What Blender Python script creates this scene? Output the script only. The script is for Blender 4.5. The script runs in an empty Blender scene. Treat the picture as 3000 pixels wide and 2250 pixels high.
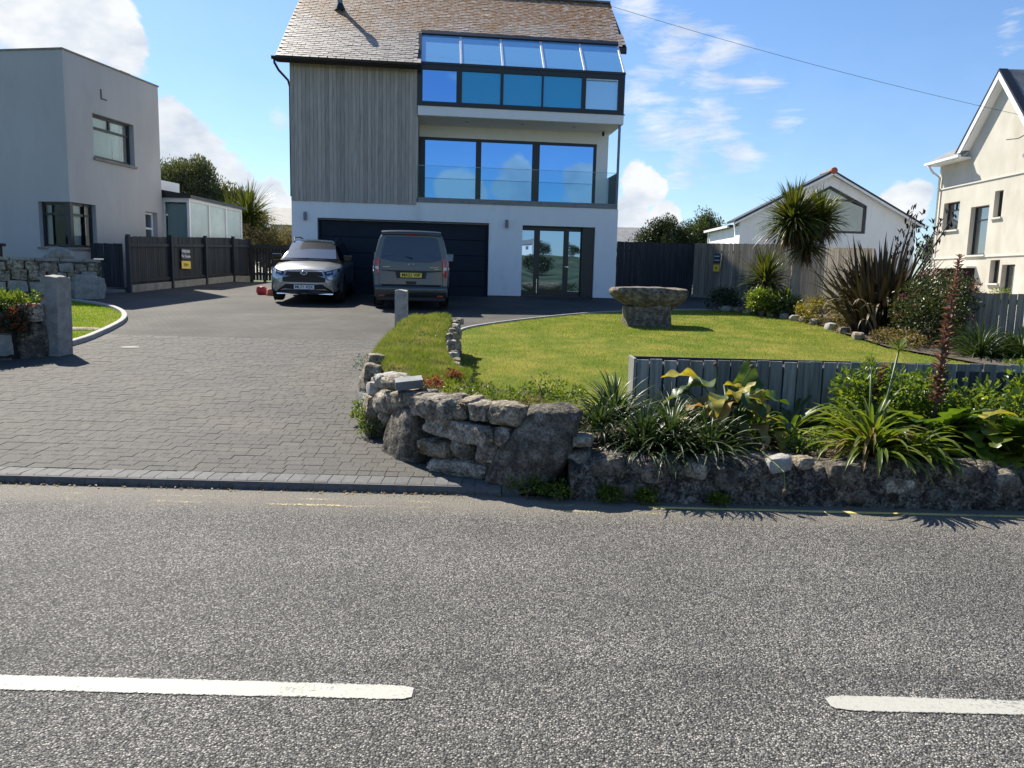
import bpy, bmesh, math, random
import numpy as np
from mathutils import Vector, Matrix, noise

R = math.radians
sin, cos, pi = math.sin, math.cos, math.pi
scene = bpy.context.scene
COL = scene.collection
rng = random.Random(7)
NR = np.random.default_rng(11)

# ------------------------------------------------------------------ camera
cam_data = bpy.data.cameras.new('camera')
cam_data.sensor_width = 36.0
cam_data.lens = 27.0
cam_data.clip_start = 0.05
cam_data.clip_end = 3000.0
cam = bpy.data.objects.new('camera', cam_data)
COL.objects.link(cam)
cam.matrix_world = (Matrix.Translation((0, 0, 1.6)) @ Matrix.Rotation(R(90 - 7.8), 4, 'X')
                    @ Matrix.Rotation(R(1.42), 4, 'Z'))
scene.camera = cam

# ------------------------------------------------------------------ sun and sky
SUN_AZ, SUN_EL = 40.0, 48.0          # degrees left of straight ahead, above the horizon
sun_vec = Vector((-sin(R(SUN_AZ)) * cos(R(SUN_EL)), cos(R(SUN_AZ)) * cos(R(SUN_EL)), sin(R(SUN_EL))))
sd = bpy.data.lights.new('sun', 'SUN')
sd.energy = 4.9
sd.angle = R(0.53)
sd.color = (1.0, 0.93, 0.80)
sun = bpy.data.objects.new('sun', sd)
COL.objects.link(sun)
sun.rotation_euler = (-sun_vec).to_track_quat('-Z', 'Y').to_euler()
sun.location = (-20, 30, 40)

world = bpy.data.worlds.new('World')
scene.world = world
world.use_nodes = True
SKY_STRENGTH = 0.093


def build_world():
    nt = world.node_tree
    N, L = nt.nodes, nt.links
    for n in list(N):
        N.remove(n)

    def nd(t, **kw):
        n = N.new(t)
        for k, v in kw.items():
            setattr(n, k, v)
        return n

    def math_(op, a, b=None, clamp=False):
        n = nd('ShaderNodeMath', operation=op, use_clamp=clamp)
        for i, v in enumerate((a, b)):
            if v is None:
                continue
            if isinstance(v, (int, float)):
                n.inputs[i].default_value = v
            else:
                L.new(v, n.inputs[i])
        return n.outputs[0]

    def rng_(v, a, b, c=0.0, d=1.0):
        n = nd('ShaderNodeMapRange', interpolation_type='SMOOTHSTEP')
        L.new(v, n.inputs[0])
        for i, x in enumerate((a, b, c, d)):
            n.inputs[i + 1].default_value = x
        return n.outputs[0]

    tc = nd('ShaderNodeTexCoord')
    sky = nd('ShaderNodeTexSky', sky_type='NISHITA')
    sky.sun_disc = False
    sky.sun_elevation = R(SUN_EL)
    sky.sun_rotation = R(-SUN_AZ)
    sky.altitude = 20
    sky.air_density = 1.0
    sky.dust_density = 0.5
    sky.ozone_density = 3.5
    hs = nd('ShaderNodeHueSaturation')
    hs.inputs['Saturation'].default_value = 1.10
    hs.inputs['Value'].default_value = 1.0
    L.new(sky.outputs[0], hs.inputs['Color'])
    tint = nd('ShaderNodeVectorMath', operation='MULTIPLY')
    tint.inputs[1].default_value = (0.78, 0.86, 0.95)
    L.new(hs.outputs[0], tint.inputs[0])
    g = tc.outputs['Generated']
    sep = nd('ShaderNodeSeparateXYZ')
    L.new(g, sep.inputs[0])
    z = sep.outputs[2]

    def noise_(scale, vec_scale=(1, 1, 1), detail=8, rough=0.55, loc=(0, 0, 0), dist=0.0):
        m = nd('ShaderNodeMapping')
        m.inputs['Scale'].default_value = vec_scale
        m.inputs['Location'].default_value = loc
        L.new(g, m.inputs[0])
        n = nd('ShaderNodeTexNoise')
        n.inputs['Scale'].default_value = scale
        n.inputs['Detail'].default_value = detail
        n.inputs['Roughness'].default_value = rough
        n.inputs['Distortion'].default_value = dist
        L.new(m.outputs[0], n.inputs['Vector'])
        return n.outputs[0]

    # heaped clouds at these bearings (degrees right of ahead, elevation, half-size)
    heaps = [(-32, 15.6, 5.0), (-28, 15.2, 3.4), (-36, 14, 6), (-30.5, 12.8, 3.0), (-26.3, 14.0, 2.2), (-23.6, 9.4, 2.0), (-22.3, 7.6, 2.6), (-20.2, 6.0, 2.4), (-17.8, 4.6, 2.2), (-16.2, 3.4, 2.6), (-24, 6.5, 3.0), (-20, 3, 3.5),
             (8.6, 7.2, 1.5), (9.6, 6.6, 1.3), (8.3, 4.9, 1.4), (10.8, 4.5, 1.4), (9.5, 3.0, 2.2), (26.0, 5.2, 1.9), (26.9, 6.0, 1.2), (25.2, 4.0, 2.2), (-48, 9, 7), (46, 6, 6), (52, 5, 7),
             (157, 5.6, 2.2), (162.5, 6.6, 1.9), (167.5, 7.2, 2.1), (171.5, 6.0, 2.3), (176, 5.2, 2.5), (186, 4.5, 3.4), (205, 4.0, 6), (135, 4, 7)]
    tot = None
    for az, el, r in heaps:
        d = Vector((sin(R(az)) * cos(R(el)), cos(R(az)) * cos(R(el)), sin(R(el))))
        vm = nd('ShaderNodeVectorMath', operation='DISTANCE')
        vm.inputs[1].default_value = d
        L.new(g, vm.inputs[0])
        b = rng_(vm.outputs['Value'], R(r) * 1.5, R(r) * 0.1)
        tot = b if tot is None else math_('MAXIMUM', tot, b)
    n1 = noise_(11.0, (1, 1, 1.5), 7, 0.6, dist=0.3)
    dens = math_('ADD', tot, math_('MULTIPLY', math_('SUBTRACT', n1, 0.5), 1.9))
    heap = rng_(dens, 0.36, 0.62)
    # high thin cloud, combed out sideways
    wisps = [(10.9, 16.2, 3.6), (14, 15, 3.4), (16.6, 13.7, 3.0), (14.0, 11.1, 3.2), (18.4, 11.0, 2.4), (9.9, 10.6, 3.4), (12, 10.2, 3.0), (15.7, 9.0, 2.4), (12, 8.4, 2.6), (8.6, 13, 3.0), (8.2, 18, 2.6), (31.1, 15.4, 1.8), (-16.8, 10.4, 1.4), (-14, 16, 2), (170, 14, 4), (184, 18, 5), (160, 20, 5)]
    wt = None
    for az, el, r in wisps:
        d = Vector((sin(R(az)) * cos(R(el)), cos(R(az)) * cos(R(el)), sin(R(el))))
        vm = nd('ShaderNodeVectorMath', operation='DISTANCE')
        vm.inputs[1].default_value = d
        L.new(g, vm.inputs[0])
        b = rng_(vm.outputs['Value'], R(r) * 1.4, 0.0)
        wt = b if wt is None else math_('MAXIMUM', wt, b)
    n2 = noise_(9.0, (1.0, 1.0, 5.2), 7, 0.68, (0.3, 0.0, 0.45), 0.5)
    wis = rng_(math_('ADD', math_('MULTIPLY', wt, 0.42), n2), 0.70, 1.06)
    wis = math_('MULTIPLY', wis, 0.8)
    # faint milky veil over the whole sky, stronger low down
    veil = math_('MULTIPLY', rng_(z, 0.5, 0.0), 0.10)
    allc = math_('MAXIMUM', math_('MAXIMUM', heap, wis), veil)
    shade = noise_(17.0, (1, 1, 1.7), 4, 0.55, (2.3, 0.7, 0.2))
    cr = nd('ShaderNodeValToRGB')
    cr.color_ramp.elements[0].position = 0.32
    cr.color_ramp.elements[0].color = (3.7, 4.15, 4.8, 1)
    cr.color_ramp.elements[1].position = 0.62
    cr.color_ramp.elements[1].color = (5.5, 5.65, 5.8, 1)
    L.new(shade, cr.inputs[0])
    mx = nd('ShaderNodeMix', data_type='RGBA')
    L.new(allc, mx.inputs[0])
    L.new(tint.outputs[0], mx.inputs[6])
    L.new(cr.outputs[0], mx.inputs[7])
    bg = nd('ShaderNodeBackground')
    bg.inputs[1].default_value = SKY_STRENGTH
    L.new(mx.outputs[2], bg.inputs[0])
    out = nd('ShaderNodeOutputWorld')
    L.new(bg.outputs[0], out.inputs[0])


build_world()
vs = scene.view_settings
vs.view_transform = 'Standard'
vs.look = 'None'
vs.exposure = 0.92
vs.gamma = 1.0
vs.use_curve_mapping = False
scene.render.engine = 'CYCLES'
scene.render.resolution_x, scene.render.resolution_y = 1024, 768


# ------------------------------------------------------------------ tagging and mesh helpers
def tag(o, label=None, cat=None, group=None, kind=None):
    if label:
        o['label'] = label
    if cat:
        o['category'] = cat
    if group:
        o['group'] = group
    if kind:
        o['kind'] = kind
    return o


def empty(name, loc=(0, 0, 0), rz=0.0, label=None, cat=None, group=None):
    o = bpy.data.objects.new(name, None)
    o.empty_display_size = 0.2
    COL.objects.link(o)
    o.location = loc
    o.rotation_euler = (0, 0, rz)
    return tag(o, label, cat, group)


def link(name, me, mat=None, parent=None, loc=None):
    o = bpy.data.objects.new(name, me)
    COL.objects.link(o)
    if mat is not None and len(me.materials) == 0:
        me.materials.append(mat)
    if parent is not None:
        o.parent = parent
    if loc is not None:
        o.location = loc
    return o


class MB:
    """collects faces for one mesh object"""

    def __init__(s):
        s.v, s.f = [], []

    def add(s, vs, fs):
        b = len(s.v)
        s.v.extend([tuple(p) for p in vs])
        s.f.extend([tuple(b + i for i in f) for f in fs])
        return s

    def box(s, x0, x1, y0, y1, z0, z1, M=None):
        vs = [(x0, y0, z0), (x1, y0, z0), (x1, y1, z0), (x0, y1, z0), (x0, y0, z1), (x1, y0, z1), (x1, y1, z1), (x0, y1, z1)]
        if M is not None:
            vs = [M @ Vector(p) for p in vs]
        return s.add(vs, [(3, 2, 1, 0), (4, 5, 6, 7), (0, 1, 5, 4), (1, 2, 6, 5), (2, 3, 7, 6), (3, 0, 4, 7)])

    def prism(s, pts, ext):
        """closed solid from a planar polygon swept along ext"""
        n = len(pts)
        e = Vector(ext)
        vs = [Vector(p) for p in pts] + [Vector(p) + e for p in pts]
        fs = [tuple(range(n))[::-1], tuple(range(n, 2 * n))]
        for i in range(n):
            j = (i + 1) % n
            fs.append((i, j, n + j, n + i))
        return s.add(vs, fs)

    def tube(s, pts, r, n=8, cap=True):
        pts = [Vector(p) for p in pts]
        rs = r if isinstance(r, (list, tuple)) else [r] * len(pts)
        rings = []
        for i, p in enumerate(pts):
            t = (pts[min(i + 1, len(pts) - 1)] - pts[max(i - 1, 0)]).normalized()
            a = t.cross(Vector((0, 0, 1)))
            if a.length < 1e-3:
                a = Vector((1, 0, 0))
            a.normalize()
            b = t.cross(a).normalized()
            rings.append([p + (a * cos(2 * pi * k / n) + b * sin(2 * pi * k / n)) * rs[i] for k in range(n)])
        vs = [q for rr in rings for q in rr]
        fs = []
        for i in range(len(pts) - 1):
            for k in range(n):
                k2 = (k + 1) % n
                fs.append((i * n + k, i * n + k2, (i + 1) * n + k2, (i + 1) * n + k))
        if cap:
            fs.append(tuple(range(n))[::-1])
            fs.append(tuple((len(pts) - 1) * n + k for k in range(n)))
        return s.add(vs, fs)

    def lathe(s, prof, n=24, M=None):
        """prof: (radius, height) pairs about local z"""
        vs, fs = [], []
        for r, h in prof:
            for k in range(n):
                p = Vector((r * cos(2 * pi * k / n), r * sin(2 * pi * k / n), h))
                vs.append(M @ p if M is not None else p)
        for i in range(len(prof) - 1):
            for k in range(n):
                k2 = (k + 1) % n
                fs.append((i * n + k, i * n + k2, (i + 1) * n + k2, (i + 1) * n + k))
        return s.add(vs, fs)

    def loft(s, rings, closed=True, cap=True):
        n = len(rings[0])
        vs = [p for r in rings for p in r]
        fs = []
        for i in range(len(rings) - 1):
            for k in range(n if closed else n - 1):
                k2 = (k + 1) % n
                fs.append((i * n + k, i * n + k2, (i + 1) * n + k2, (i + 1) * n + k))
        if cap:
            fs.append(tuple(range(n))[::-1])
            fs.append(tuple((len(rings) - 1) * n + k for k in range(n)))
        return s.add(vs, fs)

    def mesh(s, name, smooth=False, bevel=0.0, sharp=None, seg=1):
        me = bpy.data.meshes.new(name)
        me.from_pydata(s.v, [], s.f)
        bm = bmesh.new()
        bm.from_mesh(me)
        bmesh.ops.recalc_face_normals(bm, faces=bm.faces)
        if bevel > 0:
            bmesh.ops.bevel(bm, geom=list(bm.edges), offset=bevel, segments=seg, affect='EDGES', profile=0.6, clamp_overlap=True)
        bm.to_mesh(me)
        bm.free()
        if smooth:
            me.shade_smooth()
            if sharp:
                me.set_sharp_from_angle(angle=R(sharp))
        me.update()
        return me

    def build(s, name, mat, parent=None, smooth=False, bevel=0.0, sharp=None, seg=1):
        return link(name, s.mesh(name, smooth, bevel, sharp, seg), mat, parent)


def bx(name, mat, parent, x0, x1, y0, y1, z0, z1, bevel=0.0):
    return MB().box(x0, x1, y0, y1, z0, z1).build(name, mat, parent, bevel=bevel)


def fast(name, V, F, mat, parent=None, smooth=False):
    """numpy mesh: V (n,3), F (m,k)"""
    V = np.asarray(V, dtype=np.float32)
    F = np.asarray(F, dtype=np.int32)
    me = bpy.data.meshes.new(name)
    me.vertices.add(len(V))
    me.vertices.foreach_set('co', V.ravel())
    k = F.shape[1]
    me.loops.add(F.size)
    me.loops.foreach_set('vertex_index', F.ravel())
    me.polygons.add(len(F))
    me.polygons.foreach_set('loop_start', np.arange(0, F.size, k, dtype=np.int32))
    me.update(calc_edges=True)
    me.validate()
    if smooth:
        me.shade_smooth()
    return link(name, me, mat, parent)


def inside(poly, x, y):
    c = False
    n = len(poly)
    for i in range(n):
        x0, y0 = poly[i]
        x1, y1 = poly[(i + 1) % n]
        if (y0 > y) != (y1 > y) and x < (x1 - x0) * (y - y0) / (y1 - y0) + x0:
            c = not c
    return c


def inside_np(poly, X, Y):
    c = np.zeros(X.shape, bool)
    n = len(poly)
    for i in range(n):
        x0, y0 = poly[i]
        x1, y1 = poly[(i + 1) % n]
        if y0 == y1:
            continue
        t = ((y0 > Y) != (y1 > Y)) & (X < (x1 - x0) * (Y - y0) / (y1 - y0) + x0)
        c ^= t
    return c


def gz(y):
    """height of the made ground: road, then the drive and gardens rising to the house"""
    if y <= 5.55:
        return 0.0
    if y <= 5.77:
        return 0.07
    return 0.07 + 0.048 * (min(y, 30.0) - 5.77)


def gz_np(Y):
    return np.where(Y <= 5.55, 0.0, np.where(Y <= 5.77, 0.07, 0.07 + 0.048 * (np.minimum(Y, 30.0) - 5.77)))


# ------------------------------------------------------------------ materials
def _nt(name):
    m = bpy.data.materials.new(name)
    m.use_nodes = True
    nt = m.node_tree
    b = nt.nodes['Principled BSDF']
    return m, nt, nt.nodes, nt.links, b


def pmat(name, c1, c2=None, scale=6.0, rough=0.7, bump=0.0, bscale=None, vec=(1, 1, 1), rnd=0.0, island=0.0,
         metallic=0.0, spec=0.5, detail=5.0, lo=0.35, hi=0.65, coat=0.0, c3=None, s3=2.0, lo3=0.55, hi3=0.7, bdist=0.01, fine=0.0, fmul=14.0):
    """two-tone noise paint with optional third patchy tone (lichen, dirt), random value per object or per loose piece"""
    m, nt, N, L, b = _nt(name)
    c2 = c2 or c1
    tc = N.new('ShaderNodeTexCoord')
    mp = N.new('ShaderNodeMapping')
    mp.inputs['Scale'].default_value = vec
    L.new(tc.outputs['Object'], mp.inputs[0])
    oi = N.new('ShaderNodeObjectInfo')
    w = N.new('ShaderNodeMath')
    w.operation = 'MULTIPLY'
    w.inputs[1].default_value = 40.0
    L.new(oi.outputs['Random'], w.inputs[0])

    def nz(sc, det=detail, rgh=0.6):
        n = N.new('ShaderNodeTexNoise')
        n.noise_dimensions = '4D'
        n.inputs['Scale'].default_value = sc
        n.inputs['Detail'].default_value = det
        n.inputs['Roughness'].default_value = rgh
        L.new(mp.outputs[0], n.inputs['Vector'])
        L.new(w.outputs[0], n.inputs['W'])
        return n

    n = nz(scale)
    mr = N.new('ShaderNodeMapRange')
    mr.inputs[1].default_value = lo
    mr.inputs[2].default_value = hi
    L.new(n.outputs[0], mr.inputs[0])
    mx = N.new('ShaderNodeMix')
    mx.data_type = 'RGBA'
    mx.inputs[6].default_value = (*c1, 1)
    mx.inputs[7].default_value = (*c2, 1)
    L.new(mr.outputs[0], mx.inputs[0])
    col = mx.outputs[2]
    if c3:
        n3 = nz(s3, 6, 0.65)
        r3 = N.new('ShaderNodeMapRange')
        r3.inputs[1].default_value = lo3
        r3.inputs[2].default_value = hi3
        L.new(n3.outputs[0], r3.inputs[0])
        m3 = N.new('ShaderNodeMix')
        m3.data_type = 'RGBA'
        m3.inputs[7].default_value = (*c3, 1)
        L.new(r3.outputs[0], m3.inputs[0])
        L.new(col, m3.inputs[6])
        col = m3.outputs[2]
    if fine > 0:
        nf = nz(scale * fmul, 2, 0.5)
        rf = N.new('ShaderNodeMapRange')
        rf.inputs[1].default_value = 0.3
        rf.inputs[2].default_value = 0.7
        rf.inputs[3].default_value = 1 - fine
        rf.inputs[4].default_value = 1 + fine
        L.new(nf.outputs[0], rf.inputs[0])
        vm = N.new('ShaderNodeVectorMath')
        vm.operation = 'SCALE'
        L.new(col, vm.inputs[0])
        L.new(rf.outputs[0], vm.inputs[3])
        col = vm.outputs[0]
    for amt, src in ((rnd, oi.outputs['Random']), (island, None)):
        if amt <= 0:
            continue
        if src is None:
            g = N.new('ShaderNodeNewGeometry')
            src = g.outputs['Random Per Island']
        rr = N.new('ShaderNodeMapRange')
        rr.inputs[3].default_value = 1 - amt
        rr.inputs[4].default_value = 1 + amt
        L.new(src, rr.inputs[0])
        vm = N.new('ShaderNodeVectorMath')
        vm.operation = 'SCALE'
        L.new(col, vm.inputs[0])
        L.new(rr.outputs[0], vm.inputs[3])
        col = vm.outputs[0]
    L.new(col, b.inputs['Base Color'])
    b.inputs['Roughness'].default_value = rough
    b.inputs['Metallic'].default_value = metallic
    b.inputs['Specular IOR Level'].default_value = spec
    b.inputs['Coat Weight'].default_value = coat
    b.inputs['Coat Roughness'].default_value = 0.05
    if bump > 0:
        nb = nz(bscale or scale * 3, 8, 0.65)
        bp = N.new('ShaderNodeBump')
        bp.inputs['Strength'].default_value = bump
        bp.inputs['Distance'].default_value = bdist
        L.new(nb.outputs[0], bp.inputs['Height'])
        L.new(bp.outputs[0], b.inputs['Normal'])
    return m


def leafmat(name, c1, c2, trans=0.4, rough=0.45, tcol=None, spec=0.4, patch=None, pscale=0.8):
    m, nt, N, L, b = _nt(name)
    g = N.new('ShaderNodeNewGeometry')
    mx = N.new('ShaderNodeMix')
    mx.data_type = 'RGBA'
    mx.inputs[6].default_value = (*c1, 1)
    mx.inputs[7].default_value = (*c2, 1)
    L.new(g.outputs['Random Per Island'], mx.inputs[0])
    tc = N.new('ShaderNodeTexCoord')
    nz = N.new('ShaderNodeTexNoise')
    nz.inputs['Scale'].default_value = 22
    L.new(tc.outputs['Object'], nz.inputs['Vector'])
    rr = N.new('ShaderNodeMapRange')
    rr.inputs[1].default_value = 0.3
    rr.inputs[2].default_value = 0.7
    rr.inputs[3].default_value = 0.8
    rr.inputs[4].default_value = 1.2
    L.new(nz.outputs[0], rr.inputs[0])
    vm = N.new('ShaderNodeVectorMath')
    vm.operation = 'SCALE'
    cc = mx.outputs[2]
    if patch:
        pn = N.new('ShaderNodeTexNoise')
        pn.inputs['Scale'].default_value = pscale
        pn.inputs['Detail'].default_value = 5
        pn.inputs['Roughness'].default_value = 0.65
        L.new(tc.outputs['Object'], pn.inputs['Vector'])
        pr = N.new('ShaderNodeMapRange')
        pr.inputs[1].default_value = 0.46
        pr.inputs[2].default_value = 0.68
        pr.inputs[4].default_value = 0.85
        L.new(pn.outputs[0], pr.inputs[0])
        pm_ = N.new('ShaderNodeMix')
        pm_.data_type = 'RGBA'
        pm_.inputs[7].default_value = (*patch, 1)
        L.new(pr.outputs[0], pm_.inputs[0])
        L.new(cc, pm_.inputs[6])
        cc = pm_.outputs[2]
    L.new(cc, vm.inputs[0])
    L.new(rr.outputs[0], vm.inputs[3])
    L.new(vm.outputs[0], b.inputs['Base Color'])
    b.inputs['Roughness'].default_value = rough
    b.inputs['Specular IOR Level'].default_value = spec
    t = N.new('ShaderNodeBsdfTranslucent')
    tv = N.new('ShaderNodeVectorMath')
    tv.operation = 'MULTIPLY'
    tv.inputs[1].default_value = tcol or (1.6, 1.5, 0.6)
    L.new(vm.outputs[0], tv.inputs[0])
    L.new(tv.outputs[0], t.inputs[0])
    ms = N.new('ShaderNodeMixShader')
    ms.inputs[0].default_value = trans
    L.new(b.outputs[0], ms.inputs[1])
    L.new(t.outputs[0], ms.inputs[2])
    L.new(ms.outputs[0], N['Material Output'].inputs[0])
    return m


def asphalt_mat():
    m, nt, N, L, b = _nt('worn chipped asphalt')
    tc = N.new('ShaderNodeTexCoord')
    mp = N.new('ShaderNodeMapping')
    L.new(tc.outputs['Object'], mp.inputs[0])
    v = N.new('ShaderNodeTexVoronoi')
    v.inputs['Scale'].default_value = 128
    v.inputs['Randomness'].default_value = 1.0
    L.new(mp.outputs[0], v.inputs['Vector'])
    sp = N.new('ShaderNodeSeparateColor')
    L.new(v.outputs['Color'], sp.inputs[0])
    cr = N.new('ShaderNodeValToRGB')
    e = cr.color_ramp.elements
    e[0].position = 0.0
    e[0].color = (0.060, 0.058, 0.054, 1)
    e[1].position = 1.0
    e[1].color = (0.52, 0.485, 0.43, 1)
    for p, c in ((0.30, (0.112, 0.107, 0.099)), (0.60, (0.185, 0.176, 0.162)), (0.84, (0.30, 0.284, 0.26))):
        k = e.new(p)
        k.color = (*c, 1)
    L.new(sp.outputs[0], cr.inputs[0])
    # backlit shade in the gaps between the chips, painted into the colour
    pit = N.new('ShaderNodeMapRange')
    pit.inputs[1].default_value = 0.30
    pit.inputs[2].default_value = 0.78
    pit.inputs[3].default_value = 1.0
    pit.inputs[4].default_value = 0.16
    L.new(v.outputs['Distance'], pit.inputs[0])
    big = N.new('ShaderNodeTexNoise')
    big.inputs['Scale'].default_value = 0.9
    big.inputs['Detail'].default_value = 5
    L.new(mp.outputs[0], big.inputs['Vector'])
    br = N.new('ShaderNodeMapRange')
    br.inputs[1].default_value = 0.3
    br.inputs[2].default_value = 0.7
    br.inputs[3].default_value = 0.82
    br.inputs[4].default_value = 1.18
    L.new(big.outputs[0], br.inputs[0])
    # wheel-polished bands and the tired joint beside the centre line
    mp2 = N.new('ShaderNodeMapping')
    mp2.inputs['Scale'].default_value = (0.12, 1.5, 1.0)
    L.new(tc.outputs['Object'], mp2.inputs[0])
    bn = N.new('ShaderNodeTexNoise')
    bn.inputs['Scale'].default_value = 1.0
    bn.inputs['Detail'].default_value = 4
    L.new(mp2.outputs[0], bn.inputs['Vector'])
    bb = N.new('ShaderNodeMapRange')
    bb.inputs[1].default_value = 0.3
    bb.inputs[2].default_value = 0.7
    bb.inputs[3].default_value = 0.90
    bb.inputs[4].default_value = 1.10
    L.new(bn.outputs[0], bb.inputs[0])
    sj = N.new('ShaderNodeSeparateXYZ')
    L.new(tc.outputs['Object'], sj.inputs[0])
    jn = N.new('ShaderNodeTexNoise')
    jn.inputs['Scale'].default_value = 2.6
    jn.inputs['Detail'].default_value = 7
    L.new(mp.outputs[0], jn.inputs['Vector'])
    jy = N.new('ShaderNodeMath')
    jy.operation = 'MULTIPLY_ADD'
    jy.inputs[1].default_value = 0.35
    L.new(jn.outputs[0], jy.inputs[0])
    L.new(sj.outputs[1], jy.inputs[2])
    jd = N.new('ShaderNodeMath')
    jd.operation = 'SUBTRACT'
    jd.inputs[1].default_value = 3.17
    L.new(jy.outputs[0], jd.inputs[0])
    ja = N.new('ShaderNodeMath')
    ja.operation = 'ABSOLUTE'
    L.new(jd.outputs[0], ja.inputs[0])
    jr = N.new('ShaderNodeMapRange')
    jr.inputs[1].default_value = 0.02
    jr.inputs[2].default_value = 0.12
    jr.inputs[3].default_value = 0.82
    jr.inputs[4].default_value = 1.0
    L.new(ja.outputs[0], jr.inputs[0])
    m0 = N.new('ShaderNodeMath')
    m0.operation = 'MULTIPLY'
    L.new(bb.outputs[0], m0.inputs[0])
    L.new(jr.outputs[0], m0.inputs[1])
    m1 = N.new('ShaderNodeMath')
    m1.operation = 'MULTIPLY'
    L.new(m0.outputs[0], m1.inputs[0])
    L.new(br.outputs[0], m1.inputs[1])
    mu = N.new('ShaderNodeMath')
    mu.operation = 'MULTIPLY'
    L.new(pit.outputs[0], mu.inputs[0])
    L.new(m1.outputs[0], mu.inputs[1])
    vm = N.new('ShaderNodeVectorMath')
    vm.operation = 'SCALE'
    L.new(cr.outputs[0], vm.inputs[0])
    L.new(mu.outputs[0], vm.inputs[3])
    # washed-in grit along the gutter
    sx = N.new('ShaderNodeSeparateXYZ')
    L.new(tc.outputs['Object'], sx.inputs[0])
    gn = N.new('ShaderNodeTexNoise')
    gn.inputs['Scale'].default_value = 3.5
    gn.inputs['Detail'].default_value = 7
    L.new(mp.outputs[0], gn.inputs['Vector'])
    ga = N.new('ShaderNodeMath')
    ga.operation = 'MULTIPLY_ADD'
    ga.inputs[1].default_value = 0.35
    L.new(gn.outputs[0], ga.inputs[0])
    L.new(sx.outputs[1], ga.inputs[2])
    gr = N.new('ShaderNodeMapRange')
    gr.inputs[1].default_value = 5.12
    gr.inputs[2].default_value = 5.5
    gr.inputs[4].default_value = 0.72
    L.new(ga.outputs[0], gr.inputs[0])
    fn = N.new('ShaderNodeTexNoise')
    fn.inputs['Scale'].default_value = 160
    fn.inputs['Detail'].default_value = 3
    L.new(mp.outputs[0], fn.inputs['Vector'])
    fr = N.new('ShaderNodeValToRGB')
    fr.color_ramp.elements[0].position = 0.3
    fr.color_ramp.elements[0].color = (0.14, 0.125, 0.10, 1)
    fr.color_ramp.elements[1].position = 0.7
    fr.color_ramp.elements[1].color = (0.29, 0.262, 0.215, 1)
    L.new(fn.outputs[0], fr.inputs[0])
    mg = N.new('ShaderNodeMix')
    mg.data_type = 'RGBA'
    L.new(gr.outputs[0], mg.inputs[0])
    L.new(vm.outputs[0], mg.inputs[6])
    L.new(fr.outputs[0], mg.inputs[7])
    L.new(mg.outputs[2], b.inputs['Base Color'])
    b.inputs['Roughness'].default_value = 0.66
    b.inputs['Specular IOR Level'].default_value = 0.3
    inv = N.new('ShaderNodeMath')
    inv.operation = 'SUBTRACT'
    inv.inputs[0].default_value = 1.0
    L.new(v.outputs['Distance'], inv.inputs[1])
    # chips lie at different heights
    ad = N.new('ShaderNodeMath')
    ad.operation = 'MULTIPLY_ADD'
    ad.inputs[1].default_value = 0.8
    L.new(sp.outputs[1], ad.inputs[0])
    L.new(inv.outputs[0], ad.inputs[2])
    bp = N.new('ShaderNodeBump')
    bp.inputs['Strength'].default_value = 0.9
    bp.inputs['Distance'].default_value = 0.008
    L.new(ad.outputs[0], bp.inputs['Height'])
    L.new(bp.outputs[0], b.inputs['Normal'])
    return m


def paint_line_mat(name, col, lo, hi):
    """road paint that has worn away in places (transparent where it is gone)"""
    m, nt, N, L, b = _nt(name)
    tc = N.new('ShaderNodeTexCoord')
    n = N.new('ShaderNodeTexNoise')
    n.inputs['Scale'].default_value = 75
    n.inputs['Detail'].default_value = 5
    n.inputs['Roughness'].default_value = 0.72
    L.new(tc.outputs['Object'], n.inputs['Vector'])
    n2 = N.new('ShaderNodeTexNoise')
    n2.inputs['Scale'].default_value = 2.2
    n2.inputs['Detail'].default_value = 4
    L.new(tc.outputs['Object'], n2.inputs['Vector'])
    a = N.new('ShaderNodeMath')
    a.operation = 'MULTIPLY_ADD'
    a.inputs[1].default_value = 0.9
    L.new(n2.outputs[0], a.inputs[0])
    L.new(n.outputs[0], a.inputs[2])
    # thinner towards the long edges (generated y runs across the stripe)
    sp = N.new('ShaderNodeSeparateXYZ')
    L.new(tc.outputs['Generated'], sp.inputs[0])
    e1 = N.new('ShaderNodeMath')
    e1.operation = 'SUBTRACT'
    e1.inputs[1].default_value = 0.5
    L.new(sp.outputs[1], e1.inputs[0])
    e2 = N.new('ShaderNodeMath')
    e2.operation = 'ABSOLUTE'
    L.new(e1.outputs[0], e2.inputs[0])
    e3 = N.new('ShaderNodeMapRange')
    e3.inputs[1].default_value = 0.33
    e3.inputs[2].default_value = 0.5
    e3.inputs[4].default_value = 0.62
    L.new(e2.outputs[0], e3.inputs[0])
    s = N.new('ShaderNodeMath')
    s.operation = 'SUBTRACT'
    L.new(a.outputs[0], s.inputs[0])
    L.new(e3.outputs[0], s.inputs[1])
    r = N.new('ShaderNodeMapRange')
    r.inputs[1].default_value = lo
    r.inputs[2].default_value = hi
    L.new(s.outputs[0], r.inputs[0])
    L.new(r.outputs[0], b.inputs['Alpha'])
    c = N.new('ShaderNodeMix')
    c.data_type = 'RGBA'
    c.inputs[6].default_value = (*[x * 0.6 for x in col], 1)
    c.inputs[7].default_value = (*col, 1)
    L.new(n.outputs[0], c.inputs[0])
    L.new(c.outputs[2], b.inputs['Base Color'])
    b.inputs['Roughness'].default_value = 0.6
    bp = N.new('ShaderNodeBump')
    bp.inputs['Strength'].default_value = 0.4
    bp.inputs['Distance'].default_value = 0.004
    L.new(n.outputs[0], bp.inputs['Height'])
    L.new(bp.outputs[0], b.inputs['Normal'])
    return m


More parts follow.
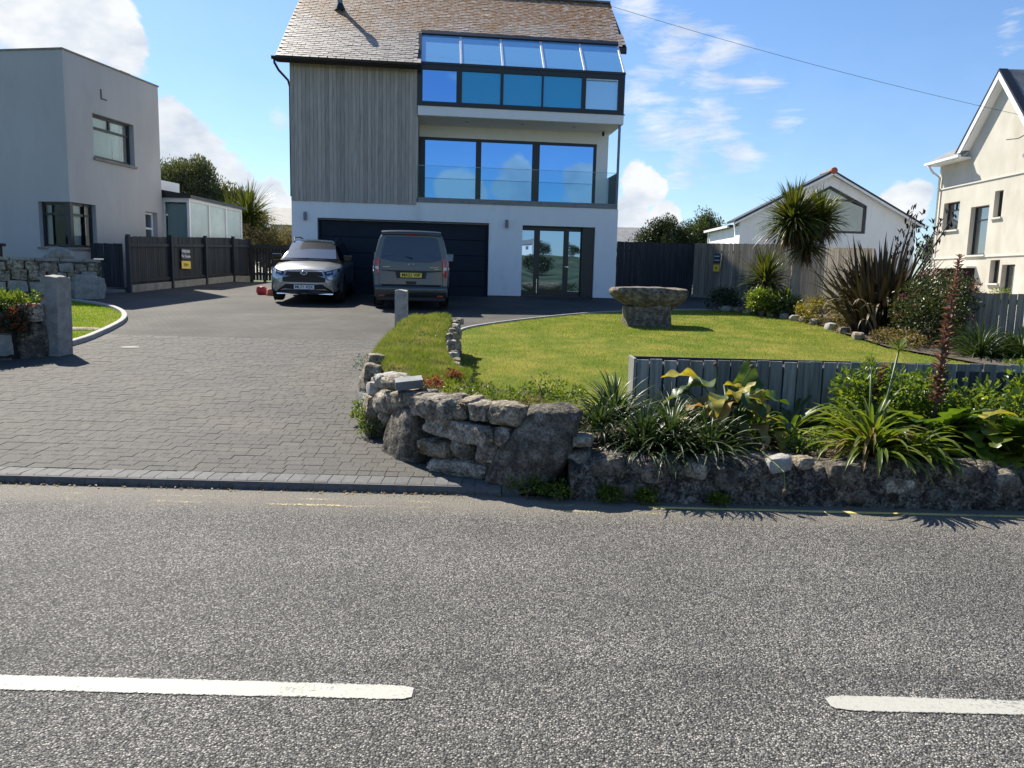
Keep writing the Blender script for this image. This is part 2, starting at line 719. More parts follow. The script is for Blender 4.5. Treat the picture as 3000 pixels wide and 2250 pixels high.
def drive_mat():
    """far paving: the same small setts, too far off to tell apart singly"""
    m, nt, N, L, b = _nt('distant block paving')
    tc = N.new('ShaderNodeTexCoord')
    br = N.new('ShaderNodeTexBrick')
    br.offset = 0.5
    br.inputs['Color1'].default_value = (0.056, 0.053, 0.048, 1)
    br.inputs['Color2'].default_value = (0.072, 0.068, 0.062, 1)
    br.inputs['Mortar'].default_value = (0.030, 0.029, 0.028, 1)
    br.inputs['Scale'].default_value = 1.0
    br.inputs['Mortar Size'].default_value = 0.006
    br.inputs['Mortar Smooth'].default_value = 0.3
    br.inputs['Brick Width'].default_value = 0.13
    br.inputs['Row Height'].default_value = 0.115
    L.new(tc.outputs['Object'], br.inputs['Vector'])
    n = N.new('ShaderNodeTexNoise')
    n.inputs['Scale'].default_value = 55
    n.inputs['Detail'].default_value = 6
    n.inputs['Roughness'].default_value = 0.75
    L.new(tc.outputs['Object'], n.inputs['Vector'])
    n2 = N.new('ShaderNodeTexNoise')
    n2.inputs['Scale'].default_value = 0.7
    n2.inputs['Detail'].default_value = 6
    L.new(tc.outputs['Object'], n2.inputs['Vector'])
    ad = N.new('ShaderNodeMath')
    ad.operation = 'ADD'
    L.new(n.outputs[0], ad.inputs[0])
    L.new(n2.outputs[0], ad.inputs[1])
    r = N.new('ShaderNodeMapRange')
    r.inputs[1].default_value = 0.7
    r.inputs[2].default_value = 1.3
    r.inputs[3].default_value = 0.55
    r.inputs[4].default_value = 1.5
    L.new(ad.outputs[0], r.inputs[0])
    vm = N.new('ShaderNodeVectorMath')
    vm.operation = 'SCALE'
    L.new(br.outputs['Color'], vm.inputs[0])
    L.new(r.outputs[0], vm.inputs[3])
    L.new(vm.outputs[0], b.inputs['Base Color'])
    b.inputs['Roughness'].default_value = 0.78
    b.inputs['Specular IOR Level'].default_value = 0.2
    bp = N.new('ShaderNodeBump')
    bp.inputs['Strength'].default_value = 0.6
    bp.inputs['Distance'].default_value = 0.004
    L.new(n.outputs[0], bp.inputs['Height'])
    L.new(bp.outputs[0], b.inputs['Normal'])
    return m


def glass_mat(name, tint, rough=0.01, base=(0.01, 0.02, 0.03), refl=0.75):
    """coated window glass: strong tinted reflection over a dark room"""
    m, nt, N, L, b = _nt(name)
    b.inputs['Base Color'].default_value = (*base, 1)
    b.inputs['Roughness'].default_value = 0.25
    gl = N.new('ShaderNodeBsdfGlossy')
    gl.inputs['Color'].default_value = (*tint, 1)
    gl.inputs['Roughness'].default_value = rough
    tc = N.new('ShaderNodeTexCoord')
    n = N.new('ShaderNodeTexNoise')
    n.inputs['Scale'].default_value = 0.8
    n.inputs['Detail'].default_value = 1
    L.new(tc.outputs['Object'], n.inputs['Vector'])
    bp = N.new('ShaderNodeBump')
    bp.inputs['Strength'].default_value = 0.15
    bp.inputs['Distance'].default_value = 0.02
    L.new(n.outputs[0], bp.inputs['Height'])
    L.new(bp.outputs[0], gl.inputs['Normal'])
    ms = N.new('ShaderNodeMixShader')
    ms.inputs[0].default_value = refl
    L.new(b.outputs[0], ms.inputs[1])
    L.new(gl.outputs[0], ms.inputs[2])
    L.new(ms.outputs[0], N['Material Output'].inputs[0])
    return m


def clear_glass(name, tint=(0.75, 0.92, 0.9), op=0.25):
    m, nt, N, L, b = _nt(name)
    tr = N.new('ShaderNodeBsdfTransparent')
    tr.inputs[0].default_value = (*tint, 1)
    gl = N.new('ShaderNodeBsdfGlossy')
    gl.inputs['Roughness'].default_value = 0.02
    gl.inputs['Color'].default_value = (0.9, 0.98, 1, 1)
    fr = N.new('ShaderNodeLayerWeight')
    fr.inputs[0].default_value = op
    ms = N.new('ShaderNodeMixShader')
    L.new(fr.outputs['Fresnel'], ms.inputs[0])
    L.new(tr.outputs[0], ms.inputs[1])
    L.new(gl.outputs[0], ms.inputs[2])
    L.new(ms.outputs[0], N['Material Output'].inputs[0])
    return m


def slate_mat():
    """old slates: pale grey-pink, lichen in drifts that run across the roof"""
    m, nt, N, L, b = _nt('lichened slate')
    tc = N.new('ShaderNodeTexCoord')
    g = N.new('ShaderNodeNewGeometry')
    oi = N.new('ShaderNodeObjectInfo')
    n = N.new('ShaderNodeTexNoise')
    n.inputs['Scale'].default_value = 0.75
    n.inputs['Detail'].default_value = 7
    n.inputs['Roughness'].default_value = 0.7
    L.new(g.outputs['Position'], n.inputs['Vector'])
    sx = N.new('ShaderNodeSeparateXYZ')
    L.new(g.outputs['Position'], sx.inputs[0])
    up = N.new('ShaderNodeMapRange')
    up.inputs[1].default_value = 8.6
    up.inputs[2].default_value = 11.6
    up.inputs[3].default_value = -0.10
    up.inputs[4].default_value = 0.36
    L.new(sx.outputs[2], up.inputs[0])
    s = N.new('ShaderNodeMath')
    s.operation = 'ADD'
    L.new(n.outputs[0], s.inputs[0])
    L.new(up.outputs[0], s.inputs[1])
    r = N.new('ShaderNodeMapRange')
    r.inputs[1].default_value = 0.44
    r.inputs[2].default_value = 0.66
    L.new(s.outputs[0], r.inputs[0])
    n2 = N.new('ShaderNodeTexNoise')
    n2.inputs['Scale'].default_value = 7
    n2.inputs['Detail'].default_value = 5
    L.new(g.outputs['Position'], n2.inputs['Vector'])
    r2 = N.new('ShaderNodeMapRange')
    r2.inputs[1].default_value = 0.36
    r2.inputs[2].default_value = 0.56
    L.new(n2.outputs[0], r2.inputs[0])
    mm = N.new('ShaderNodeMath')
    mm.operation = 'MULTIPLY'
    L.new(r.outputs[0], mm.inputs[0])
    L.new(r2.outputs[0], mm.inputs[1])
    a = N.new('ShaderNodeMix')
    a.data_type = 'RGBA'
    a.inputs[6].default_value = (0.235, 0.20, 0.17, 1)
    a.inputs[7].default_value = (0.44, 0.375, 0.32, 1)
    ra = N.new('ShaderNodeMath')
    ra.operation = 'FRACT'
    rb = N.new('ShaderNodeMath')
    rb.operation = 'ADD'
    L.new(oi.outputs['Random'], rb.inputs[0])
    L.new(g.outputs['Random Per Island'], rb.inputs[1])
    L.new(rb.outputs[0], ra.inputs[0])
    L.new(ra.outputs[0], a.inputs[0])
    c = N.new('ShaderNodeMix')
    c.data_type = 'RGBA'
    c.inputs[7].default_value = (0.23, 0.105, 0.018, 1)
    L.new(a.outputs[2], c.inputs[6])
    L.new(mm.outputs[0], c.inputs[0])
    L.new(c.outputs[2], b.inputs['Base Color'])
    b.inputs['Roughness'].default_value = 0.5
    bp = N.new('ShaderNodeBump')
    bp.inputs['Strength'].default_value = 0.5
    bp.inputs['Distance'].default_value = 0.01
    L.new(n2.outputs[0], bp.inputs['Height'])
    L.new(bp.outputs[0], b.inputs['Normal'])
    return m


M = {}
M['asphalt'] = asphalt_mat()
M['white_line'] = paint_line_mat('worn white road paint', (0.46, 0.452, 0.395), 0.66, 0.86)
M['yellow_line'] = paint_line_mat('worn yellow road paint', (0.80, 0.64, 0.22), 0.60, 0.88)
M['yellow_faint'] = paint_line_mat('nearly gone yellow road paint', (0.80, 0.66, 0.30), 1.04, 1.2)
M['drive'] = drive_mat()
M['paver'] = pmat('charcoal paving block', (0.062, 0.059, 0.054), (0.100, 0.095, 0.087), 60, 0.75, 0.6, 150, rnd=0.06, island=0.09, bdist=0.004, spec=0.2, fmul=4.0,
                  c3=(0.13, 0.118, 0.098), s3=0.6, lo3=0.5, hi3=0.8, fine=0.6)
M['joint'] = pmat('sand joint', (0.055, 0.052, 0.047), (0.08, 0.075, 0.066), 30, 0.9)
M['kerb'] = pmat('bullnose kerb block', (0.085, 0.084, 0.084), (0.125, 0.123, 0.120), 25, 0.7, 0.3, 80, rnd=0.10, spec=0.25, bdist=0.003, fine=0.15)
M['edging'] = pmat('concrete edging', (0.30, 0.29, 0.27), (0.40, 0.39, 0.36), 12, 0.85, 0.4, 50)
M['soil'] = pmat('dry soil', (0.045, 0.032, 0.022), (0.13, 0.10, 0.07), 14, 0.95, 1.0, 40, bdist=0.02)
M['turf'] = pmat('turf under the blades', (0.09, 0.12, 0.014), (0.20, 0.18, 0.036), 1.6, 0.95, 0.6, 60, lo=0.4, hi=0.62, bdist=0.02, spec=0.1)
M['verge'] = pmat('rough ground', (0.020, 0.034, 0.012), (0.075, 0.095, 0.04), 0.12, 0.95, 0.5, 9, bdist=0.1, lo=0.4, hi=0.6, detail=9)
M['white'] = pmat('white render', (0.82, 0.825, 0.83), (0.87, 0.87, 0.865), 2.0, 0.8, 0.15, 90, bdist=0.003, c3=(0.56, 0.56, 0.50), s3=1.6, lo3=0.56, hi3=0.9, vec=(1, 1, 0.3))
M['fascia'] = pmat('white fascia', (0.80, 0.80, 0.80), (0.84, 0.84, 0.84), 4, 0.5)
M['bounce_yard'] = pmat('pale concrete yard', (0.34, 0.32, 0.28), (0.44, 0.42, 0.37), 0.8, 0.9, 0.3, 20)
M['plinth'] = pmat('dark plinth', (0.05, 0.055, 0.055), (0.11, 0.12, 0.10), 5, 0.85, 0.4, 30)
M['clad'] = pmat('silvered larch board', (0.33, 0.293, 0.25), (0.47, 0.42, 0.365), 3.2, 0.8, 0.5, 10, vec=(9, 9, 0.55), rnd=0.17, bdist=0.004,
                 c3=(0.19, 0.165, 0.13), s3=1.4, lo3=0.60, hi3=0.74)
M['alu'] = pmat('black aluminium', (0.010, 0.012, 0.015), (0.014, 0.016, 0.020), 6, 0.35)
M['gutter'] = pmat('black gutter', (0.012, 0.012, 0.014), (0.02, 0.02, 0.022), 6, 0.4)
M['garage'] = pmat('navy garage door', (0.009, 0.016, 0.027), (0.012, 0.020, 0.032), 4, 0.6, 0.05, 200, bdist=0.002, spec=0.25)
M['steel'] = pmat('grey steel', (0.16, 0.165, 0.17), (0.22, 0.22, 0.23), 8, 0.45, metallic=0.3)
M['chrome'] = pmat('bright metal', (0.75, 0.75, 0.77), None, 8, 0.18, metallic=1.0)
M['rafter'] = pmat('silver rafter cap', (0.62, 0.63, 0.64), (0.70, 0.70, 0.71), 8, 0.4)
M['glass_blue'] = glass_mat('blue coated glass', (0.20, 0.42, 0.74), refl=0.92)
M['glass_roof'] = glass_mat('roof glass', (0.80, 0.93, 1.0), base=(0.22, 0.54, 0.88), refl=0.3)  # sky brightness of the sloping panes painted into the blue diffuse base
M['glass_teal'] = glass_mat('obscured teal glass', (0.10, 0.42, 0.66), rough=0.25, base=(0.0, 0.25, 0.46), refl=0.4)
M['glass_door'] = glass_mat('door glass', (0.28, 0.42, 0.60), refl=0.8)
M['glass_dark'] = glass_mat('dark glass', (0.55, 0.6, 0.65), base=(0.004, 0.005, 0.008), refl=0.09)
M['glass_gable'] = glass_mat('gable glass', (0.50, 0.64, 0.78), base=(0.06, 0.085, 0.11), refl=0.3)
M['glass_home'] = glass_mat('house window glass', (0.8, 0.85, 0.88), base=(0.03, 0.035, 0.04), refl=0.30)
M['glass_pale'] = pmat('pale conservatory glass', (0.42, 0.50, 0.48), (0.58, 0.64, 0.61), 0.8, 0.12, lo=0.42, hi=0.58)
M['balustrade'] = clear_glass('balcony glass', (0.88, 0.94, 0.94), 0.14)
M['slate'] = slate_mat()
M['grey_wall'] = pmat('grey painted render', (0.46, 0.45, 0.437), (0.51, 0.498, 0.482), 1.2, 0.85, 0.2, 70, bdist=0.003, vec=(1, 1, 0.35), c3=(0.40, 0.388, 0.37), s3=1.1, lo3=0.52, hi3=0.85)
M['grey_frame'] = pmat('anthracite frame', (0.020, 0.024, 0.030), (0.028, 0.032, 0.038), 6, 0.4)
M['cream'] = pmat('stained cream render', (0.50, 0.468, 0.40), (0.60, 0.568, 0.495), 1.4, 0.85, 0.2, 60, bdist=0.003,
                  c3=(0.38, 0.34, 0.255), s3=0.55, lo3=0.52, hi3=0.78, vec=(1, 1, 0.55))
M['cream_low'] = pmat('cream render ground floor', (0.58, 0.555, 0.49), (0.64, 0.615, 0.555), 1.4, 0.85, 0.2, 60, bdist=0.003)
M['grey_slate'] = pmat('plain grey slate roof', (0.13, 0.135, 0.14), (0.22, 0.22, 0.22), 3, 0.6, 0.4, 30)
M['red_tile'] = pmat('red ridge tile', (0.30, 0.075, 0.035), (0.40, 0.12, 0.06), 9, 0.8)
M['interior'] = pmat('pale room wall', (0.45, 0.47, 0.46), (0.55, 0.56, 0.54), 1.0, 0.9)
M['curtain'] = pmat('net curtain', (0.60, 0.60, 0.57), (0.70, 0.70, 0.66), 20, 0.9, vec=(1, 1, 0.05))
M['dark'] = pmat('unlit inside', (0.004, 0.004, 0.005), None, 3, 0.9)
M['fence_dark'] = pmat('dark stained fence board', (0.010, 0.013, 0.017), (0.030, 0.035, 0.042), 3, 0.75, 0.4, 14, vec=(6, 6, 0.4), rnd=0.35, bdist=0.004,
                       c3=(0.070, 0.075, 0.075), s3=2.0, lo3=0.60, hi3=0.76)
M['fence_grey'] = pmat('weathered grey fence board', (0.13, 0.115, 0.09), (0.32, 0.285, 0.23), 3, 0.85, 0.5, 14, vec=(8, 8, 0.35), rnd=0.22, bdist=0.004)
M['fence_blue'] = pmat('grey-blue stained board', (0.15, 0.15, 0.13), (0.30, 0.295, 0.26), 4.5, 0.8, 0.6, 16, vec=(8, 8, 0.5), rnd=0.36, bdist=0.006,
                       c3=(0.06, 0.062, 0.052), s3=2.0, lo3=0.55, hi3=0.72)
M['granite'] = pmat('weathered granite', (0.15, 0.124, 0.093), (0.45, 0.395, 0.315), 12, 0.9, 1.0, 26, rnd=0.22, bdist=0.05, fine=0.6, fmul=5.0, lo=0.40, hi=0.62,
                    c3=(0.060, 0.055, 0.042), s3=4.0, lo3=0.58, hi3=0.70)
M['granite_dark'] = pmat('dark brown granite', (0.085, 0.069, 0.051), (0.28, 0.24, 0.185), 11, 0.88, 1.0, 24, rnd=0.15, bdist=0.05, fine=0.6, fmul=5.0, lo=0.40, hi=0.64,  # deeper brown tone than the other granites
                         c3=(0.050, 0.047, 0.034), s3=3.5, lo3=0.5, hi3=0.66)
M['granite_pale'] = pmat('pale dressed granite', (0.235, 0.225, 0.205), (0.36, 0.345, 0.315), 9, 0.88, 0.8, 40, rnd=0.12, bdist=0.01, fine=0.4,
                         c3=(0.17, 0.165, 0.13), s3=2.5, lo3=0.55, hi3=0.7)
M['granite_warm'] = pmat('lichened granite', (0.14, 0.112, 0.075), (0.40, 0.34, 0.25), 12, 0.9, 1.0, 26, rnd=0.2, bdist=0.05, fine=0.55, fmul=5.0, lo=0.40, hi=0.62,
                         c3=(0.19, 0.135, 0.035), s3=2.2, lo3=0.60, hi3=0.74)
M['rubble'] = pmat('old rubble and mortar', (0.050, 0.040, 0.030), (0.28, 0.238, 0.185), 16, 0.92, 1.0, 26, bdist=0.07, fine=0.8, fmul=4.0, lo=0.42, hi=0.66,
                   c3=(0.36, 0.33, 0.27), s3=13.0, lo3=0.63, hi3=0.70)
M['slab_slate'] = pmat('blue slate slab', (0.09, 0.10, 0.105), (0.17, 0.18, 0.185), 6, 0.6, 0.5, 20)
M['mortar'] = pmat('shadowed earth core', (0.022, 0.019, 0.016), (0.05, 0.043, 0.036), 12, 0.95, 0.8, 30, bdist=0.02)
M['concrete'] = pmat('old concrete', (0.20, 0.19, 0.165), (0.30, 0.285, 0.25), 5, 0.9, 0.4, 30)
M['tyre'] = pmat('tyre rubber', (0.012, 0.012, 0.013), (0.02, 0.02, 0.02), 10, 0.8)
M['blackplastic'] = pmat('black plastic', (0.012, 0.012, 0.013), (0.018, 0.018, 0.019), 10, 0.5)
M['glossblack'] = pmat('gloss black paint', (0.008, 0.008, 0.009), None, 3, 0.12, coat=1.0)
M['silver_paint'] = pmat('silver metallic paint', (0.42, 0.435, 0.455), (0.46, 0.475, 0.50), 30, 0.30, metallic=0.8, coat=0.9)
M['grey_paint'] = pmat('grey metallic paint', (0.046, 0.054, 0.058), (0.054, 0.062, 0.066), 30, 0.30, metallic=0.55, coat=0.9)
M['red_lens'] = pmat('red lamp lens', (0.55, 0.012, 0.012), None, 3, 0.15, coat=1.0)
M['white_lens'] = pmat('clear lamp lens', (0.75, 0.70, 0.70), None, 3, 0.12, coat=1.0)
M['lamp_glass'] = pmat('headlamp', (0.22, 0.27, 0.33), (0.5, 0.55, 0.6), 14, 0.1, coat=1.0)
M['plate_white'] = pmat('white number plate', (0.78, 0.78, 0.78), None, 3, 0.4)
M['plate_yellow'] = pmat('yellow number plate', (0.78, 0.60, 0.10), None, 3, 0.4)
M['ink'] = pmat('black lettering', (0.008, 0.008, 0.008), None, 3, 0.5)
M['white_ink'] = pmat('white lettering', (0.70, 0.72, 0.72), None, 3, 0.5)
M['sign_dark'] = pmat('dark blue-grey sign', (0.030, 0.040, 0.058), None, 3, 0.45)
M['sign_yellow'] = pmat('yellow sign', (0.80, 0.55, 0.06), (0.84, 0.60, 0.09), 8, 0.5)
M['ochre'] = pmat('ochre print', (0.34, 0.20, 0.015), None, 3, 0.5)
M['red_plastic'] = pmat('red plastic', (0.42, 0.03, 0.03), (0.5, 0.05, 0.05), 10, 0.4)
M['orange_red'] = pmat('faded red bag', (0.50, 0.12, 0.07), (0.6, 0.2, 0.12), 12, 0.7)
M['blue_plastic'] = pmat('deep blue plastic', (0.012, 0.016, 0.34), (0.02, 0.025, 0.42), 5, 0.35)
M['dark_wood'] = pmat('dark bench wood', (0.022, 0.014, 0.012), (0.045, 0.03, 0.025), 5, 0.7, vec=(0.5, 6, 6))
M['ornament'] = pmat('weathered ornament', (0.05, 0.05, 0.055), (0.60, 0.59, 0.56), 8, 0.8, lo=0.45, hi=0.55)
M['bark'] = pmat('cordyline bark', (0.20, 0.18, 0.145), (0.34, 0.305, 0.25), 5, 0.9, 0.9, 16, vec=(3, 3, 0.6), bdist=0.02)
M['brown_bark'] = pmat('brown bark', (0.07, 0.05, 0.035), (0.14, 0.10, 0.07), 6, 0.9, 0.8, 18, bdist=0.02)
M['cable'] = pmat('grey cable', (0.05, 0.05, 0.055), None, 3, 0.6)
# leaves
M['lf_lawn'] = leafmat('lawn blade', (0.12, 0.19, 0.030), (0.27, 0.315, 0.065), 0.45, 0.7, spec=0.08, patch=(0.35, 0.31, 0.10), pscale=1.1, tcol=(1.25, 1.35, 0.7))
M['lf_lawn_l'] = leafmat('left lawn blade', (0.10, 0.21, 0.006), (0.19, 0.29, 0.008), 0.45, 0.7, spec=0.08)
M['lf_bank'] = leafmat('bank grass', (0.10, 0.155, 0.022), (0.23, 0.25, 0.055), 0.40, 0.7, spec=0.1, patch=(0.36, 0.30, 0.14), pscale=3.2, tcol=(1.3, 1.35, 0.7))
M['lf_cord'] = leafmat('cordyline leaf', (0.032, 0.058, 0.016), (0.13, 0.14, 0.032), 0.28, 0.38)
M['lf_cord_dry'] = leafmat('dry cordyline leaf', (0.13, 0.085, 0.04), (0.06, 0.035, 0.02), 0.2, 0.7)
M['lf_phor'] = leafmat('bronze flax leaf', (0.020, 0.016, 0.011), (0.062, 0.050, 0.028), 0.12, 0.4, tcol=(1.3, 1.15, 0.8))
M['lf_phor_dry'] = leafmat('dead flax leaf', (0.26, 0.20, 0.13), (0.38, 0.32, 0.24), 0.15, 0.7, tcol=(1, 1, 0.9))
M['lf_pod'] = leafmat('flax seed pod', (0.016, 0.010, 0.014), (0.035, 0.022, 0.026), 0.05, 0.6, tcol=(1, 1, 1))
M['lf_fuchsia'] = leafmat('dark shrub leaf', (0.025, 0.042, 0.014), (0.085, 0.10, 0.035), 0.28, 0.35)
M['lf_pink'] = leafmat('dull pink flower', (0.22, 0.06, 0.075), (0.15, 0.04, 0.045), 0.3, 0.6, tcol=(1, 0.7, 0.7))
M['lf_lime'] = leafmat('lime shrub leaf', (0.045, 0.095, 0.015), (0.20, 0.26, 0.03), 0.35, 0.35)
M['lf_gold'] = leafmat('golden shrub leaf', (0.13, 0.12, 0.015), (0.33, 0.27, 0.035), 0.35, 0.45)
M['lf_dark'] = leafmat('dark green leaf', (0.016, 0.030, 0.012), (0.045, 0.065, 0.022), 0.22, 0.38)
M['lf_strap'] = leafmat('dark strap leaf', (0.022, 0.038, 0.014), (0.075, 0.105, 0.038), 0.25, 0.38, tcol=(1.2, 1.4, 0.6))
M['lf_aga'] = leafmat('agapanthus leaf', (0.060, 0.105, 0.016), (0.17, 0.21, 0.03), 0.45, 0.36)
M['lf_aga_dry'] = leafmat('withered strap leaf', (0.16, 0.115, 0.04), (0.26, 0.20, 0.09), 0.35, 0.6)
M['lf_arum'] = leafmat('broad green leaf', (0.028, 0.062, 0.014), (0.055, 0.105, 0.022), 0.40, 0.38, patch=(0.16, 0.17, 0.025), pscale=5)
M['lf_arum_y'] = leafmat('yellowing broad leaf', (0.30, 0.28, 0.020), (0.42, 0.33, 0.05), 0.45, 0.5, tcol=(1.2, 1.1, 0.5), patch=(0.10, 0.15, 0.02), pscale=9)
M['lf_arum_b'] = leafmat('withered brown leaf', (0.26, 0.17, 0.05), (0.34, 0.26, 0.11), 0.4, 0.6, tcol=(1.2, 1.0, 0.6))
M['lf_acan'] = leafmat('acanthus leaf', (0.055, 0.105, 0.016), (0.16, 0.215, 0.03), 0.48, 0.34)
M['lf_bract'] = leafmat('dry purple bract', (0.10, 0.045, 0.032), (0.26, 0.17, 0.12), 0.3, 0.6, tcol=(1.2, 0.9, 0.7))
M['lf_weed'] = leafmat('weed leaf', (0.055, 0.105, 0.018), (0.15, 0.20, 0.035), 0.42, 0.5)
M['lf_weed_pale'] = leafmat('silver leaf', (0.27, 0.30, 0.24), (0.40, 0.42, 0.36), 0.3, 0.7, tcol=(1, 1, 0.9))
M['lf_red'] = leafmat('reddish creeper leaf', (0.20, 0.055, 0.03), (0.28, 0.11, 0.06), 0.35, 0.6, tcol=(1.3, 0.8, 0.5))
M['lf_tree'] = leafmat('grey-green tree leaf', (0.05, 0.068, 0.03), (0.14, 0.16, 0.08), 0.28, 0.5)
M['lf_tree2'] = leafmat('mid green tree leaf', (0.030, 0.050, 0.016), (0.085, 0.115, 0.030), 0.3, 0.5)
M['lf_dry_bush'] = leafmat('dry brown-green leaf', (0.085, 0.075, 0.030), (0.22, 0.17, 0.075), 0.3, 0.6)
M['stem_green'] = pmat('green stem', (0.07, 0.11, 0.025), (0.12, 0.16, 0.04), 20, 0.5)
M['stem_brown'] = pmat('brown stem', (0.06, 0.04, 0.03), (0.11, 0.075, 0.05), 20, 0.8)

# ================================================================== SETTING
def sheet(name, xs, ys, zf, mat):
    """grid sheet following a height function"""
    X, Y = np.meshgrid(np.array(xs, float), np.array(ys, float))
    Z = zf(X, Y)
    V = np.stack([X.ravel(), Y.ravel(), Z.ravel()], 1)
    nx, ny = len(xs), len(ys)
    F = []
    for j in range(ny - 1):
        for i in range(nx - 1):
            a = j * nx + i
            F.append((a, a + 1, a + nx + 1, a + nx))
    return fast(name, V, F, mat, smooth=True)


def ground_height(X, Y):
    base = gz_np(Y) - 0.10
    base = np.where(Y < 5.6, -0.06, base)
    return base


ys_g = [-900, -400, -200, -120, -60, -30, -12, -6, 0, 5.5, 5.7, 8, 12, 18, 24, 30, 40, 60, 100, 200, 400, 900]
xs_g = [-900, -400, -200, -100, -50, -25, -12, -6, 0, 6, 12, 25, 50, 100, 200, 400, 900]
tag(sheet('ground', xs_g, ys_g, ground_height, M['verge']), kind='structure')

# the rising ground across the road, seen only in the window reflections
def hill_height(X, Y):
    r = np.clip((-Y - 60) / 200.0, 0, 1)
    return -0.5 + 11.5 * r * r * (3 - 2 * r) + 1.2 * np.sin(X * 0.021 + 1.0) * r + 0.8 * np.sin(X * 0.05) * r


tag(sheet('hill', list(range(-260, 261, 20)), [-58, -80, -100, -120, -140, -160, -180, -200, -220, -240, -260, -300, -360], hill_height, M['verge']), kind='structure')

# ---- road with its markings
road = sheet('road', [-90, -20, -8, -4, 0, 4, 8, 20, 90], [-3.0, 0, 2.5, 5.0, 5.553], lambda X, Y: X * 0, M['asphalt'])
tag(road, kind='structure')


def strip(name, x0, x1, yc, w, z, mat, wob=0.006, n=60, taper0=0.0, taper1=0.0, seed=0):
    """thin paint strip with ragged sides"""
    r = random.Random(seed)
    vs, fs = [], []
    for i in range(n + 1):
        t = i / n
        x = x0 + (x1 - x0) * t
        h = w / 2
        if taper0 and t < 0.02:
            h *= 0.45 + 0.55 * (t / 0.02) ** 0.5
        if taper1 and t > 0.97:
            h *= 0.5 + 0.5 * ((1 - t) / 0.03) ** 0.5
        o = 0.002 * sin(x * 1.3) + 0.0015 * sin(x * 4.1 + 1)
        a, b = r.uniform(-wob, wob), r.uniform(-wob, wob)
        vs += [(x, yc + o - h + a, z), (x, yc + o + h + b, z)]
    for i in range(n):
        k = 2 * i
        fs.append((k, k + 2, k + 3, k + 1))
    return MB().add(vs, fs).build(name, mat, road)


strip('white_line', -6.2, -0.355, 2.785, 0.122, 0.004, M['white_line'], taper1=1, n=420, seed=1, wob=0.0035)
strip('white_line', 1.255, 7.2, 2.785, 0.122, 0.004, M['white_line'], taper0=1, n=420, seed=2, wob=0.0035)
strip('yellow_line', -9, 1.0, 5.33, 0.055, 0.004, M['yellow_faint'], wob=0.004, n=200, seed=3)
strip('yellow_line', 1.0, 9, 5.33, 0.055, 0.004, M['yellow_line'], wob=0.004, n=200, seed=3)
strip('yellow_line', -9, 1.6, 5.19, 0.05, 0.004, M['yellow_faint'], wob=0.004, n=200, seed=4)
strip('yellow_line', 1.6, 9, 5.19, 0.05, 0.004, M['yellow_faint'], wob=0.004, n=200, seed=5)

# ---- kerb of bullnosed blocks along the mouth of the drive
kerb = empty('kerb', (0, 0, 0))
tag(kerb, kind='structure')
kprof = [(5.552, -0.02), (5.552, 0.022), (5.560, 0.045), (5.578, 0.062), (5.603, 0.070), (5.765, 0.070), (5.765, -0.02)]
kb = MB()
W_K = 0.1
kb.prism([(-W_K / 2 + 0.001, y - 5.65, z) for y, z in kprof], (W_K - 0.002, 0, 0))
kme = kb.mesh('kerb_stone', bevel=0.002)
kme.materials.append(M['kerb'])
kbed = MB().box(-10.0, -0.06, 5.558, 5.76, -0.04, 0.058).build('kerb_bed', M['kerb'], kerb)
for i in range(99):
    x = -0.11 - i * W_K
    o = link('kerb_stone', kme, None, kerb)
    o.location = (x, 5.65 + rng.uniform(-0.003, 0.003), rng.uniform(-0.003, 0.002))
    o.rotation_euler = (rng.uniform(-0.012, 0.012), 0, rng.uniform(-0.01, 0.01))
eb = MB().prism([(-0.055, 5.552 + (y - 5.552) * 1.0, z) for y, z in kprof], (0.13, 0, 0)).build('kerb_end', M['kerb'], kerb, bevel=0.004)

# ---- the drive
drive = empty('driveway', (0, 0, 0))
tag(drive, kind='structure')
SPLIT = 13.6


def slope_sheet(name, poly, dz, mat, parent, step=0.5, zf=gz):
    """flat polygon laid on the slope (one n-gon per plane piece)"""
    me = bpy.data.meshes.new(name)
    bm = bmesh.new()
    vs = [bm.verts.new((x, y, zf(max(y, 5.771)) + dz)) for x, y in poly]
    bm.faces.new(vs)
    bmesh.ops.triangulate(bm, faces=bm.faces)
    bmesh.ops.recalc_face_normals(bm, faces=bm.faces)
    for f in bm.faces:
        if f.normal.z < 0:
            f.normal_flip()
    bm.to_mesh(me)
    bm.free()
    return link(name, me, mat, parent)


slope_sheet('sand_bed', [(-13, 5.772), (0.6, 5.772), (0.6, SPLIT), (-13, SPLIT)], -0.022, M['joint'], drive)
slope_sheet('far_paving', [(-13, SPLIT), (1.9, SPLIT), (8.6, 22.0), (8.6, 28.6), (-13, 30.0), (-13, 24)], -0.002, M['drive'], drive)

# chamfered setts in a handful of lengths, laid in even courses
pd, ch, ph = 0.1132, 0.0018, 0.045


def paver_verts(w, d):
    a, b = w / 2, d / 2
    vs = []
    for z, c in ((-ph, 0), (-ch, 0), (0, ch)):
        vs += [(-a + c, -b + c, z), (a - c, -b + c, z), (a - c, b - c, z), (-a + c, b - c, z)]
    fs = [(8, 9, 10, 11)]
    for k in range(2):
        for i in range(4):
            j = (i + 1) % 4
            fs.append((k * 4 + i, k * 4 + j, k * 4 + 4 + j, k * 4 + 4 + i))
    return vs, fs


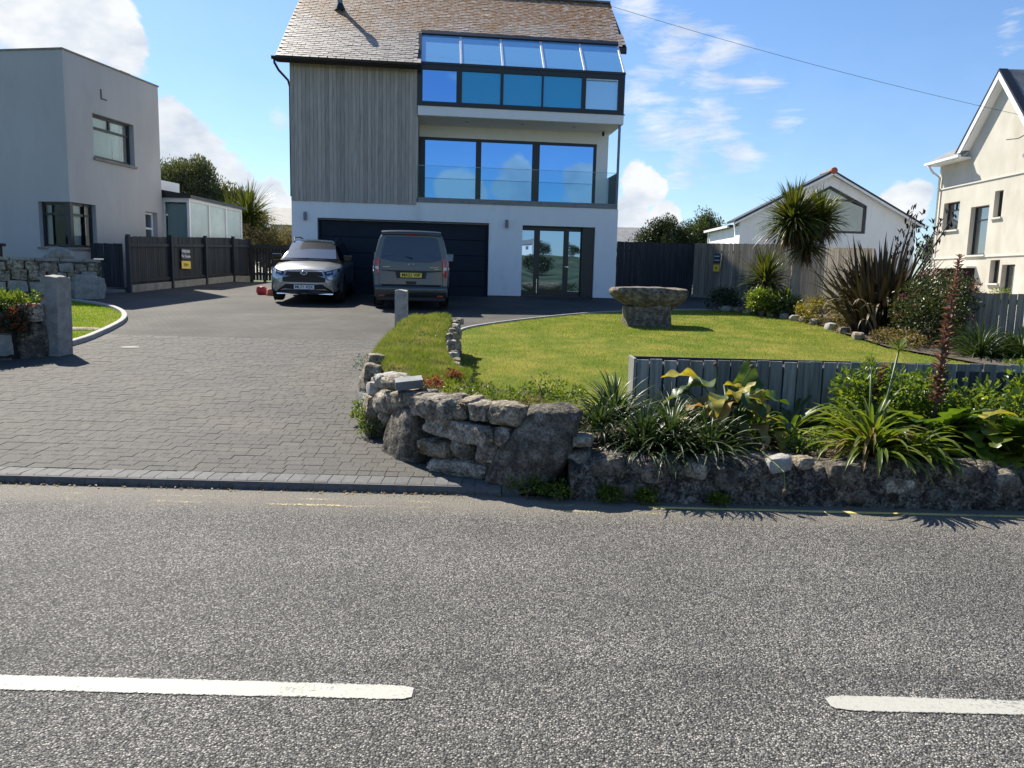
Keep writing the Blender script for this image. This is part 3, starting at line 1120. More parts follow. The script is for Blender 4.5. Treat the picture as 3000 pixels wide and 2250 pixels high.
LEN = [0.10, 0.12, 0.14, 0.14, 0.17]
PVS = [paver_verts(l - 0.002, pd) for l in LEN]
pmes = []
for PV, PF in PVS:
    pme = MB().add(PV, PF).mesh('paver')
    pme.materials.append(M['paver'])
    pmes.append(pme)
tilt = math.atan(0.048)
rest_v, rest_f = [], []
n_pieces = 0
y = 5.772 + 0.0575
row = 0
while y < SPLIT + 0.02:
    x = -12.9 + rng.uniform(0, 0.15)
    row += 1
    while x < 0.55:
        k = rng.randrange(5)
        xc = x + LEN[k] / 2
        if not (xc > -1.3 and 7.2 < y < 12.2) and not (xc > -0.7 and y > 6.15):
            z = gz(y) + rng.uniform(-0.0022, 0.0018)
            lim = 0.62 * y + 0.1
            rx, ry_ = tilt + rng.uniform(-0.008, 0.008), rng.uniform(-0.006, 0.006)
            if n_pieces < 300 and -lim < xc < -0.05 * y and y < 8.6:
                o = link('paver', pmes[k], None, drive)
                o.location = (xc, y, z)
                o.rotation_euler = (rx, ry_, rng.uniform(-0.006, 0.006))
                n_pieces += 1
            else:
                Rm = Matrix.Translation((xc, y, z)) @ Matrix.Rotation(rx, 4, 'X') @ Matrix.Rotation(ry_, 4, 'Y')
                PV, PF = PVS[k]
                b = len(rest_v)
                rest_v += [tuple(Rm @ Vector(p)) for p in PV]
                rest_f += [tuple(b + i for i in f) for f in PF]
        x += LEN[k]
    y += 0.115
pm = bpy.data.meshes.new('paver_field')
pm.from_pydata(rest_v, [], rest_f)
tag(link('paver_field', pm, M['paver'], drive), kind='stuff')
# inspection cover that has sunk a little in the drive
cv = MB().lathe([(0.0, 0.012), (0.13, 0.012), (0.15, 0.004), (0.15, -0.03)], 20, Matrix.Translation((-6.05, 12.1, gz(12.1))) @ Matrix.Rotation(tilt, 4, 'X') @ Matrix.Diagonal((1.0, 0.7, 1, 1)))
cv.build('drain_cover', M['concrete'], drive, smooth=True, sharp=40)

# ---- lawns
LAWN = [(0.55, 7.35), (5.9, 7.35), (8.2, 9.6), (8.3, 11.6), (7.6, 12.4), (6.95, 14.2), (7.06, 16.3), (7.2, 17.6), (7.25, 18.7), (6.95, 19.8), (6.45, 21.1), (5.9, 21.9),
        (5.2, 21.75), (4.2, 21.35), (3.1, 20.75), (2.0, 19.9), (1.05, 18.85), (0.2, 17.75), (-0.5, 16.7), (-1.0, 15.65), (-1.2, 14.3), (-1.05, 12.3), (-0.75, 10), (-0.4, 8), (0.1, 7.35)]
LAWN_L = [(-7.02, 12.05), (-7.1, 12.7), (-7.25, 13.35), (-7.5, 14.3), (-7.85, 15.4), (-8.3, 16.4), (-8.9, 17.4), (-9.7, 18.4), (-10.7, 19.25), (-11.7, 19.8), (-12.8, 20.0), (-13.6, 19.4), (-13.6, 12.6)]
lawn = slope_sheet('lawn', LAWN, 0.012, M['turf'], None)
tag(lawn, kind='structure')
lawn_l = slope_sheet('lawn', LAWN_L, 0.03, M['turf'], None)
tag(lawn_l, kind='structure')


def edging(name, pts, w, h, mat, label):
    """low edging strip following a curved line"""
    mb = MB()
    rings = []
    for i, p in enumerate(pts):
        a = Vector(pts[max(i - 1, 0)])
        b = Vector(pts[min(i + 1, len(pts) - 1)])
        t = (b - a).normalized()
        nn = Vector((-t.y, t.x))
        z = gz(p[1])
        q = Vector(p)
        l, r = q + nn * w / 2, q - nn * w / 2
        rings.append([(l.x, l.y, z - 0.05), (l.x, l.y, z + h - 0.008), (l.x * 0.9 + r.x * 0.1, l.y * 0.9 + r.y * 0.1, z + h), (l.x * 0.1 + r.x * 0.9, l.y * 0.1 + r.y * 0.9, z + h), (r.x, r.y, z + h - 0.008), (r.x, r.y, z - 0.05)])
    mb.loft(rings)
    o = mb.build(name, mat)
    return tag(o, label, 'edging', None)


def dense(pts, n=6):
    out = []
    P = [Vector((*p, 0)) for p in pts]
    for i in range(len(P) - 1):
        p0, p1, p2, p3 = P[max(i - 1, 0)], P[i], P[i + 1], P[min(i + 2, len(P) - 1)]
        for k in range(n):
            t = k / n
            q = 0.5 * ((2 * p1) + (-p0 + p2) * t + (2 * p0 - 5 * p1 + 4 * p2 - p3) * t * t + (-p0 + 3 * p1 - 3 * p2 + p3) * t ** 3)
            out.append((q.x, q.y))
    out.append(pts[-1])
    return out


edging('lawn_edging', dense(LAWN_L[:11]), 0.10, 0.085, M['edging'], 'curved concrete edging round the small left-hand lawn')
edging('lawn_edging', dense(LAWN[11:21][::-1]), 0.07, 0.05, M['edging'], 'thin pale edging where the main lawn meets the drive')

# flat stone let into the small lawn
fs_ = MB().lathe([(0.0, 0.06), (0.42, 0.055), (0.48, 0.03), (0.5, -0.02)], 18, Matrix.Translation((-7.95, 14.0, gz(14.0))) @ Matrix.Diagonal((1.0, 0.55, 1, 1)))
tag(fs_.build('flat_stone', M['granite_warm'], smooth=True, sharp=40), 'flat pale stone lying in the small left-hand lawn', 'stone')

bounce_yard = slope_sheet('bounce_yard', [(10.6, 13), (24, 13), (24, 36), (10.6, 36), (10.6, 24.5)], 0.0, M['bounce_yard'], None)  # pale sheet added to bounce light up under the cream house eaves
tag(bounce_yard, kind='structure')

# soil of the beds
bed_r = slope_sheet('flower_bed', [(7.6, 12.2), (6.95, 14.2), (7.06, 16.3), (7.2, 17.6), (7.25, 18.7), (6.95, 19.8), (6.45, 21.1), (5.9, 21.9), (8.4, 24.8), (10.5, 23.5), (10.5, 12), (8.4, 12.2)], 0.05, M['soil'], None)
tag(bed_r, kind='structure')


def bed_front_z(X, Y):
    return 0.30 + 0.02 * np.sin(X * 5) + 0.015 * np.sin(Y * 9 + X * 3) + 0.03 * (Y - 5.7)


tag(sheet('flower_bed', list(np.linspace(0.45, 9.0, 60)), list(np.linspace(5.62, 7.05, 14)), bed_front_z, M['soil']), kind='structure')


# ---- grass blades (nobody could count them)
def blades(name, n, poly, zf, hgt, wid, mat, label, lean=0.6, dens=None, bbox=None):
    xs = [p[0] for p in poly]
    ys = [p[1] for p in poly]
    x0, x1, y0, y1 = bbox or (min(xs), max(xs), min(ys), max(ys))
    X = NR.uniform(x0, x1, n)
    # more blades towards the viewer
    u = NR.random(n)
    Y = y0 + (y1 - y0) * u ** 1.5
    k = inside_np(poly, X, Y)
    X, Y = X[k], Y[k]
    if dens is not None:
        k = NR.random(len(X)) < dens(X, Y)
        X, Y = X[k], Y[k]
    m = len(X)
    Z = zf(X, Y)
    a = NR.uniform(0, 2 * pi, m)
    far = 1.0 + np.clip((Y - 8) * 0.09, 0, 2.0)
    h = hgt * NR.uniform(0.5, 1.25, m)
    w = wid * NR.uniform(0.7, 1.3, m) * far
    b = NR.uniform(0, 2 * pi, m)
    ln = lean * NR.random(m) * h
    V = np.empty((m, 3, 3), np.float32)
    V[:, 0] = np.stack([X - np.cos(a) * w, Y - np.sin(a) * w, Z - 0.004], 1)
    V[:, 1] = np.stack([X + np.cos(a) * w, Y + np.sin(a) * w, Z - 0.004], 1)
    V[:, 2] = np.stack([X + np.cos(b) * ln, Y + np.sin(b) * ln, Z + h], 1)
    o = fast(name, V.reshape(-1, 3), np.arange(m * 3).reshape(-1, 3), mat)
    return tag(o, label, 'grass', kind='stuff')


def patchy(X, Y):
    q = np.array([noise.noise(Vector((x * 0.55, y * 0.4, 3.1))) for x, y in zip(X, Y)])
    return np.clip(0.78 + q * 0.6, 0.3, 1.0)


blades('lawn_grass', 230000, LAWN, lambda X, Y: gz_np(Y) + 0.012, 0.030, 0.0028, M['lf_lawn'], 'mown grass of the main lawn', lean=1.0, dens=patchy)
blades('lawn_grass', 60000, LAWN_L, lambda X, Y: gz_np(Y) + 0.03, 0.035, 0.003, M['lf_lawn_l'], 'bright mown grass of the small left-hand lawn', lean=0.9)

# ================================================================== MAIN HOUSE
TH = math.atan(0.11)
HX, HY = -7.15, 24.41
house = empty('seaside_house', (HX, HY, 0.0), TH, 'three-storey house with silvered timber cladding, white ground floor and blue glazing', 'house')
U0, U1, DEP = 0.15, 10.53, 8.0
B = 0.86                                            # ground level at the front of the house


def hb(name, mat, x0, x1, y0, y1, z0, z1, bevel=0.0, parent=None):
    return bx(name, mat, parent or house, x0, x1, y0, y1, z0, z1, bevel)


# ground floor: white walls with a garage opening and a door opening
G0, G1, GT = 0.93, 6.33, 3.35
D0, D1, DT = 7.41, 9.80, 3.32
wl = MB()
wl.box(U0, G0, 0, 0.35, 1.05, 3.93)
wl.box(G1, D0, 0, 0.35, 1.05, 3.93)
wl.box(D1, U1, 0, 0.35, 1.05, 3.93)
wl.box(G0, G1, 0, 0.35, GT, 3.93)
wl.box(D0, D1, 0, 0.35, DT, 3.93)
wl.box(U0, U0 + 0.3, 0.352, DEP, 1.05, 3.93)
wl.box(U1 - 0.3, U1, 0.352, DEP, 1.05, 3.93)
wl.box(U0 + 0.3, U1 - 0.3, DEP - 0.3, DEP, 1.05, 3.93)
wl.build('ground_floor_wall', M['white'], house)
for a, b, c, d in ((U0 + 0.01, G0 - 0.01, 0.012, 0.34), (G1 + 0.01, D0 - 0.01, 0.012, 0.34), (D1 + 0.01, U1 - 0.01, 0.012, 0.34), (U0 + 0.01, U0 + 0.29, 0.36, DEP - 0.01), (U1 - 0.29, U1 - 0.01, 0.36, DEP - 0.01)):
    hb('plinth', M['plinth'], a, b, c, d, B - 0.3, 1.052)
# upper body behind everything (walls of the first and second floors)
ub = MB()
ub.box(U0 + 0.04, 4.02, 0.06, DEP - 0.05, 3.932, 8.15)
ub.box(4.0205, U1 - 0.05, 1.72, DEP - 0.05, 4.06, 8.6)
ub.build('upper_wall', M['white'], house)
# gable ends under the roof
for ux in (U0 + 0.05, U1 - 0.35):
    MB().prism([(ux, 1.75, 8.1), (ux, 4.0, 11.3), (ux, DEP - 0.2, 8.1)], (0.3, 0, 0)).build('gable_wall', M['white'], house)

# garage door: sectional, five ribs
gd = empty('garage_door', (0, 0, 0))
gd.parent = house
hb('door_frame', M['steel'], G0 + 0.002, G1 - 0.002, 0.16, 0.24, GT - 0.05, GT - 0.002, parent=gd)
hb('door_jamb', M['garage'], G0 + 0.002, G0 + 0.07, 0.18, 0.30, B - 0.05, GT - 0.052, parent=gd)
hb('door_jamb', M['garage'], G1 - 0.07, G1 - 0.002, 0.18, 0.30, B - 0.05, GT - 0.052, parent=gd)
ph_ = (GT - 0.06 - (B - 0.04)) / 5
for k in range(5):
    z0 = B - 0.04 + k * ph_
    hb('door_panel', M['garage'], G0 + 0.075, G1 - 0.075, 0.22, 0.27, z0 + 0.006, z0 + ph_ - 0.006, bevel=0.004, parent=gd)
hb('door_backing', M['dark'], G0 + 0.07, G1 - 0.07, 0.272, 0.29, B - 0.05, GT - 0.055, parent=gd)

# entrance: glazed door between two side lights and a dark panel
en = empty('entrance_screen', (0, 0, 0))
en.parent = house
fr = MB()
YF0, YF1 = 0.24, 0.31
Z0, Z1 = 1.07, DT - 0.002
for a, b in ((D0 + 0.002, D0 + 0.03), (7.83, 8.02), (8.81, 8.98), (9.37, 9.40)):
    fr.box(a, b, YF0, YF1, Z0, Z1)
for a, b in ((D0 + 0.03, 7.83), (8.02, 8.81), (8.98, 9.37)):
    fr.box(a, b, YF0, YF1, Z1 - 0.14, Z1)
    fr.box(a, b, YF0, YF1, Z0, Z0 + (0.20 if a > 8 and a < 8.5 else 0.15))
fr.build('frame', M['alu'], en)
for nm, a, b, m_ in (('side_light', D0 + 0.03, 7.83, 'glass_teal'), ('door_glass', 8.02, 8.81, 'glass_door'), ('side_light', 8.98, 9.37, 'glass_door')):
    hb(nm, M['glass_door'], a + 0.001, b - 0.001, 0.272, 0.285, Z0 + 0.15, Z1 - 0.141, parent=en)
hb('blank_panel', M['alu'], 9.401, D1 - 0.002, 0.10, 0.30, Z0, Z1, parent=en)
hnd = MB().box(8.86, 8.98, 0.165, 0.185, 2.02, 2.045).box(8.95, 8.975, 0.185, 0.238, 2.0, 2.06)
hnd.build('door_handle', M['chrome'], en, bevel=0.003)
MB().box(7.925, 7.945, 0.16, 0.18, 1.15, 1.62).box(7.93, 7.94, 0.18, 0.238, 1.2, 1.22).box(7.93, 7.94, 0.18, 0.238, 1.55, 1.57).build('pull_bar', M['chrome'], en)
hb('step', M['granite_dark'], D0 - 0.12, D1 - 0.02, -0.16, 0.23, B - 0.1, 1.0, bevel=0.008, parent=en)
hb('sill', M['alu'], D0 + 0.002, D1 - 0.002, 0.14, 0.31, 1.002, 1.068, parent=en)
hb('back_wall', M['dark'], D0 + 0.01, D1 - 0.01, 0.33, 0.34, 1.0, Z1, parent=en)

# wall lamps either side
for u in (0.55, 6.87):
    lm = MB().lathe([(0.0, -0.13), (0.045, -0.13), (0.05, -0.10), (0.05, 0.10), (0.045, 0.13), (0.0, 0.13)], 14, Matrix.Translation((u + 0.02, -0.075, 3.38 if u < 1 else 3.34)))
    lo = lm.build('wall_lamp', M['steel'], house, smooth=True, sharp=40)
    bx('bracket', M['steel'], lo, u - 0.015, u + 0.055, -0.03, -0.001, 3.30, 3.42)

# timber cladding: upright boards on the left bay and its return beside the balcony
nb_ = 33
cw = (4.0 - U0) / nb_
for k in range(nb_):
    x0 = U0 + k * cw
    d_ = rng.uniform(0.0, 0.007)
    w_ = rng.uniform(-0.004, 0.004)
    hb('cladding_board', M['clad'], x0 + 0.0025, x0 + cw - 0.0025, -0.028 - d_, 0.055, 3.845 + rng.uniform(-0.006, 0.006), 7.93, bevel=0.002)
for k in range(14):
    y0 = 0.075 + k * 0.115
    hb('cladding_board', M['clad'], 4.0215, 4.042, y0 + 0.002, y0 + 0.113, 4.07, 6.56)
for k in range(24):
    y0 = 0.075 + k * 0.117
    hb('cladding_board', M['clad'], U0 - 0.002, U0 + 0.036, y0 + 0.002, y0 + 0.115, 3.85, 8.0)

M['glass_edge'] = pmat('polished glass edge', (0.35, 0.55, 0.52), None, 3, 0.2)
# balcony: slab, glass front and side, corner post
bal = empty('balcony', (0, 0, 0))
bal.parent = house
hb('slab', M['steel'], 4.045, 10.50, -0.03, 1.7, 3.935, 4.055, parent=bal)
hb('glass_channel', M['steel'], 4.05, 10.47, -0.034, 0.03, 4.056, 4.085, parent=bal)
gx = [4.05, 5.62, 7.20, 8.78, 10.42]
for a, b in zip(gx[:-1], gx[1:]):
    hb('glass_panel', M['balustrade'], a + 0.005, b - 0.005, -0.008, 0.008, 4.086, 5.06, parent=bal)
    hb('polished_edge', M['glass_edge'], a + 0.005, b - 0.005, -0.008, 0.008, 5.0605, 5.072, parent=bal)
hb('glass_panel', M['balustrade'], 10.44, 10.456, 0.10, 1.66, 4.056, 5.07, parent=bal)
hb('corner_post', M['steel'], 10.44, 10.51, 0.02, 0.09, 4.056, 6.575, parent=bal)
# sliding doors at the back of the balcony
sl = empty('sliding_doors', (0, 0, 0))
sl.parent = house
YS = 1.5
fr = MB()
fr.box(4.06, 10.06, YS, YS + 0.1, 6.11, 6.20)
fr.box(4.06, 10.06, YS, YS + 0.1, 4.057, 4.12)
for a, b in ((4.06, 4.26), (5.95, 6.13), (7.86, 8.11), (9.96, 10.06)):
    fr.box(a, b, YS, YS + 0.1, 4.12, 6.11)
fr.build('frame', M['alu'], sl)
for a, b in ((4.26, 5.95), (6.13, 7.86), (8.11, 9.96)):
    hb('pane', M['glass_blue'], a + 0.001, b - 0.001, YS + 0.04, YS + 0.055, 4.121, 6.109, parent=sl)
hb('back_wall', M['fascia'], 10.06, 10.46, YS, YS + 0.2, 4.057, 6.575)
hb('head_wall', M['fascia'], 4.06, 10.058, YS + 0.004, YS + 0.2, 6.201, 6.575)
# soffit and white fascia carrying the glazed top storey
sf = hb('soffit', M['fascia'], 4.045, 10.52, 0.02, 1.7, 6.578, 6.64)
for u in (5.6, 7.4, 9.1):
    MB().lathe([(0.0, 6.575), (0.05, 6.575), (0.055, 6.5775)], 14, Matrix.Translation((u, 0.7, 0))).build('downlight', M['steel'], sf)
hb('fascia', M['fascia'], 4.03, 10.57, -0.05, 0.018, 6.585, 6.865)
hb('fascia', M['fascia'], 10.522, 10.57, 0.019, 1.9, 6.585, 6.865)
hb('flashing', M['alu'], 4.02, 10.60, -0.075, 0.02, 6.866, 6.89)
cam_ = MB().lathe([(0.0, 6.43), (0.04, 6.43), (0.05, 6.5), (0.03, 6.57)], 12, Matrix.Translation((10.2, 1.2, 0)))
cam_.build('security_camera', M['blackplastic'], house, smooth=True)

# glazed upper storey
gz_ = empty('glazed_storey', (0, 0, 0))
gz_.parent = house
WB, WT = 6.891, 8.10
uprights = [(4.03, 4.17), (5.22, 5.39), (6.60, 6.69), (7.91, 7.96), (9.19, 9.32), (10.36, 10.57)]
fr = MB()
for a, b in uprights:
    fr.box(a, b, -0.04, 0.10, WB, WT)
for (a0, b0), (a1, b1) in zip(uprights[:-1], uprights[1:]):
    fr.box(b0, a1, -0.038, 0.10, WT - 0.14, WT)
    fr.box(b0, a1, -0.038, 0.10, WB, WB + 0.12)
fr.build('frame', M['alu'], gz_)
for k, ((a0, b0), (a1, b1)) in enumerate(zip(uprights[:-1], uprights[1:])):
    hb('pane', M['glass_blue'] if k in (0,) else (M['glass_roof'] if k == 4 else M['glass_teal']), b0 + 0.001, a1 - 0.001, 0.02, 0.035, WB + 0.121, WT - 0.141, parent=gz_)
    if k == 4:                                       # this one is tilted open
        hb('opening_sash', M['rafter'], b0 + 0.03, a1 - 0.03, -0.075, -0.041, WT - 0.20, WT - 0.175, parent=gz_)
hb('side_glazing', M['glass_teal'], 10.53, 10.56, 0.101, 1.6, WB, WT, parent=gz_)
hb('eaves_beam', M['alu'], 4.03, 10.58, -0.06, 0.10, WT + 0.001, WT + 0.07, parent=gz_)
# sloping roof glass
P0 = Vector((0, -0.03, 8.185))
P1 = Vector((0, 1.08, 9.30))
dirv = (P1 - P0)
SLn = dirv.length
ang = math.atan2(dirv.z, dirv.y)
RM = Matrix.Translation(P0) @ Matrix.Rotation(ang, 4, 'X')
rx_ = [4.09, 5.36, 6.66, 7.96, 9.25, 10.53]
for a, b in zip(rx_[:-1], rx_[1:]):
    MB().box(a + 0.035, b - 0.035, 0.0, SLn - 0.02, -0.012, 0.0, RM).build('roof_pane', M['glass_roof'], gz_)
for u in rx_[1:]:
    MB().box(u - 0.033, u + 0.033, -0.03, SLn - 0.05, -0.03, 0.022, RM).build('rafter_cap', M['rafter'], gz_, bevel=0.004)
MB().box(4.02, 4.12, -0.03, SLn + 0.02, -0.06, 0.05, RM).build('side_flashing', M['alu'], gz_)
MB().box(4.12, 10.56, SLn - 0.02, SLn + 0.16, -0.05, 0.06, RM).build('head_flashing', M['alu'], gz_)
MB().box(4.09, 10.56, -0.055, 0.0, -0.03, -0.012, RM).build('drip_edge', M['rafter'], gz_)
hb('reveal', M['dark'], 4.1, 10.5, 0.2, 0.22, WB, 8.2, parent=gz_)

# slate roof
PT = 0.81                                           # tan of the pitch
pa = math.atan(PT)
E0, EZ, RW = -0.42, 8.02, 4.0


def roofz(w):
    return EZ + PT * (w - E0)


roof = empty('roof', (0, 0, 0))
roof.parent = house


def vl(w):                                           # left verge
    return -0.20 + 0.06 * (w - E0)


VR = 10.87
und = MB()
und.prism([(vl(E0) + .02, E0 + .02, roofz(E0) - .04), (4.13, E0 + .02, roofz(E0) - .04), (4.13, 1.17, roofz(1.17) - .04), (VR - .02, 1.17, roofz(1.17) - .04), (VR - .02, RW, roofz(RW) - .04), (vl(RW) + .02, RW, roofz(RW) - .04)], (0, 0.08, -0.12))
und.build('roof_deck', M['gutter'], roof)
bk = MB()
bk.prism([(vl(RW), RW, roofz(RW) - .02), (VR, RW, roofz(RW) - .02), (VR, 2 * RW - E0, EZ), (vl(E0), 2 * RW - E0, EZ)], (0, 0, -0.14))
bk.build('rear_slope', M['grey_slate'], roof)
sw, se, st_ = 0.255, 0.135, 0.014
sme = MB().box(-sw / 2 + 0.003, sw / 2 - 0.003, 0.0, 0.30, 0.0, st_).mesh('slate')
sme.materials.append(M['slate'])
svs = [(-sw / 2 + 0.003, 0, 0), (sw / 2 - 0.003, 0, 0), (sw / 2 - 0.003, .3, 0), (-sw / 2 + 0.003, .3, 0)]
rest = MB()
cnt = 0
nrow = int((RW - E0) / cos(pa) / se)
for j in range(nrow):
    w = E0 - 0.02 + j * se * cos(pa)
    if w > RW - 0.05:
        break
    x = vl(w) + 0.13 + (sw / 2 if j % 2 else 0)
    xmax = 4.02 if w < 1.12 else VR - 0.10
    while x < xmax:
        sc = rng.uniform(0.9, 1.0)
        Ms = (Matrix.Translation((x + rng.uniform(-.006, .006), w + rng.uniform(-.004, .004), roofz(w) + 0.014 + rng.uniform(0, 0.004)))
              @ Matrix.Rotation(pa - 0.06 + rng.uniform(-0.008, 0.008), 4, 'X') @ Matrix.Rotation(rng.uniform(-.006, .006), 4, 'Y') @ Matrix.Rotation(rng.uniform(-.007, .007), 4, 'Z') @ Matrix.Diagonal((sc, 1, 1, 1)))
        if cnt < 300:
            o = link('slate', sme, None, roof)
            o.matrix_local = Ms
            cnt += 1
        else:
            rest.box(-sw / 2 + 0.003, sw / 2 - 0.003, 0.0, 0.30, 0.0, st_, Ms)
        x += sw
tag(rest.build('upper_slates', M['slate'], roof), kind='stuff')
rd = MB()
xr = vl(RW)
while xr < VR - 0.05:
    rd.box(xr + 0.004, min(xr + 0.45, VR) - 0.004, RW - 0.13, RW + 0.13, roofz(RW) - 0.02, roofz(RW) + 0.05)
    xr += 0.45
rd.build('ridge_tiles', M['grey_slate'], roof, bevel=0.01)
# verge trim and the dark overhang at the right
vt = MB()
vt.prism([(VR - 0.03, 1.16, roofz(1.16) - 0.02), (VR - 0.03, RW, roofz(RW) - 0.02), (VR - 0.03, RW, roofz(RW) - 0.2), (VR - 0.03, 1.16, roofz(1.16) - 0.2)], (0.03, 0, 0))
vt.prism([(10.55, 1.16, roofz(1.16) - 0.03), (VR, 1.16, roofz(1.16) - 0.03), (VR, 1.16, roofz(1.16) - 0.22), (10.55, 1.16, roofz(1.16) - 0.22)], (0, 0.04, 0))
vt.prism([(VR - 0.31, 1.16, roofz(1.16) - 0.17), (VR - 0.031, 1.16, roofz(1.16) - 0.17), (VR - 0.031, RW, roofz(RW) - 0.17), (VR - 0.31, RW, roofz(RW) - 0.17)], (0, 0, -0.03))
vt.prism([(vl(E0), E0, roofz(E0) - 0.0), (vl(RW), RW, roofz(RW) - 0.0), (vl(RW), RW, roofz(RW) - 0.16), (vl(E0), E0, roofz(E0) - 0.16)], (0.03, 0, 0))
vt.build('verge_trim', M['gutter'], roof)
# gutter, soffit board and the swan-neck downpipe on the left
gm = MB()
rings = []
for x in (-0.30, 4.03):
    rings.append([(x, -0.44 + 0.075 * cos(a), 7.99 + 0.085 * sin(a)) for a in [pi + k * pi / 8 for k in range(9)]] + [(x, -0.44 + 0.062, 7.99), (x, -0.44 - 0.062, 7.99)])
gm.loft(rings)
gu = gm.build('gutter', M['gutter'], roof)
hb('soffit_board', M['fence_grey'], -0.16, 4.02, -0.36, 0.0, 7.935, 7.955, parent=roof)
hb('fascia_board', M['gutter'], -0.16, 4.02, -0.362, -0.34, 7.957, 8.06, parent=roof)
MB().tube([(-0.22, -0.44, 7.93), (-0.22, -0.43, 7.82), (-0.14, -0.2, 7.66), (0.08, 0.1, 7.45), (0.10, 0.3, 7.3), (0.10, 0.3, 4.0)], 0.036, 8).build('downpipe', M['gutter'], house, smooth=True)
# flue
fl = MB().lathe([(0.085, 9.9), (0.085, 11.15), (0.0, 11.15)], 14, Matrix.Translation((1.40, 2.4, 0)))
fo = fl.build('flue', M['steel'], roof, smooth=True, sharp=40)
MB().lathe([(0.0, 11.36), (0.15, 11.28), (0.15, 11.24), (0.0, 11.24)], 14, Matrix.Translation((1.40, 2.4, 0))).build('cowl', M['steel'], fo, smooth=True, sharp=40)
MB().lathe([(0.2, 10.28), (0.10, 10.5)], 14, Matrix.Translation((1.40, 2.4, 0))).build('flue_flashing', M['gutter'], fo, smooth=True)

# ================================================================== GREY HOUSE (left)
gh = empty('grey_house', (-13.1, 23.0, 0.0), R(-9.9), 'flat-topped grey rendered house with a dark-framed corner window on the left', 'house')


def gb_(name, mat, x0, x1, y0, y1, z0, z1, bevel=0.0, parent=None):
    return bx(name, mat, parent or gh, x0, x1, y0, y1, z0, z1, bevel)


GHH = 7.78
w = MB()
T = 0.25
# front (y=0) wall with the opening of the corner window, then the side (x=0) wall with two openings
w.box(-8, -1.06, 0, T, 0.4, GHH)
w.box(-1.06, 0, 0, T, 3.52, GHH)
w.box(-1.06, 0, 0, T, 0.4, 2.2)
w.box(-T, 0, T, 1.08, 3.52, GHH)
w.box(-T, 0, T, 1.08, 0.4, 2.2)
w.box(-T, 0, 1.08, 1.12, 0.4, GHH)
w.box(-T, 0, 1.12, 3.02, 6.27, GHH)
w.box(-T, 0, 1.12, 3.02, 0.4, 4.95)
w.box(-T, 0, 3.02, 3.45, 0.4, GHH)
w.box(-T, 0, 3.45, 4.1, 3.55, GHH)
w.box(-T, 0, 3.45, 4.1, 0.4, 2.1)
w.box(-T, 0, 4.1, 4.38, 0.4, GHH)
w.box(-8, -T, 4.1, 4.38, 0.4, GHH)
w.box(-8, -7.75, T, 4.1, 0.4, GHH)
w.build('wall', M['grey_wall'], gh)
cp = MB().box(-8.05, 0.03, -0.03, 0.28, GHH + 0.001, GHH + 0.05).box(-0.28, 0.03, 0.281, 4.41, GHH + 0.001, GHH + 0.05)
cp.build('coping', M['concrete'], gh)
rf = MB()
rf.prism([(-8, 0.5, GHH - 0.05), (-0.5, 0.5, GHH - 0.05), (-1.4, 2.2, GHH + 0.42), (-7, 2.2, GHH + 0.42)], (0, 0.05, -0.05))
rf.build('roof', M['grey_slate'], gh)
gb_('roof_vent', M['grey_slate'], -0.9, -0.45, 1.5, 2.0, GHH - 0.1, GHH + 0.22)
gb_('roof_vent', M['grey_slate'], -0.9, -0.45, 3.1, 3.6, GHH - 0.1, GHH + 0.24)
MB().box(0.001, 0.02, 1.52, 1.56, 6.75, 7.05).box(0.001, 0.02, 1.56, 1.78, 6.75, 6.79).build('bracket', M['grey_frame'], gh)


def framed(name, parent, org, ex, wd, hg, cols, rows, fmat, gmat, depth=0.07, fw=0.07, curtain=None):
    """window: org lower-left corner, ex direction along the wall; rows/cols of panes as fractional splits"""
    ex = Vector(ex).normalized()
    n = Vector((ex.y, -ex.x, 0))
    Mx = Matrix(((ex.x, -n.x, 0, org[0]), (ex.y, -n.y, 0, org[1]), (0, 0, 1, org[2]), (0, 0, 0, 1)))
    wdw = empty(name, (0, 0, 0))
    wdw.parent = parent
    xs = [0] + [c * wd for c in cols] + [wd]
    fm = MB()
    fm.box(0, wd, 0, depth, 0, fw, Mx).box(0, wd, 0, depth, hg - fw, hg, Mx)
    fm.box(0, fw, 0, depth, fw, hg - fw, Mx).box(wd - fw, wd, 0, depth, fw, hg - fw, Mx)
    zs = [fw] + [r * hg for r in rows] + [hg - fw]
    for c in cols:
        fm.box(c * wd - fw / 2, c * wd + fw / 2, 0.004, depth - 0.002, zs[-2] if rows else fw, hg - fw, Mx)
    for r in rows:
        fm.box(fw, wd - fw, 0.002, depth - 0.004, r * hg - fw / 2, r * hg + fw / 2, Mx)
    fm.build('frame', fmat, wdw)
    for i, (za, zb) in enumerate(zip(zs[:-1], zs[1:])):
        top = i == len(zs) - 2
        cx = ([fw] + [c * wd for c in cols] + [wd - fw]) if (top or not rows) else [fw, wd - fw]
        for xa, xb in zip(cx[:-1], cx[1:]):
            MB().box(xa, xb, depth * 0.5, depth * 0.5 + 0.012, za, zb, Mx).build('pane', gmat, wdw)
    if curtain:
        for a, b in curtain:
            MB().box(a * wd, b * wd, depth + 0.05, depth + 0.07, fw, hg - fw, Mx).build('curtain', M['curtain'], wdw)
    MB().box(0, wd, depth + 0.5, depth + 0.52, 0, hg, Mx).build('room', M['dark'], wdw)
    return wdw


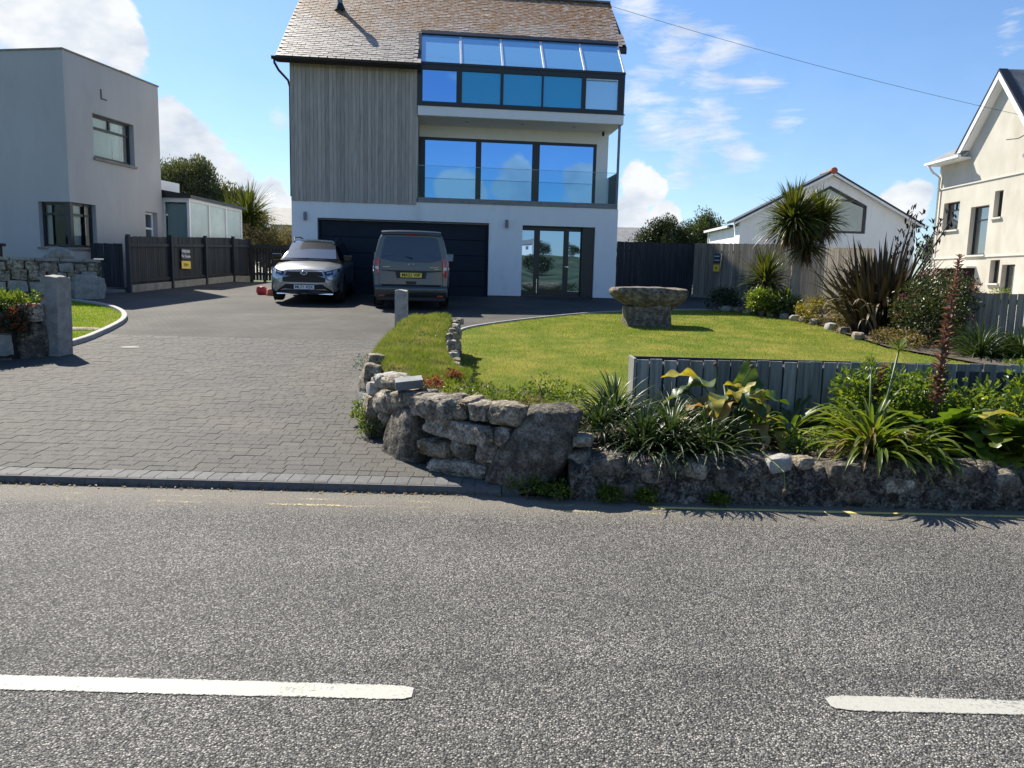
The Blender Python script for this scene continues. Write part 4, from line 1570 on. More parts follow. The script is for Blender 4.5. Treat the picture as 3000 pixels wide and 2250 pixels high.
M['clear_pane'] = clear_glass('clear window pane', (0.80, 0.86, 0.86), 0.18)
framed('window', gh, (-1.05, 0.14, 2.22), (1, 0, 0), 0.93, 1.29, [], [0.74], M['grey_frame'], M['clear_pane'], curtain=[(0.0, 0.28)])
framed('window', gh, (-0.14, 0.14, 2.22), (0, 1, 0), 0.93, 1.29, [], [0.74], M['grey_frame'], M['clear_pane'], curtain=[(0.05, 0.75)])
gb_('corner_mullion', M['grey_frame'], -0.15, -0.02, 0.02, 0.14, 2.22, 3.51)
MB().box(-1.12, 0.05, -0.06, 0.10, 2.14, 2.198).box(-0.10, 0.05, 0.101, 1.14, 2.14, 2.198).build('sill', M['concrete'], gh)
framed('window', gh, (-0.16, 1.14, 4.98), (0, 1, 0), 1.86, 1.28, [0.5], [0.70], M['grey_frame'], M['clear_pane'], curtain=[(0.04, 0.62), (0.64, 0.8)])
gb_('sill', M['concrete'], -0.2, 0.07, 1.08, 3.06, 4.88, 4.949)
framed('window', gh, (-0.16, 3.47, 2.12), (0, 1, 0), 0.61, 1.42, [], [0.62], M['fascia'], M['glass_home'])
gb_('wall', M['fascia'], -1.6, -0.3, 4.42, 5.9, 3.6, 4.75)

# white conservatory behind it
cs = empty('conservatory', (-12.45, 27.55, 0.0), R(-3.5), 'white framed conservatory with upright blinds beside the grey house', 'conservatory')
CW, CL, CT = 0.98, 4.5, 4.12
fr = MB()
for a in (0.0, CW - 0.09):
    fr.box(a, a + 0.09, 0, 0.09, 1.0, CT)
fr.box(0.09, CW - 0.09, 0, 0.09, CT - 0.14, CT)
for k in range(4):
    yy = 0.091 + k * (CL - 0.18) / 3
    if k:
        fr.box(CW - 0.09, CW, yy, yy + 0.085, 1.0, CT - 0.10)
fr.box(CW - 0.09, CW, 0.091, CL, CT - 0.099, CT)
fr.build('frame', M['fascia'], cs)
bx('pane', M['clear_pane'], cs, 0.091, CW - 0.091, 0.04, 0.05, 1.0, CT - 0.141)
for k in range(9):
    MB().box(-0.035, 0.035, -0.003, 0.003, 1.0, CT - 0.2, Matrix.Translation((0.15 + k * 0.085, 0.16, 0)) @ Matrix.Rotation(R(28), 4, 'Z')).build('blind_slat', M['curtain'], cs)
for k in range(3):
    y0 = 0.091 + k * (CL - 0.18) / 3 + (0.085 if k else 0)
    bx('pane', M['glass_pale'], cs, CW - 0.055, CW - 0.04, y0, 0.091 + (k + 1) * (CL - 0.18) / 3, 1.0, CT - 0.101)
bx('room', M['interior'], cs, 0.1, CW - 0.12, 0.35, CL, 1.0, CT - 0.15)
rf = MB().prism([(-0.2, -0.12, CT + 0.001), (CW + 0.12, -0.12, CT + 0.001), (CW + 0.12, -0.12, CT + 0.10), (-0.2, -0.12, CT + 0.30)], (0, CL + 0.25, 0))
rf.build('roof', M['gutter'], cs)

# ================================================================== CREAM HOUSE (right)
ch_ = empty('cream_house', (16.7, 25.9, 0.0), 0.0, 'stained cream rendered house with a steep white-barged gable on the right', 'house')


def cb(name, mat, x0, x1, y0, y1, z0, z1, bevel=0.0, parent=None):
    return bx(name, mat, parent or ch_, x0, x1, y0, y1, z0, z1, bevel)


# gable wall lies in the plane x=0; y runs away from the viewer
wins = [(3.74, 4.82, 3.87, 4.92), (1.88, 2.98, 2.87, 4.61), (1.16, 1.63, 4.13, 5.04), (0.94, 1.47, 1.86, 2.66), (0.10, 0.80, 1.15, 2.49)]
Yr = sorted({-4.2, 5.35, *[a for w_ in wins for a in w_[:2]]})
w = MB()
for y0, y1 in zip(Yr[:-1], Yr[1:]):
    cuts = sorted([(z0, z1) for a, b, z0, z1 in wins if a <= y0 + 1e-6 and b >= y1 - 1e-6])
    z = 0.4
    for z0, z1 in cuts:
        w.box(0, 0.3, y0, y1, z, z0)
        z = z1
    w.box(0, 0.3, y0, y1, z, 6.42)
w.prism([(0.001, 3.72, 6.421), (0.001, 1.65, 8.78), (0.001, -0.42, 6.421)], (0.298, 0, 0))
w.box(0.3, 8, 5.05, 5.35, 0.4, 6.42)
w.box(0.3, 8, -4.2, -3.9, 0.4, 6.42)
w.box(7.7, 8, -3.9, 5.05, 0.4, 6.42)
w.prism([(0.1, -4.2, 6.421), (7.9, -4.2, 6.421), (4.0, -4.2, 8.5)], (0, 0.3, 0))
w.prism([(0.1, 5.05, 6.421), (7.9, 5.05, 6.421), (4.0, 5.05, 8.5)], (0, 0.3, 0))
w.build('wall', M['cream'], ch_)
cb('string_course', M['cream_low'], -0.035, -0.001, -4.2, 5.36, 2.78, 2.84)
cb('string_course', M['cream_low'], -0.035, -0.001, -4.2, 5.36, 5.47, 5.52)
for k, (a, b, z0, z1) in enumerate(wins):
    framed('window', ch_, (0.17, b, z0), (0, -1, 0), b - a, z1 - z0, [0.5] if k == 0 else [], [0.72] if k in (0, 1) else [], M['grey_frame'] if k else M['dark_wood'], M['glass_home'], fw=0.05)
    if k != 4:
        cb('sill', M['cream_low'], -0.07, 0.16, a - 0.06, b + 0.06, z0 - 0.06, z0 - 0.001)
cb('recess_shade_panel', M['dark'], -0.006, -0.001, 2.35, 4.85, 0.6, 2.40)  # flat near-black sheet on the wall, painting the shade of an opening
cb('garage_canopy', M['cream_low'], -0.35, -0.007, 2.3, 4.9, 2.401, 2.46)
# roofs: main eaves beyond the gable, steep gable over this wall
rf = MB()
rf.prism([(-0.40, 3.45, 6.48), (4.0, 3.45, 8.85), (4.0, 3.45, 8.97), (-0.46, 3.45, 6.56)], (0, 2.05, 0))
rf.prism([(-0.40, -4.5, 6.48), (4.0, -4.5, 8.85), (4.0, -4.5, 8.97), (-0.46, -4.5, 6.56)], (0, 4.0, 0))
rf.prism([(0.5, -0.499, 7.03), (4.0, -0.499, 8.85), (4.0, -0.499, 8.97), (0.5, -0.499, 7.14)], (0, 3.948, 0))
rf.prism([(8.5, -4.5, 6.48), (8.57, -4.5, 6.56), (4.001, -4.5, 8.97), (4.001, -4.5, 8.85)], (0, 10.0, 0))
rf.prism([(-0.28, 3.75, 6.60), (-0.28, 1.65, 9.02), (4.2, 1.65, 9.02), (4.2, 3.75, 6.60)], (0, 0, 0.10))
rf.prism([(-0.28, -0.45, 6.60), (4.2, -0.45, 6.60), (4.2, 1.65, 9.02), (-0.28, 1.65, 9.02)], (0, 0, 0.10))
rf.build('roof', M['grey_slate'], ch_)
MB().prism([(-0.31, 3.84, 6.58), (-0.31, 1.65, 9.06), (-0.31, 1.65, 9.14), (-0.31, 3.90, 6.64)], (0.3, 0, 0)).prism([(-0.31, -0.54, 6.58), (-0.31, -0.60, 6.64), (-0.31, 1.649, 9.14), (-0.31, 1.649, 9.06)], (0.3, 0, 0)).build('verge_slates', M['gutter'], ch_)
bg_ = MB()
bg_.prism([(-0.30, 3.78, 6.38), (-0.30, 1.65, 8.80), (-0.30, 1.65, 9.05), (-0.30, 3.86, 6.55)], (0.04, 0, 0))
bg_.prism([(-0.30, -0.48, 6.38), (-0.30, -0.56, 6.55), (-0.30, 1.649, 9.05), (-0.30, 1.649, 8.80)], (0.04, 0, 0))
bg_.prism([(-0.26, 3.70, 6.42), (-0.26, 1.65, 8.76), (-0.002, 1.65, 8.76), (-0.002, 3.70, 6.42)], (0, 0, 0.03))
bg_.prism([(-0.26, -0.40, 6.42), (-0.002, -0.40, 6.42), (-0.002, 1.65, 8.76), (-0.26, 1.65, 8.76)], (0, 0, 0.03))
bg_.box(-0.41, -0.003, 3.30, 5.5, 6.40, 6.46)
bg_.box(-0.46, -0.411, 3.26, 5.5, 6.37, 6.50)
bg_.box(-0.46, -0.411, -4.5, -0.5, 6.37, 6.50)
bg_.box(-0.41, -0.003, -4.4, -0.5, 6.40, 6.46)
bg_.build('bargeboard', M['fascia'], ch_)
MB().box(-0.56, -0.461, 3.2, 5.55, 6.43, 6.52).build('gutter', M['fascia'], ch_)
MB().tube([(-0.51, 5.35, 6.43), (-0.3, 5.3, 6.15), (-0.07, 5.2, 5.95), (-0.07, 5.2, 0.6)], 0.045, 8).build('downpipe', M['fascia'], ch_, smooth=True)
MB().tube([(-0.01, 0.15, 6.75), (-0.2, 0.35, 6.6), (-0.35, 0.75, 6.62)], 0.02, 6).build('aerial_arm', M['cable'], ch_)
MB().box(-0.05, -0.001, 0.05, 0.14, 6.2, 7.3).build('aerial_mast', M['fascia'], ch_)

# ================================================================== WHITE BUNGALOW with a big gable window
bu = empty('white_bungalow', (11.45, 40.0, 0.0), R(0.5), 'white bungalow with a dark-framed glazed gable behind the palm', 'bungalow')
ap, eh = 4.47, 4.92
w = MB()
Wn = 9.0
w.prism([(0, 0, 0.8), (2.75, 0, 0.8), (2.75, 0, 5.8), (2.75, 0, 6.32), (0, 0, eh)], (0, 0.3, 0))
w.prism([(6.42, 0, 0.8), (Wn, 0, 0.8), (Wn, 0, eh), (6.42, 0, 6.22)], (0, 0.3, 0))
w.prism([(2.751, 0, 0.8), (6.419, 0, 0.8), (6.419, 0, 4.32), (2.751, 0, 4.32)], (0, 0.3, 0))
w.prism([(2.751, 0, 5.72), (4.47, 0, 6.68), (6.419, 0, 5.72), (6.419, 0, 6.22), (4.47, 0, 7.22), (2.751, 0, 6.32)], (0, 0.3, 0))
w.box(0.0, 0.3, 0.301, 6.0, 0.8, eh - 0.35)
w.box(Wn - 0.3, Wn, 0.301, 6.0, 0.8, eh - 0.35)
w.box(0.3, Wn - 0.3, 5.7, 6.0, 0.8, eh - 0.35)
w.prism([(0.0, 0.9, eh - 0.34), (Wn, 0.9, eh - 0.34), (Wn, 0.9, eh), (ap, 0.9, 7.2), (0.0, 0.9, eh)], (0, 0.25, 0))
w.build('wall', M['white'], bu)
gw = empty('gable_window', (0, 0, 0))
gw.parent = bu
f = MB()
f.box(2.752, 6.418, 0.06, 0.16, 4.322, 4.44)
f.box(2.752, 2.88, 0.06, 0.16, 4.441, 5.70)
f.box(6.29, 6.418, 0.06, 0.16, 4.441, 5.70)
f.box(4.38, 4.56, 0.06, 0.16, 4.441, 5.92)
f.box(2.881, 6.289, 0.062, 0.158, 5.921, 6.02)
f.box(4.561, 4.63, 0.06, 0.16, 4.441, 5.92)
f.prism([(2.752, 0.06, 5.70), (4.47, 0.06, 6.66), (4.47, 0.06, 6.52), (2.752, 0.06, 5.56)], (0, 0.1, 0))
f.prism([(6.418, 0.06, 5.70), (6.418, 0.06, 5.56), (4.471, 0.06, 6.52), (4.471, 0.06, 6.66)], (0, 0.1, 0))
f.build('frame', M['grey_frame'], gw)
for pts in ([(2.88, 4.44), (4.38, 4.44), (4.38, 5.92), (3.5, 5.92), (2.88, 5.62)], [(4.56, 4.44), (6.29, 4.44), (6.29, 5.62), (5.5, 5.92), (4.56, 5.92)], [(3.5, 6.02), (5.45, 6.02), (4.47, 6.54)]):
    MB().prism([(x, 0.11, z) for x, z in pts], (0, 0.012, 0)).build('pane', M['glass_gable'], gw)
for x in (3.6, 5.1):
    MB().prism([(x, 0.9, 5.5), (x + 0.35, 0.9, 5.5), (x + 1.25, 0.9, 4.75), (x + 0.9, 0.9, 4.75)], (0, 0.02, 0)).build('room_beam', M['interior'], gw)
bx('room', M['glass_dark'], gw, 2.76, 6.41, 1.0, 1.05, 4.3, 6.5)
bx('balustrade', M['balustrade'], gw, 2.9, 6.28, 0.3, 0.312, 4.44, 5.0)
f = MB()
f.prism([(-0.35, -0.25, eh - 0.20), (-0.35, -0.25, eh - 0.08), (ap, -0.25, 7.42), (ap, -0.25, 7.28)], (0, 1.45, 0))
f.prism([(Wn + 0.35, -0.25, eh - 0.20), (ap + 0.001, -0.25, 7.28), (ap + 0.001, -0.25, 7.42), (Wn + 0.35, -0.25, eh - 0.08)], (0, 1.45, 0))
f.box(-0.2, Wn + 0.2, 1.21, 6.2, eh - 0.34, eh - 0.22)
f.build('roof', M['gutter'], bu)
MB().prism([(-0.33, -0.28, eh - 0.30), (-0.33, -0.28, eh - 0.19), (ap, -0.28, 7.30), (ap, -0.28, 7.17)], (0, 0.028, 0)).prism([(Wn + 0.33, -0.28, eh - 0.30), (ap + .001, -0.28, 7.17), (ap + .001, -0.28, 7.30), (Wn + 0.33, -0.28, eh - 0.19)], (0, 0.028, 0)).build('bargeboard', M['fascia'], bu)
MB().tube([(ap, -0.05, 7.38), (ap, 1.2, 7.38)], 0.14, 8).build('ridge_tiles', M['grey_slate'], bu)
MB().tube([(ap, -0.34, 7.38), (ap, -0.06, 7.38)], 0.17, 8).build('ridge_end', M['red_tile'], bu)
bx('gutter', M['fascia'], bu, -0.30, -0.201, 1.3, 6.2, eh - 0.36, eh - 0.24)
MB().tube([(-0.08, 5.9, eh - 0.2), (-0.08, 5.9, 0.9)], 0.05, 8).build('downpipe', M['fascia'], bu)

# ================================================================== small far roofs
def far_house(loc, w, d, h, rh, label, wall='cream_low', roof_m='grey_slate', rz=0.0, group=None, wn=2, stack=True):
    e = empty('far_house', loc, rz, label, 'house', group)
    MB().box(-w / 2, w / 2, -d / 2, d / 2, -1, h).build('wall', M[wall], e)
    MB().prism([(-w / 2 - .2, -d / 2 - .3, h - .1), (-w / 2 - .2, d / 2 + .3, h - .1), (-w / 2 - .2, 0, h + rh)], (w + .4, 0, 0)).build('roof', M[roof_m], e)
    if stack:
        MB().box(w * .28, w * .28 + .7, -.35, .35, h + rh * .4, h + rh + .7).build('chimney', M['red_tile'], e)
    for k in range(wn):
        x = -w / 2 + (k + .5) * w / wn
        bx('window', M['glass_home'], e, x - .5, x + .5, -d / 2 - .04, -d / 2 - .002, h * .45, h * .8)
    return e


far_house((-19.2, 68, 1.2), 3.2, 5, 4.5, 1.5, 'far grey-roofed house glimpsed left of the main house', rz=R(8), wn=1, stack=False)
far_house((6.6, 54, 1.2), 4.2, 5, 3.0, 1.1, 'low grey-tiled roof just right of the main house', rz=R(-5), wn=1, stack=False)
for k, (x, y, w_, lb) in enumerate(((-40, -205, 7, 'white hillside house across the road, leftmost in the door reflection'), (-12, -215, 6, 'white hillside house across the road, mirrored low in the left side light'), (8, -190, 7, 'white hillside house across the road, mirrored in the door glass'),
                                (22, -225, 6, 'small white hillside house high in the door reflection'), (30, -185, 8, 'white hillside house across the road, mirrored in the right side light'), (55, -210, 7, 'white hillside house across the road, rightmost in the door reflection'))):
    far_house((x, y, float(hill_height(np.array([x]), np.array([y]))[0])), w_, 5, 3.4, 1.8, lb, 'white', rz=pi + R(4 * k - 10), group='hillside houses seen in reflection', wn=2)

# ================================================================== VEHICLES
def text_mesh(name, s, size, mat, parent, M4, thick=0.003, bold=0.0):
    cu = bpy.data.curves.new(name, 'FONT')
    cu.body = s
    cu.size = size
    cu.align_x = 'CENTER'
    cu.align_y = 'CENTER'
    cu.extrude = thick
    cu.offset = bold
    o = bpy.data.objects.new(name, cu)
    COL.objects.link(o)
    dg = bpy.context.evaluated_depsgraph_get()
    me = bpy.data.meshes.new_from_object(o.evaluated_get(dg))
    me.name = name
    bpy.data.objects.remove(o)
    bpy.data.curves.remove(cu)
    me.transform(M4)
    me.materials.clear()
    return link(name, me, mat, parent)


FACE = Matrix.Rotation(R(90), 4, 'X')                # text upright, facing -y


def patch(name, pts, surf, mat, parent, off=0.012, depth=0.06, bevel=0.0):
    """solid plate whose outline is given in (x, z) and whose face follows surf(x, z)"""
    mb = MB()
    fr_ = [(x, surf(x, z) - off, z) for x, z in pts]
    bk_ = [(x, surf(x, z) + depth, z) for x, z in pts]
    n = len(pts)
    cx = sum(p[0] for p in pts) / n
    cz = sum(p[1] for p in pts) / n
    vs = fr_ + bk_ + [(cx, surf(cx, cz) - off, cz)]
    fs = [(i, (i + 1) % n, 2 * n) for i in range(n)]
    fs += [(i, (i + 1) % n, n + (i + 1) % n, n + i) for i in range(n)]
    mb.add(vs, fs)
    return mb.build(name, mat, parent, bevel=bevel)


def mir(pts):
    return [(-x, z) for x, z in pts][::-1]


def sect(half):
    """close a half section (x>=0, listed from bottom centre to top centre) into a full ring"""
    return [(x, z) for x, z in half] + [(-x, z) for x, z in half[::-1] if x > 1e-6]


def wheel(parent, x, y, r, wd, side, name='wheel'):
    e = empty(name, (x, y, r))
    e.parent = parent
    Mw = Matrix.Rotation(R(90), 4, 'Y')
    h = wd / 2
    MB().lathe([(r * .62, -h), (r * .9, -h), (r * .985, -h * .75), (r, -h * .4), (r, h * .4), (r * .985, h * .75), (r * .9, h), (r * .62, h), (r * .62, -h)], 32, Mw).build('tyre', M['tyre'], e, smooth=True, sharp=40)
    rim = MB().lathe([(r * .63, h * .9 * side), (r * .58, h * .75 * side), (r * .56, h * .2 * side), (0.0, h * .25 * side)], 24, Mw)
    for k in range(5):
        a = 2 * pi * k / 5
        rim.box(-0.03, 0.03, 0.05, r * .6, h * .45, h * .8, Mw @ Matrix.Diagonal((1, 1, side, 1)) @ Matrix.Rotation(a, 4, 'Z'))
    rim.build('rim', M['steel'], e, smooth=True, sharp=30)
    return e


# ---------------------------------------------------------------- silver SUV, nose towards the viewer
suv = empty('suv', (-5.55, 20.45, gz(21.4)), TH, 'silver SUV with black roof parked nose-out beside the grey van', 'car')
suv.rotation_euler = (R(2.7), 0, TH)


def suv_half(w, zb, sh, top):
    return [(0, zb), (w - .10, zb), (w - .03, zb + .08), (w, zb + .30), (w - .005, sh - .16), (w - .03, sh - .06), (w - .09, sh), (w * .55, sh + (top - sh) * .75), (0, top)]


stn = [(0.0, .60, .36, .70, .74), (0.05, .74, .33, .78, .84), (.14, .85, .31, .85, .92), (.34, .905, .30, .91, 0.99), (.8, .925, .30, .985, 1.05), (1.25, .928, .30, 1.03, 1.10),
       (2.6, .928, .30, 1.06, 1.12), (3.7, .925, .30, 1.09, 1.14), (4.35, .89, .32, 1.07, 1.12), (4.55, .80, .40, 1.0, 1.04), (4.60, .68, .46, .92, .96)]
body = MB()
body.loft([[(x, y, z) for x, z in sect(suv_half(w, zb, sh, tp))] for y, w, zb, sh, tp in stn])
body.build('body', M['silver_paint'], suv, smooth=True, sharp=38)
# cabin, gloss black with dark glass
gh_ = [(1.12, .80, 1.075, 1.10), (1.40, .80, 1.075, 1.28), (1.90, .78, 1.08, 1.585), (2.35, .77, 1.09, 1.665), (3.1, .77, 1.10, 1.675), (3.75, .75, 1.11, 1.63), (4.2, .72, 1.10, 1.54), (4.5, .68, 1.06, 1.12)]
cabm = MB()
rings = []
for y, w, b_, t in gh_:
    h = t - b_
    tw = w - .24 * min(1, h / .5)
    half = [(0, b_ - .05), (w + .06, b_ - .05), (w + .04, b_), (w + (tw - w) * .5, b_ + h * .5), (tw + .02, t - .05 * min(1, h / .3)), (tw - .06, t - .008), (0, t + .015)]
    rings.append([(x, y, z) for x, z in sect(half)])
cabm.loft(rings)
cabm.build('cabin', M['glossblack'], suv, smooth=True, sharp=38)
MB().add([(-.70, 1.205, 1.150), (.70, 1.205, 1.150), (.60, 1.84, 1.560), (-.60, 1.84, 1.560), (0, 1.17, 1.158), (0, 1.815, 1.585)], [(0, 4, 5, 3), (4, 1, 2, 5)]).build('windscreen', M['glass_home'], suv, smooth=True)
for s in (1, -1):
    MB().add([(s * .862, 1.45, 1.13), (s * .862, 2.55, 1.13), (s * .685, 2.55, 1.585), (s * .70, 1.98, 1.52)], [(0, 1, 2, 3)]).build('side_window', M['glass_dark'], suv)
    MB().add([(s * .862, 2.62, 1.13), (s * .84, 3.55, 1.15), (s * .68, 3.45, 1.56), (s * .685, 2.62, 1.585)], [(0, 1, 2, 3)]).build('side_window', M['glass_dark'], suv)
    MB().tube([(s * .56, 2.0, 1.60), (s * .60, 2.2, 1.70), (s * .60, 3.2, 1.715), (s * .57, 3.7, 1.65)], .018, 6).build('roof_rail', M['blackplastic'], suv)
    mrr = MB().box(s * .98 - .12, s * .98 + .12, 1.50, 1.60, 1.08, 1.25).build('door_mirror', M['glossblack'], suv, bevel=.03, seg=2)
    MB().box(min(s * .86, s * .93), max(s * .86, s * .93), 1.53, 1.57, 1.08, 1.12).build('mirror_stalk', M['blackplastic'], mrr)
    for yw in (.93, 3.62):
        wheel(suv, s * .815, yw, .355, .235, s)
        a_ = MB()
        rr_ = []
        for k in range(13):
            t = -0.15 + (pi + .3) * k / 12
            rr_.append([(s * (.90 - .04), yw - cos(t) * q, .345 + sin(t) * q) for q in (.355, .43)] + [(s * (.945), yw - cos(t) * q, .345 + sin(t) * q) for q in (.42, .362)])
        a_.loft(rr_)
        a_.build('wheel_arch', M['blackplastic'], suv)
        MB().lathe([(0, .0), (.36, .0)], 24, Matrix.Translation((s * .931, yw, .345)) @ Matrix.Rotation(R(90), 4, 'Y')).build('well_shade_disc', M['dark'], suv)  # flat black disc painting the shade of an arch hollow the body lacks
    MB().box(min(s * .90, s * .94), max(s * .90, s * .94), 1.36, 3.2, .26, .42).build('sill_trim', M['blackplastic'], suv, bevel=.01)
    MB().box(min(s * .925, s * .95), max(s * .925, s * .95), 2.3, 2.5, .93, .96).build('door_handle', M['glossblack'], suv)


def sF(x, z):
    a = max(0, abs(x) - .50) / .42
    return .30 * a * a + max(0, z - .74) * .62 + max(0, .34 - z) * .3 - .012


def fp(name, pts, mat, off=.014, depth=.05, both=False, parent=None):
    o = patch(name, pts, sF, M[mat], parent or suv, off, depth)
    if both:
        patch(name, mir(pts), sF, M[mat], parent or suv, off, depth)
    return o


ug = fp('upper_grille', [(-.44, .835), (-.22, .845), (0, .848), (.22, .845), (.44, .835), (.58, .60), (.54, .565), (.3, .56), (0, .558), (-.3, .56), (-.54, .565), (-.58, .60)], 'blackplastic', .016)
for k in range(5):
    zz = .60 + k * .045
    hw = .54 - (zz - .6) * .45
    MB().box(-hw, hw, -.036, -.026, zz - .006, zz + .006).build('grille_bar', M['glossblack'], ug)
tr = MB()
tr.prism([(-.52, -.006, .858), (-.30, -.012, .868), (.30, -.012, .868), (.52, -.006, .858), (.44, -.012, .838), (-.44, -.012, .838)], (0, .03, 0))
tr.build('grille_trim', M['chrome'], suv)
fp('grille_surround', [(.44, .835), (.50, .845), (.66, .575), (.60, .53), (.545, .56), (.585, .60)], 'silver_paint', .024, both=True)
fp('grille_surround', [(-.54, .565), (-.3, .557), (0, .555), (.3, .557), (.54, .565), (.56, .525), (.3, .512), (0, .51), (-.3, .512), (-.56, .525)], 'silver_paint', .026)
fp('lower_grille', [(-.47, .508), (-.2, .505), (.2, .505), (.47, .508), (.62, .40), (.76, .27), (.3, .245), (-.3, .245), (-.76, .27), (-.62, .40)], 'blackplastic', .018)
for s in (1, -1):
    pts = [(.50, .825), (.62, .865), (.78, .90), (.885, .93), (.88, .85), (.76, .775), (.60, .745)]
    hl = patch('headlight', pts if s > 0 else mir(pts), sF, M['glossblack'], suv, .020, .05)
    for a, b in (((.58, .80), (.70, .825)), ((.73, .83), (.84, .87))):
        q = [(a[0], a[1] - .02), (b[0], b[1] - .02), (b[0], b[1] + .03), (a[0], a[1] + .03)]
        patch('lens', q if s > 0 else mir(q), sF, M['lamp_glass'], hl, .026, .02)
    q = [(.74, .62), (.80, .63), (.86, .60), (.88, .47), (.83, .42), (.79, .47)]
    fg = patch('fog_lamp', q if s > 0 else mir(q), sF, M['blackplastic'], suv, .018, .05)
    q = [(.80, .50), (.845, .50), (.845, .55), (.80, .55)]
    patch('lens', q if s > 0 else mir(q), sF, M['white_lens'], fg, .026, .02)
    q = [(.60, .47), (.70, .48), (.80, .40), (.85, .36), (.74, .30)]
    patch('bumper_corner', q if s > 0 else mir(q), sF, M['silver_paint'], suv, .022, .05)
fp('skid_strip', [(-.74, .262), (-.5, .272), (0, .28), (.5, .272), (.74, .262), (.72, .232), (.5, .24), (0, .246), (-.5, .24), (-.72, .232)], 'chrome', .024)
ring = MB().lathe([(.082, -.01), (.09, .0), (.082, .01), (.066, .01), (.066, -.01), (.082, -.01)], 24, Matrix.Translation((0, -.03, .80)) @ FACE @ Matrix.Diagonal((1.0, .68, 1, 1)))
em = ring.build('emblem', M['chrome'], suv, smooth=True)
MB().lathe([(.040, -.006), (.046, 0), (.040, .006), (.032, .0), (.040, -.006)], 20, Matrix.Translation((0, -.034, .80)) @ FACE @ Matrix.Diagonal((.6, 1.2, 1, 1))).build('emblem_ring', M['chrome'], em, smooth=True)
MB().lathe([(.048, -.006), (.054, 0), (.048, .006), (.04, .0), (.048, -.006)], 20, Matrix.Translation((0, -.034, .822)) @ FACE @ Matrix.Diagonal((1, .42, 1, 1))).build('emblem_ring', M['chrome'], em, smooth=True)
npl = bx('number_plate', M['plate_white'], suv, -.26, .26, -.055, -.03, .375, .487)
text_mesh('plate_text', 'ML71 XSX', .105, M['ink'], npl, Matrix.Translation((0, -.0565, .431)) @ FACE, .001, .0022)
MB().tube([(-.5, 1.19, 1.135), (-.05, 1.17, 1.15)], .012, 5).tube([(.0, 1.18, 1.15), (.55, 1.20, 1.14)], .012, 5).build('wiper', M['blackplastic'], suv)

# ---------------------------------------------------------------- grey people carrier, tail towards the viewer
van = empty('people_carrier', (-2.62, 19.62, gz(20.4)), TH, 'dark grey people carrier parked nose-in with its rear window facing out', 'van')
van.rotation_euler = (R(2.7), 0, TH)


def vsec(sw_, zb, zt):
    k = (zt - zb) / 1.6
    half = [(0, .32), (.86, .32), (.93, .40), (.955, .62), (.962, .95), (.945, 1.18), (.885, 1.48), (.815, 1.74), (.765, 1.84), (.66, 1.895), (.35, 1.92), (0, 1.925)]
    out = []
    for x, z in half:
        zz = z if z <= .95 else .95 + (z - .95) * (zt - .95) / .975
        out.append((x * sw_, zz))
    return out


vb = MB()
vst = [(0.0, .955, 1.90), (.04, .985, 1.92), (.15, 1.0, 1.925), (1.0, 1.0, 1.93), (2.9, 1.0, 1.92), (3.25, .995, 1.88), (3.9, .985, 1.30), (4.35, .95, 1.08), (4.6, .82, .98)]
rings = []
for y, s_, t in vst:
    ring_ = []
    for x, z in sect(vsec(s_, .32, t)):
        lean = max(0, z - 1.05) * .20 * max(0, 1 - y / .8)
        ring_.append((x, y + lean, z))
    rings.append(ring_)
vb.loft(rings)
vb.build('body', M['grey_paint'], van, smooth=True, sharp=38)


def sV(x, z):
    return max(0, z - 1.05) * .20 + .09 * max(0, (abs(x) - .72) / .25) ** 2


def vp(name, pts, mat, off=.012, depth=.03, parent=None):
    return patch(name, pts, sV, M[mat], parent or van, off, depth)


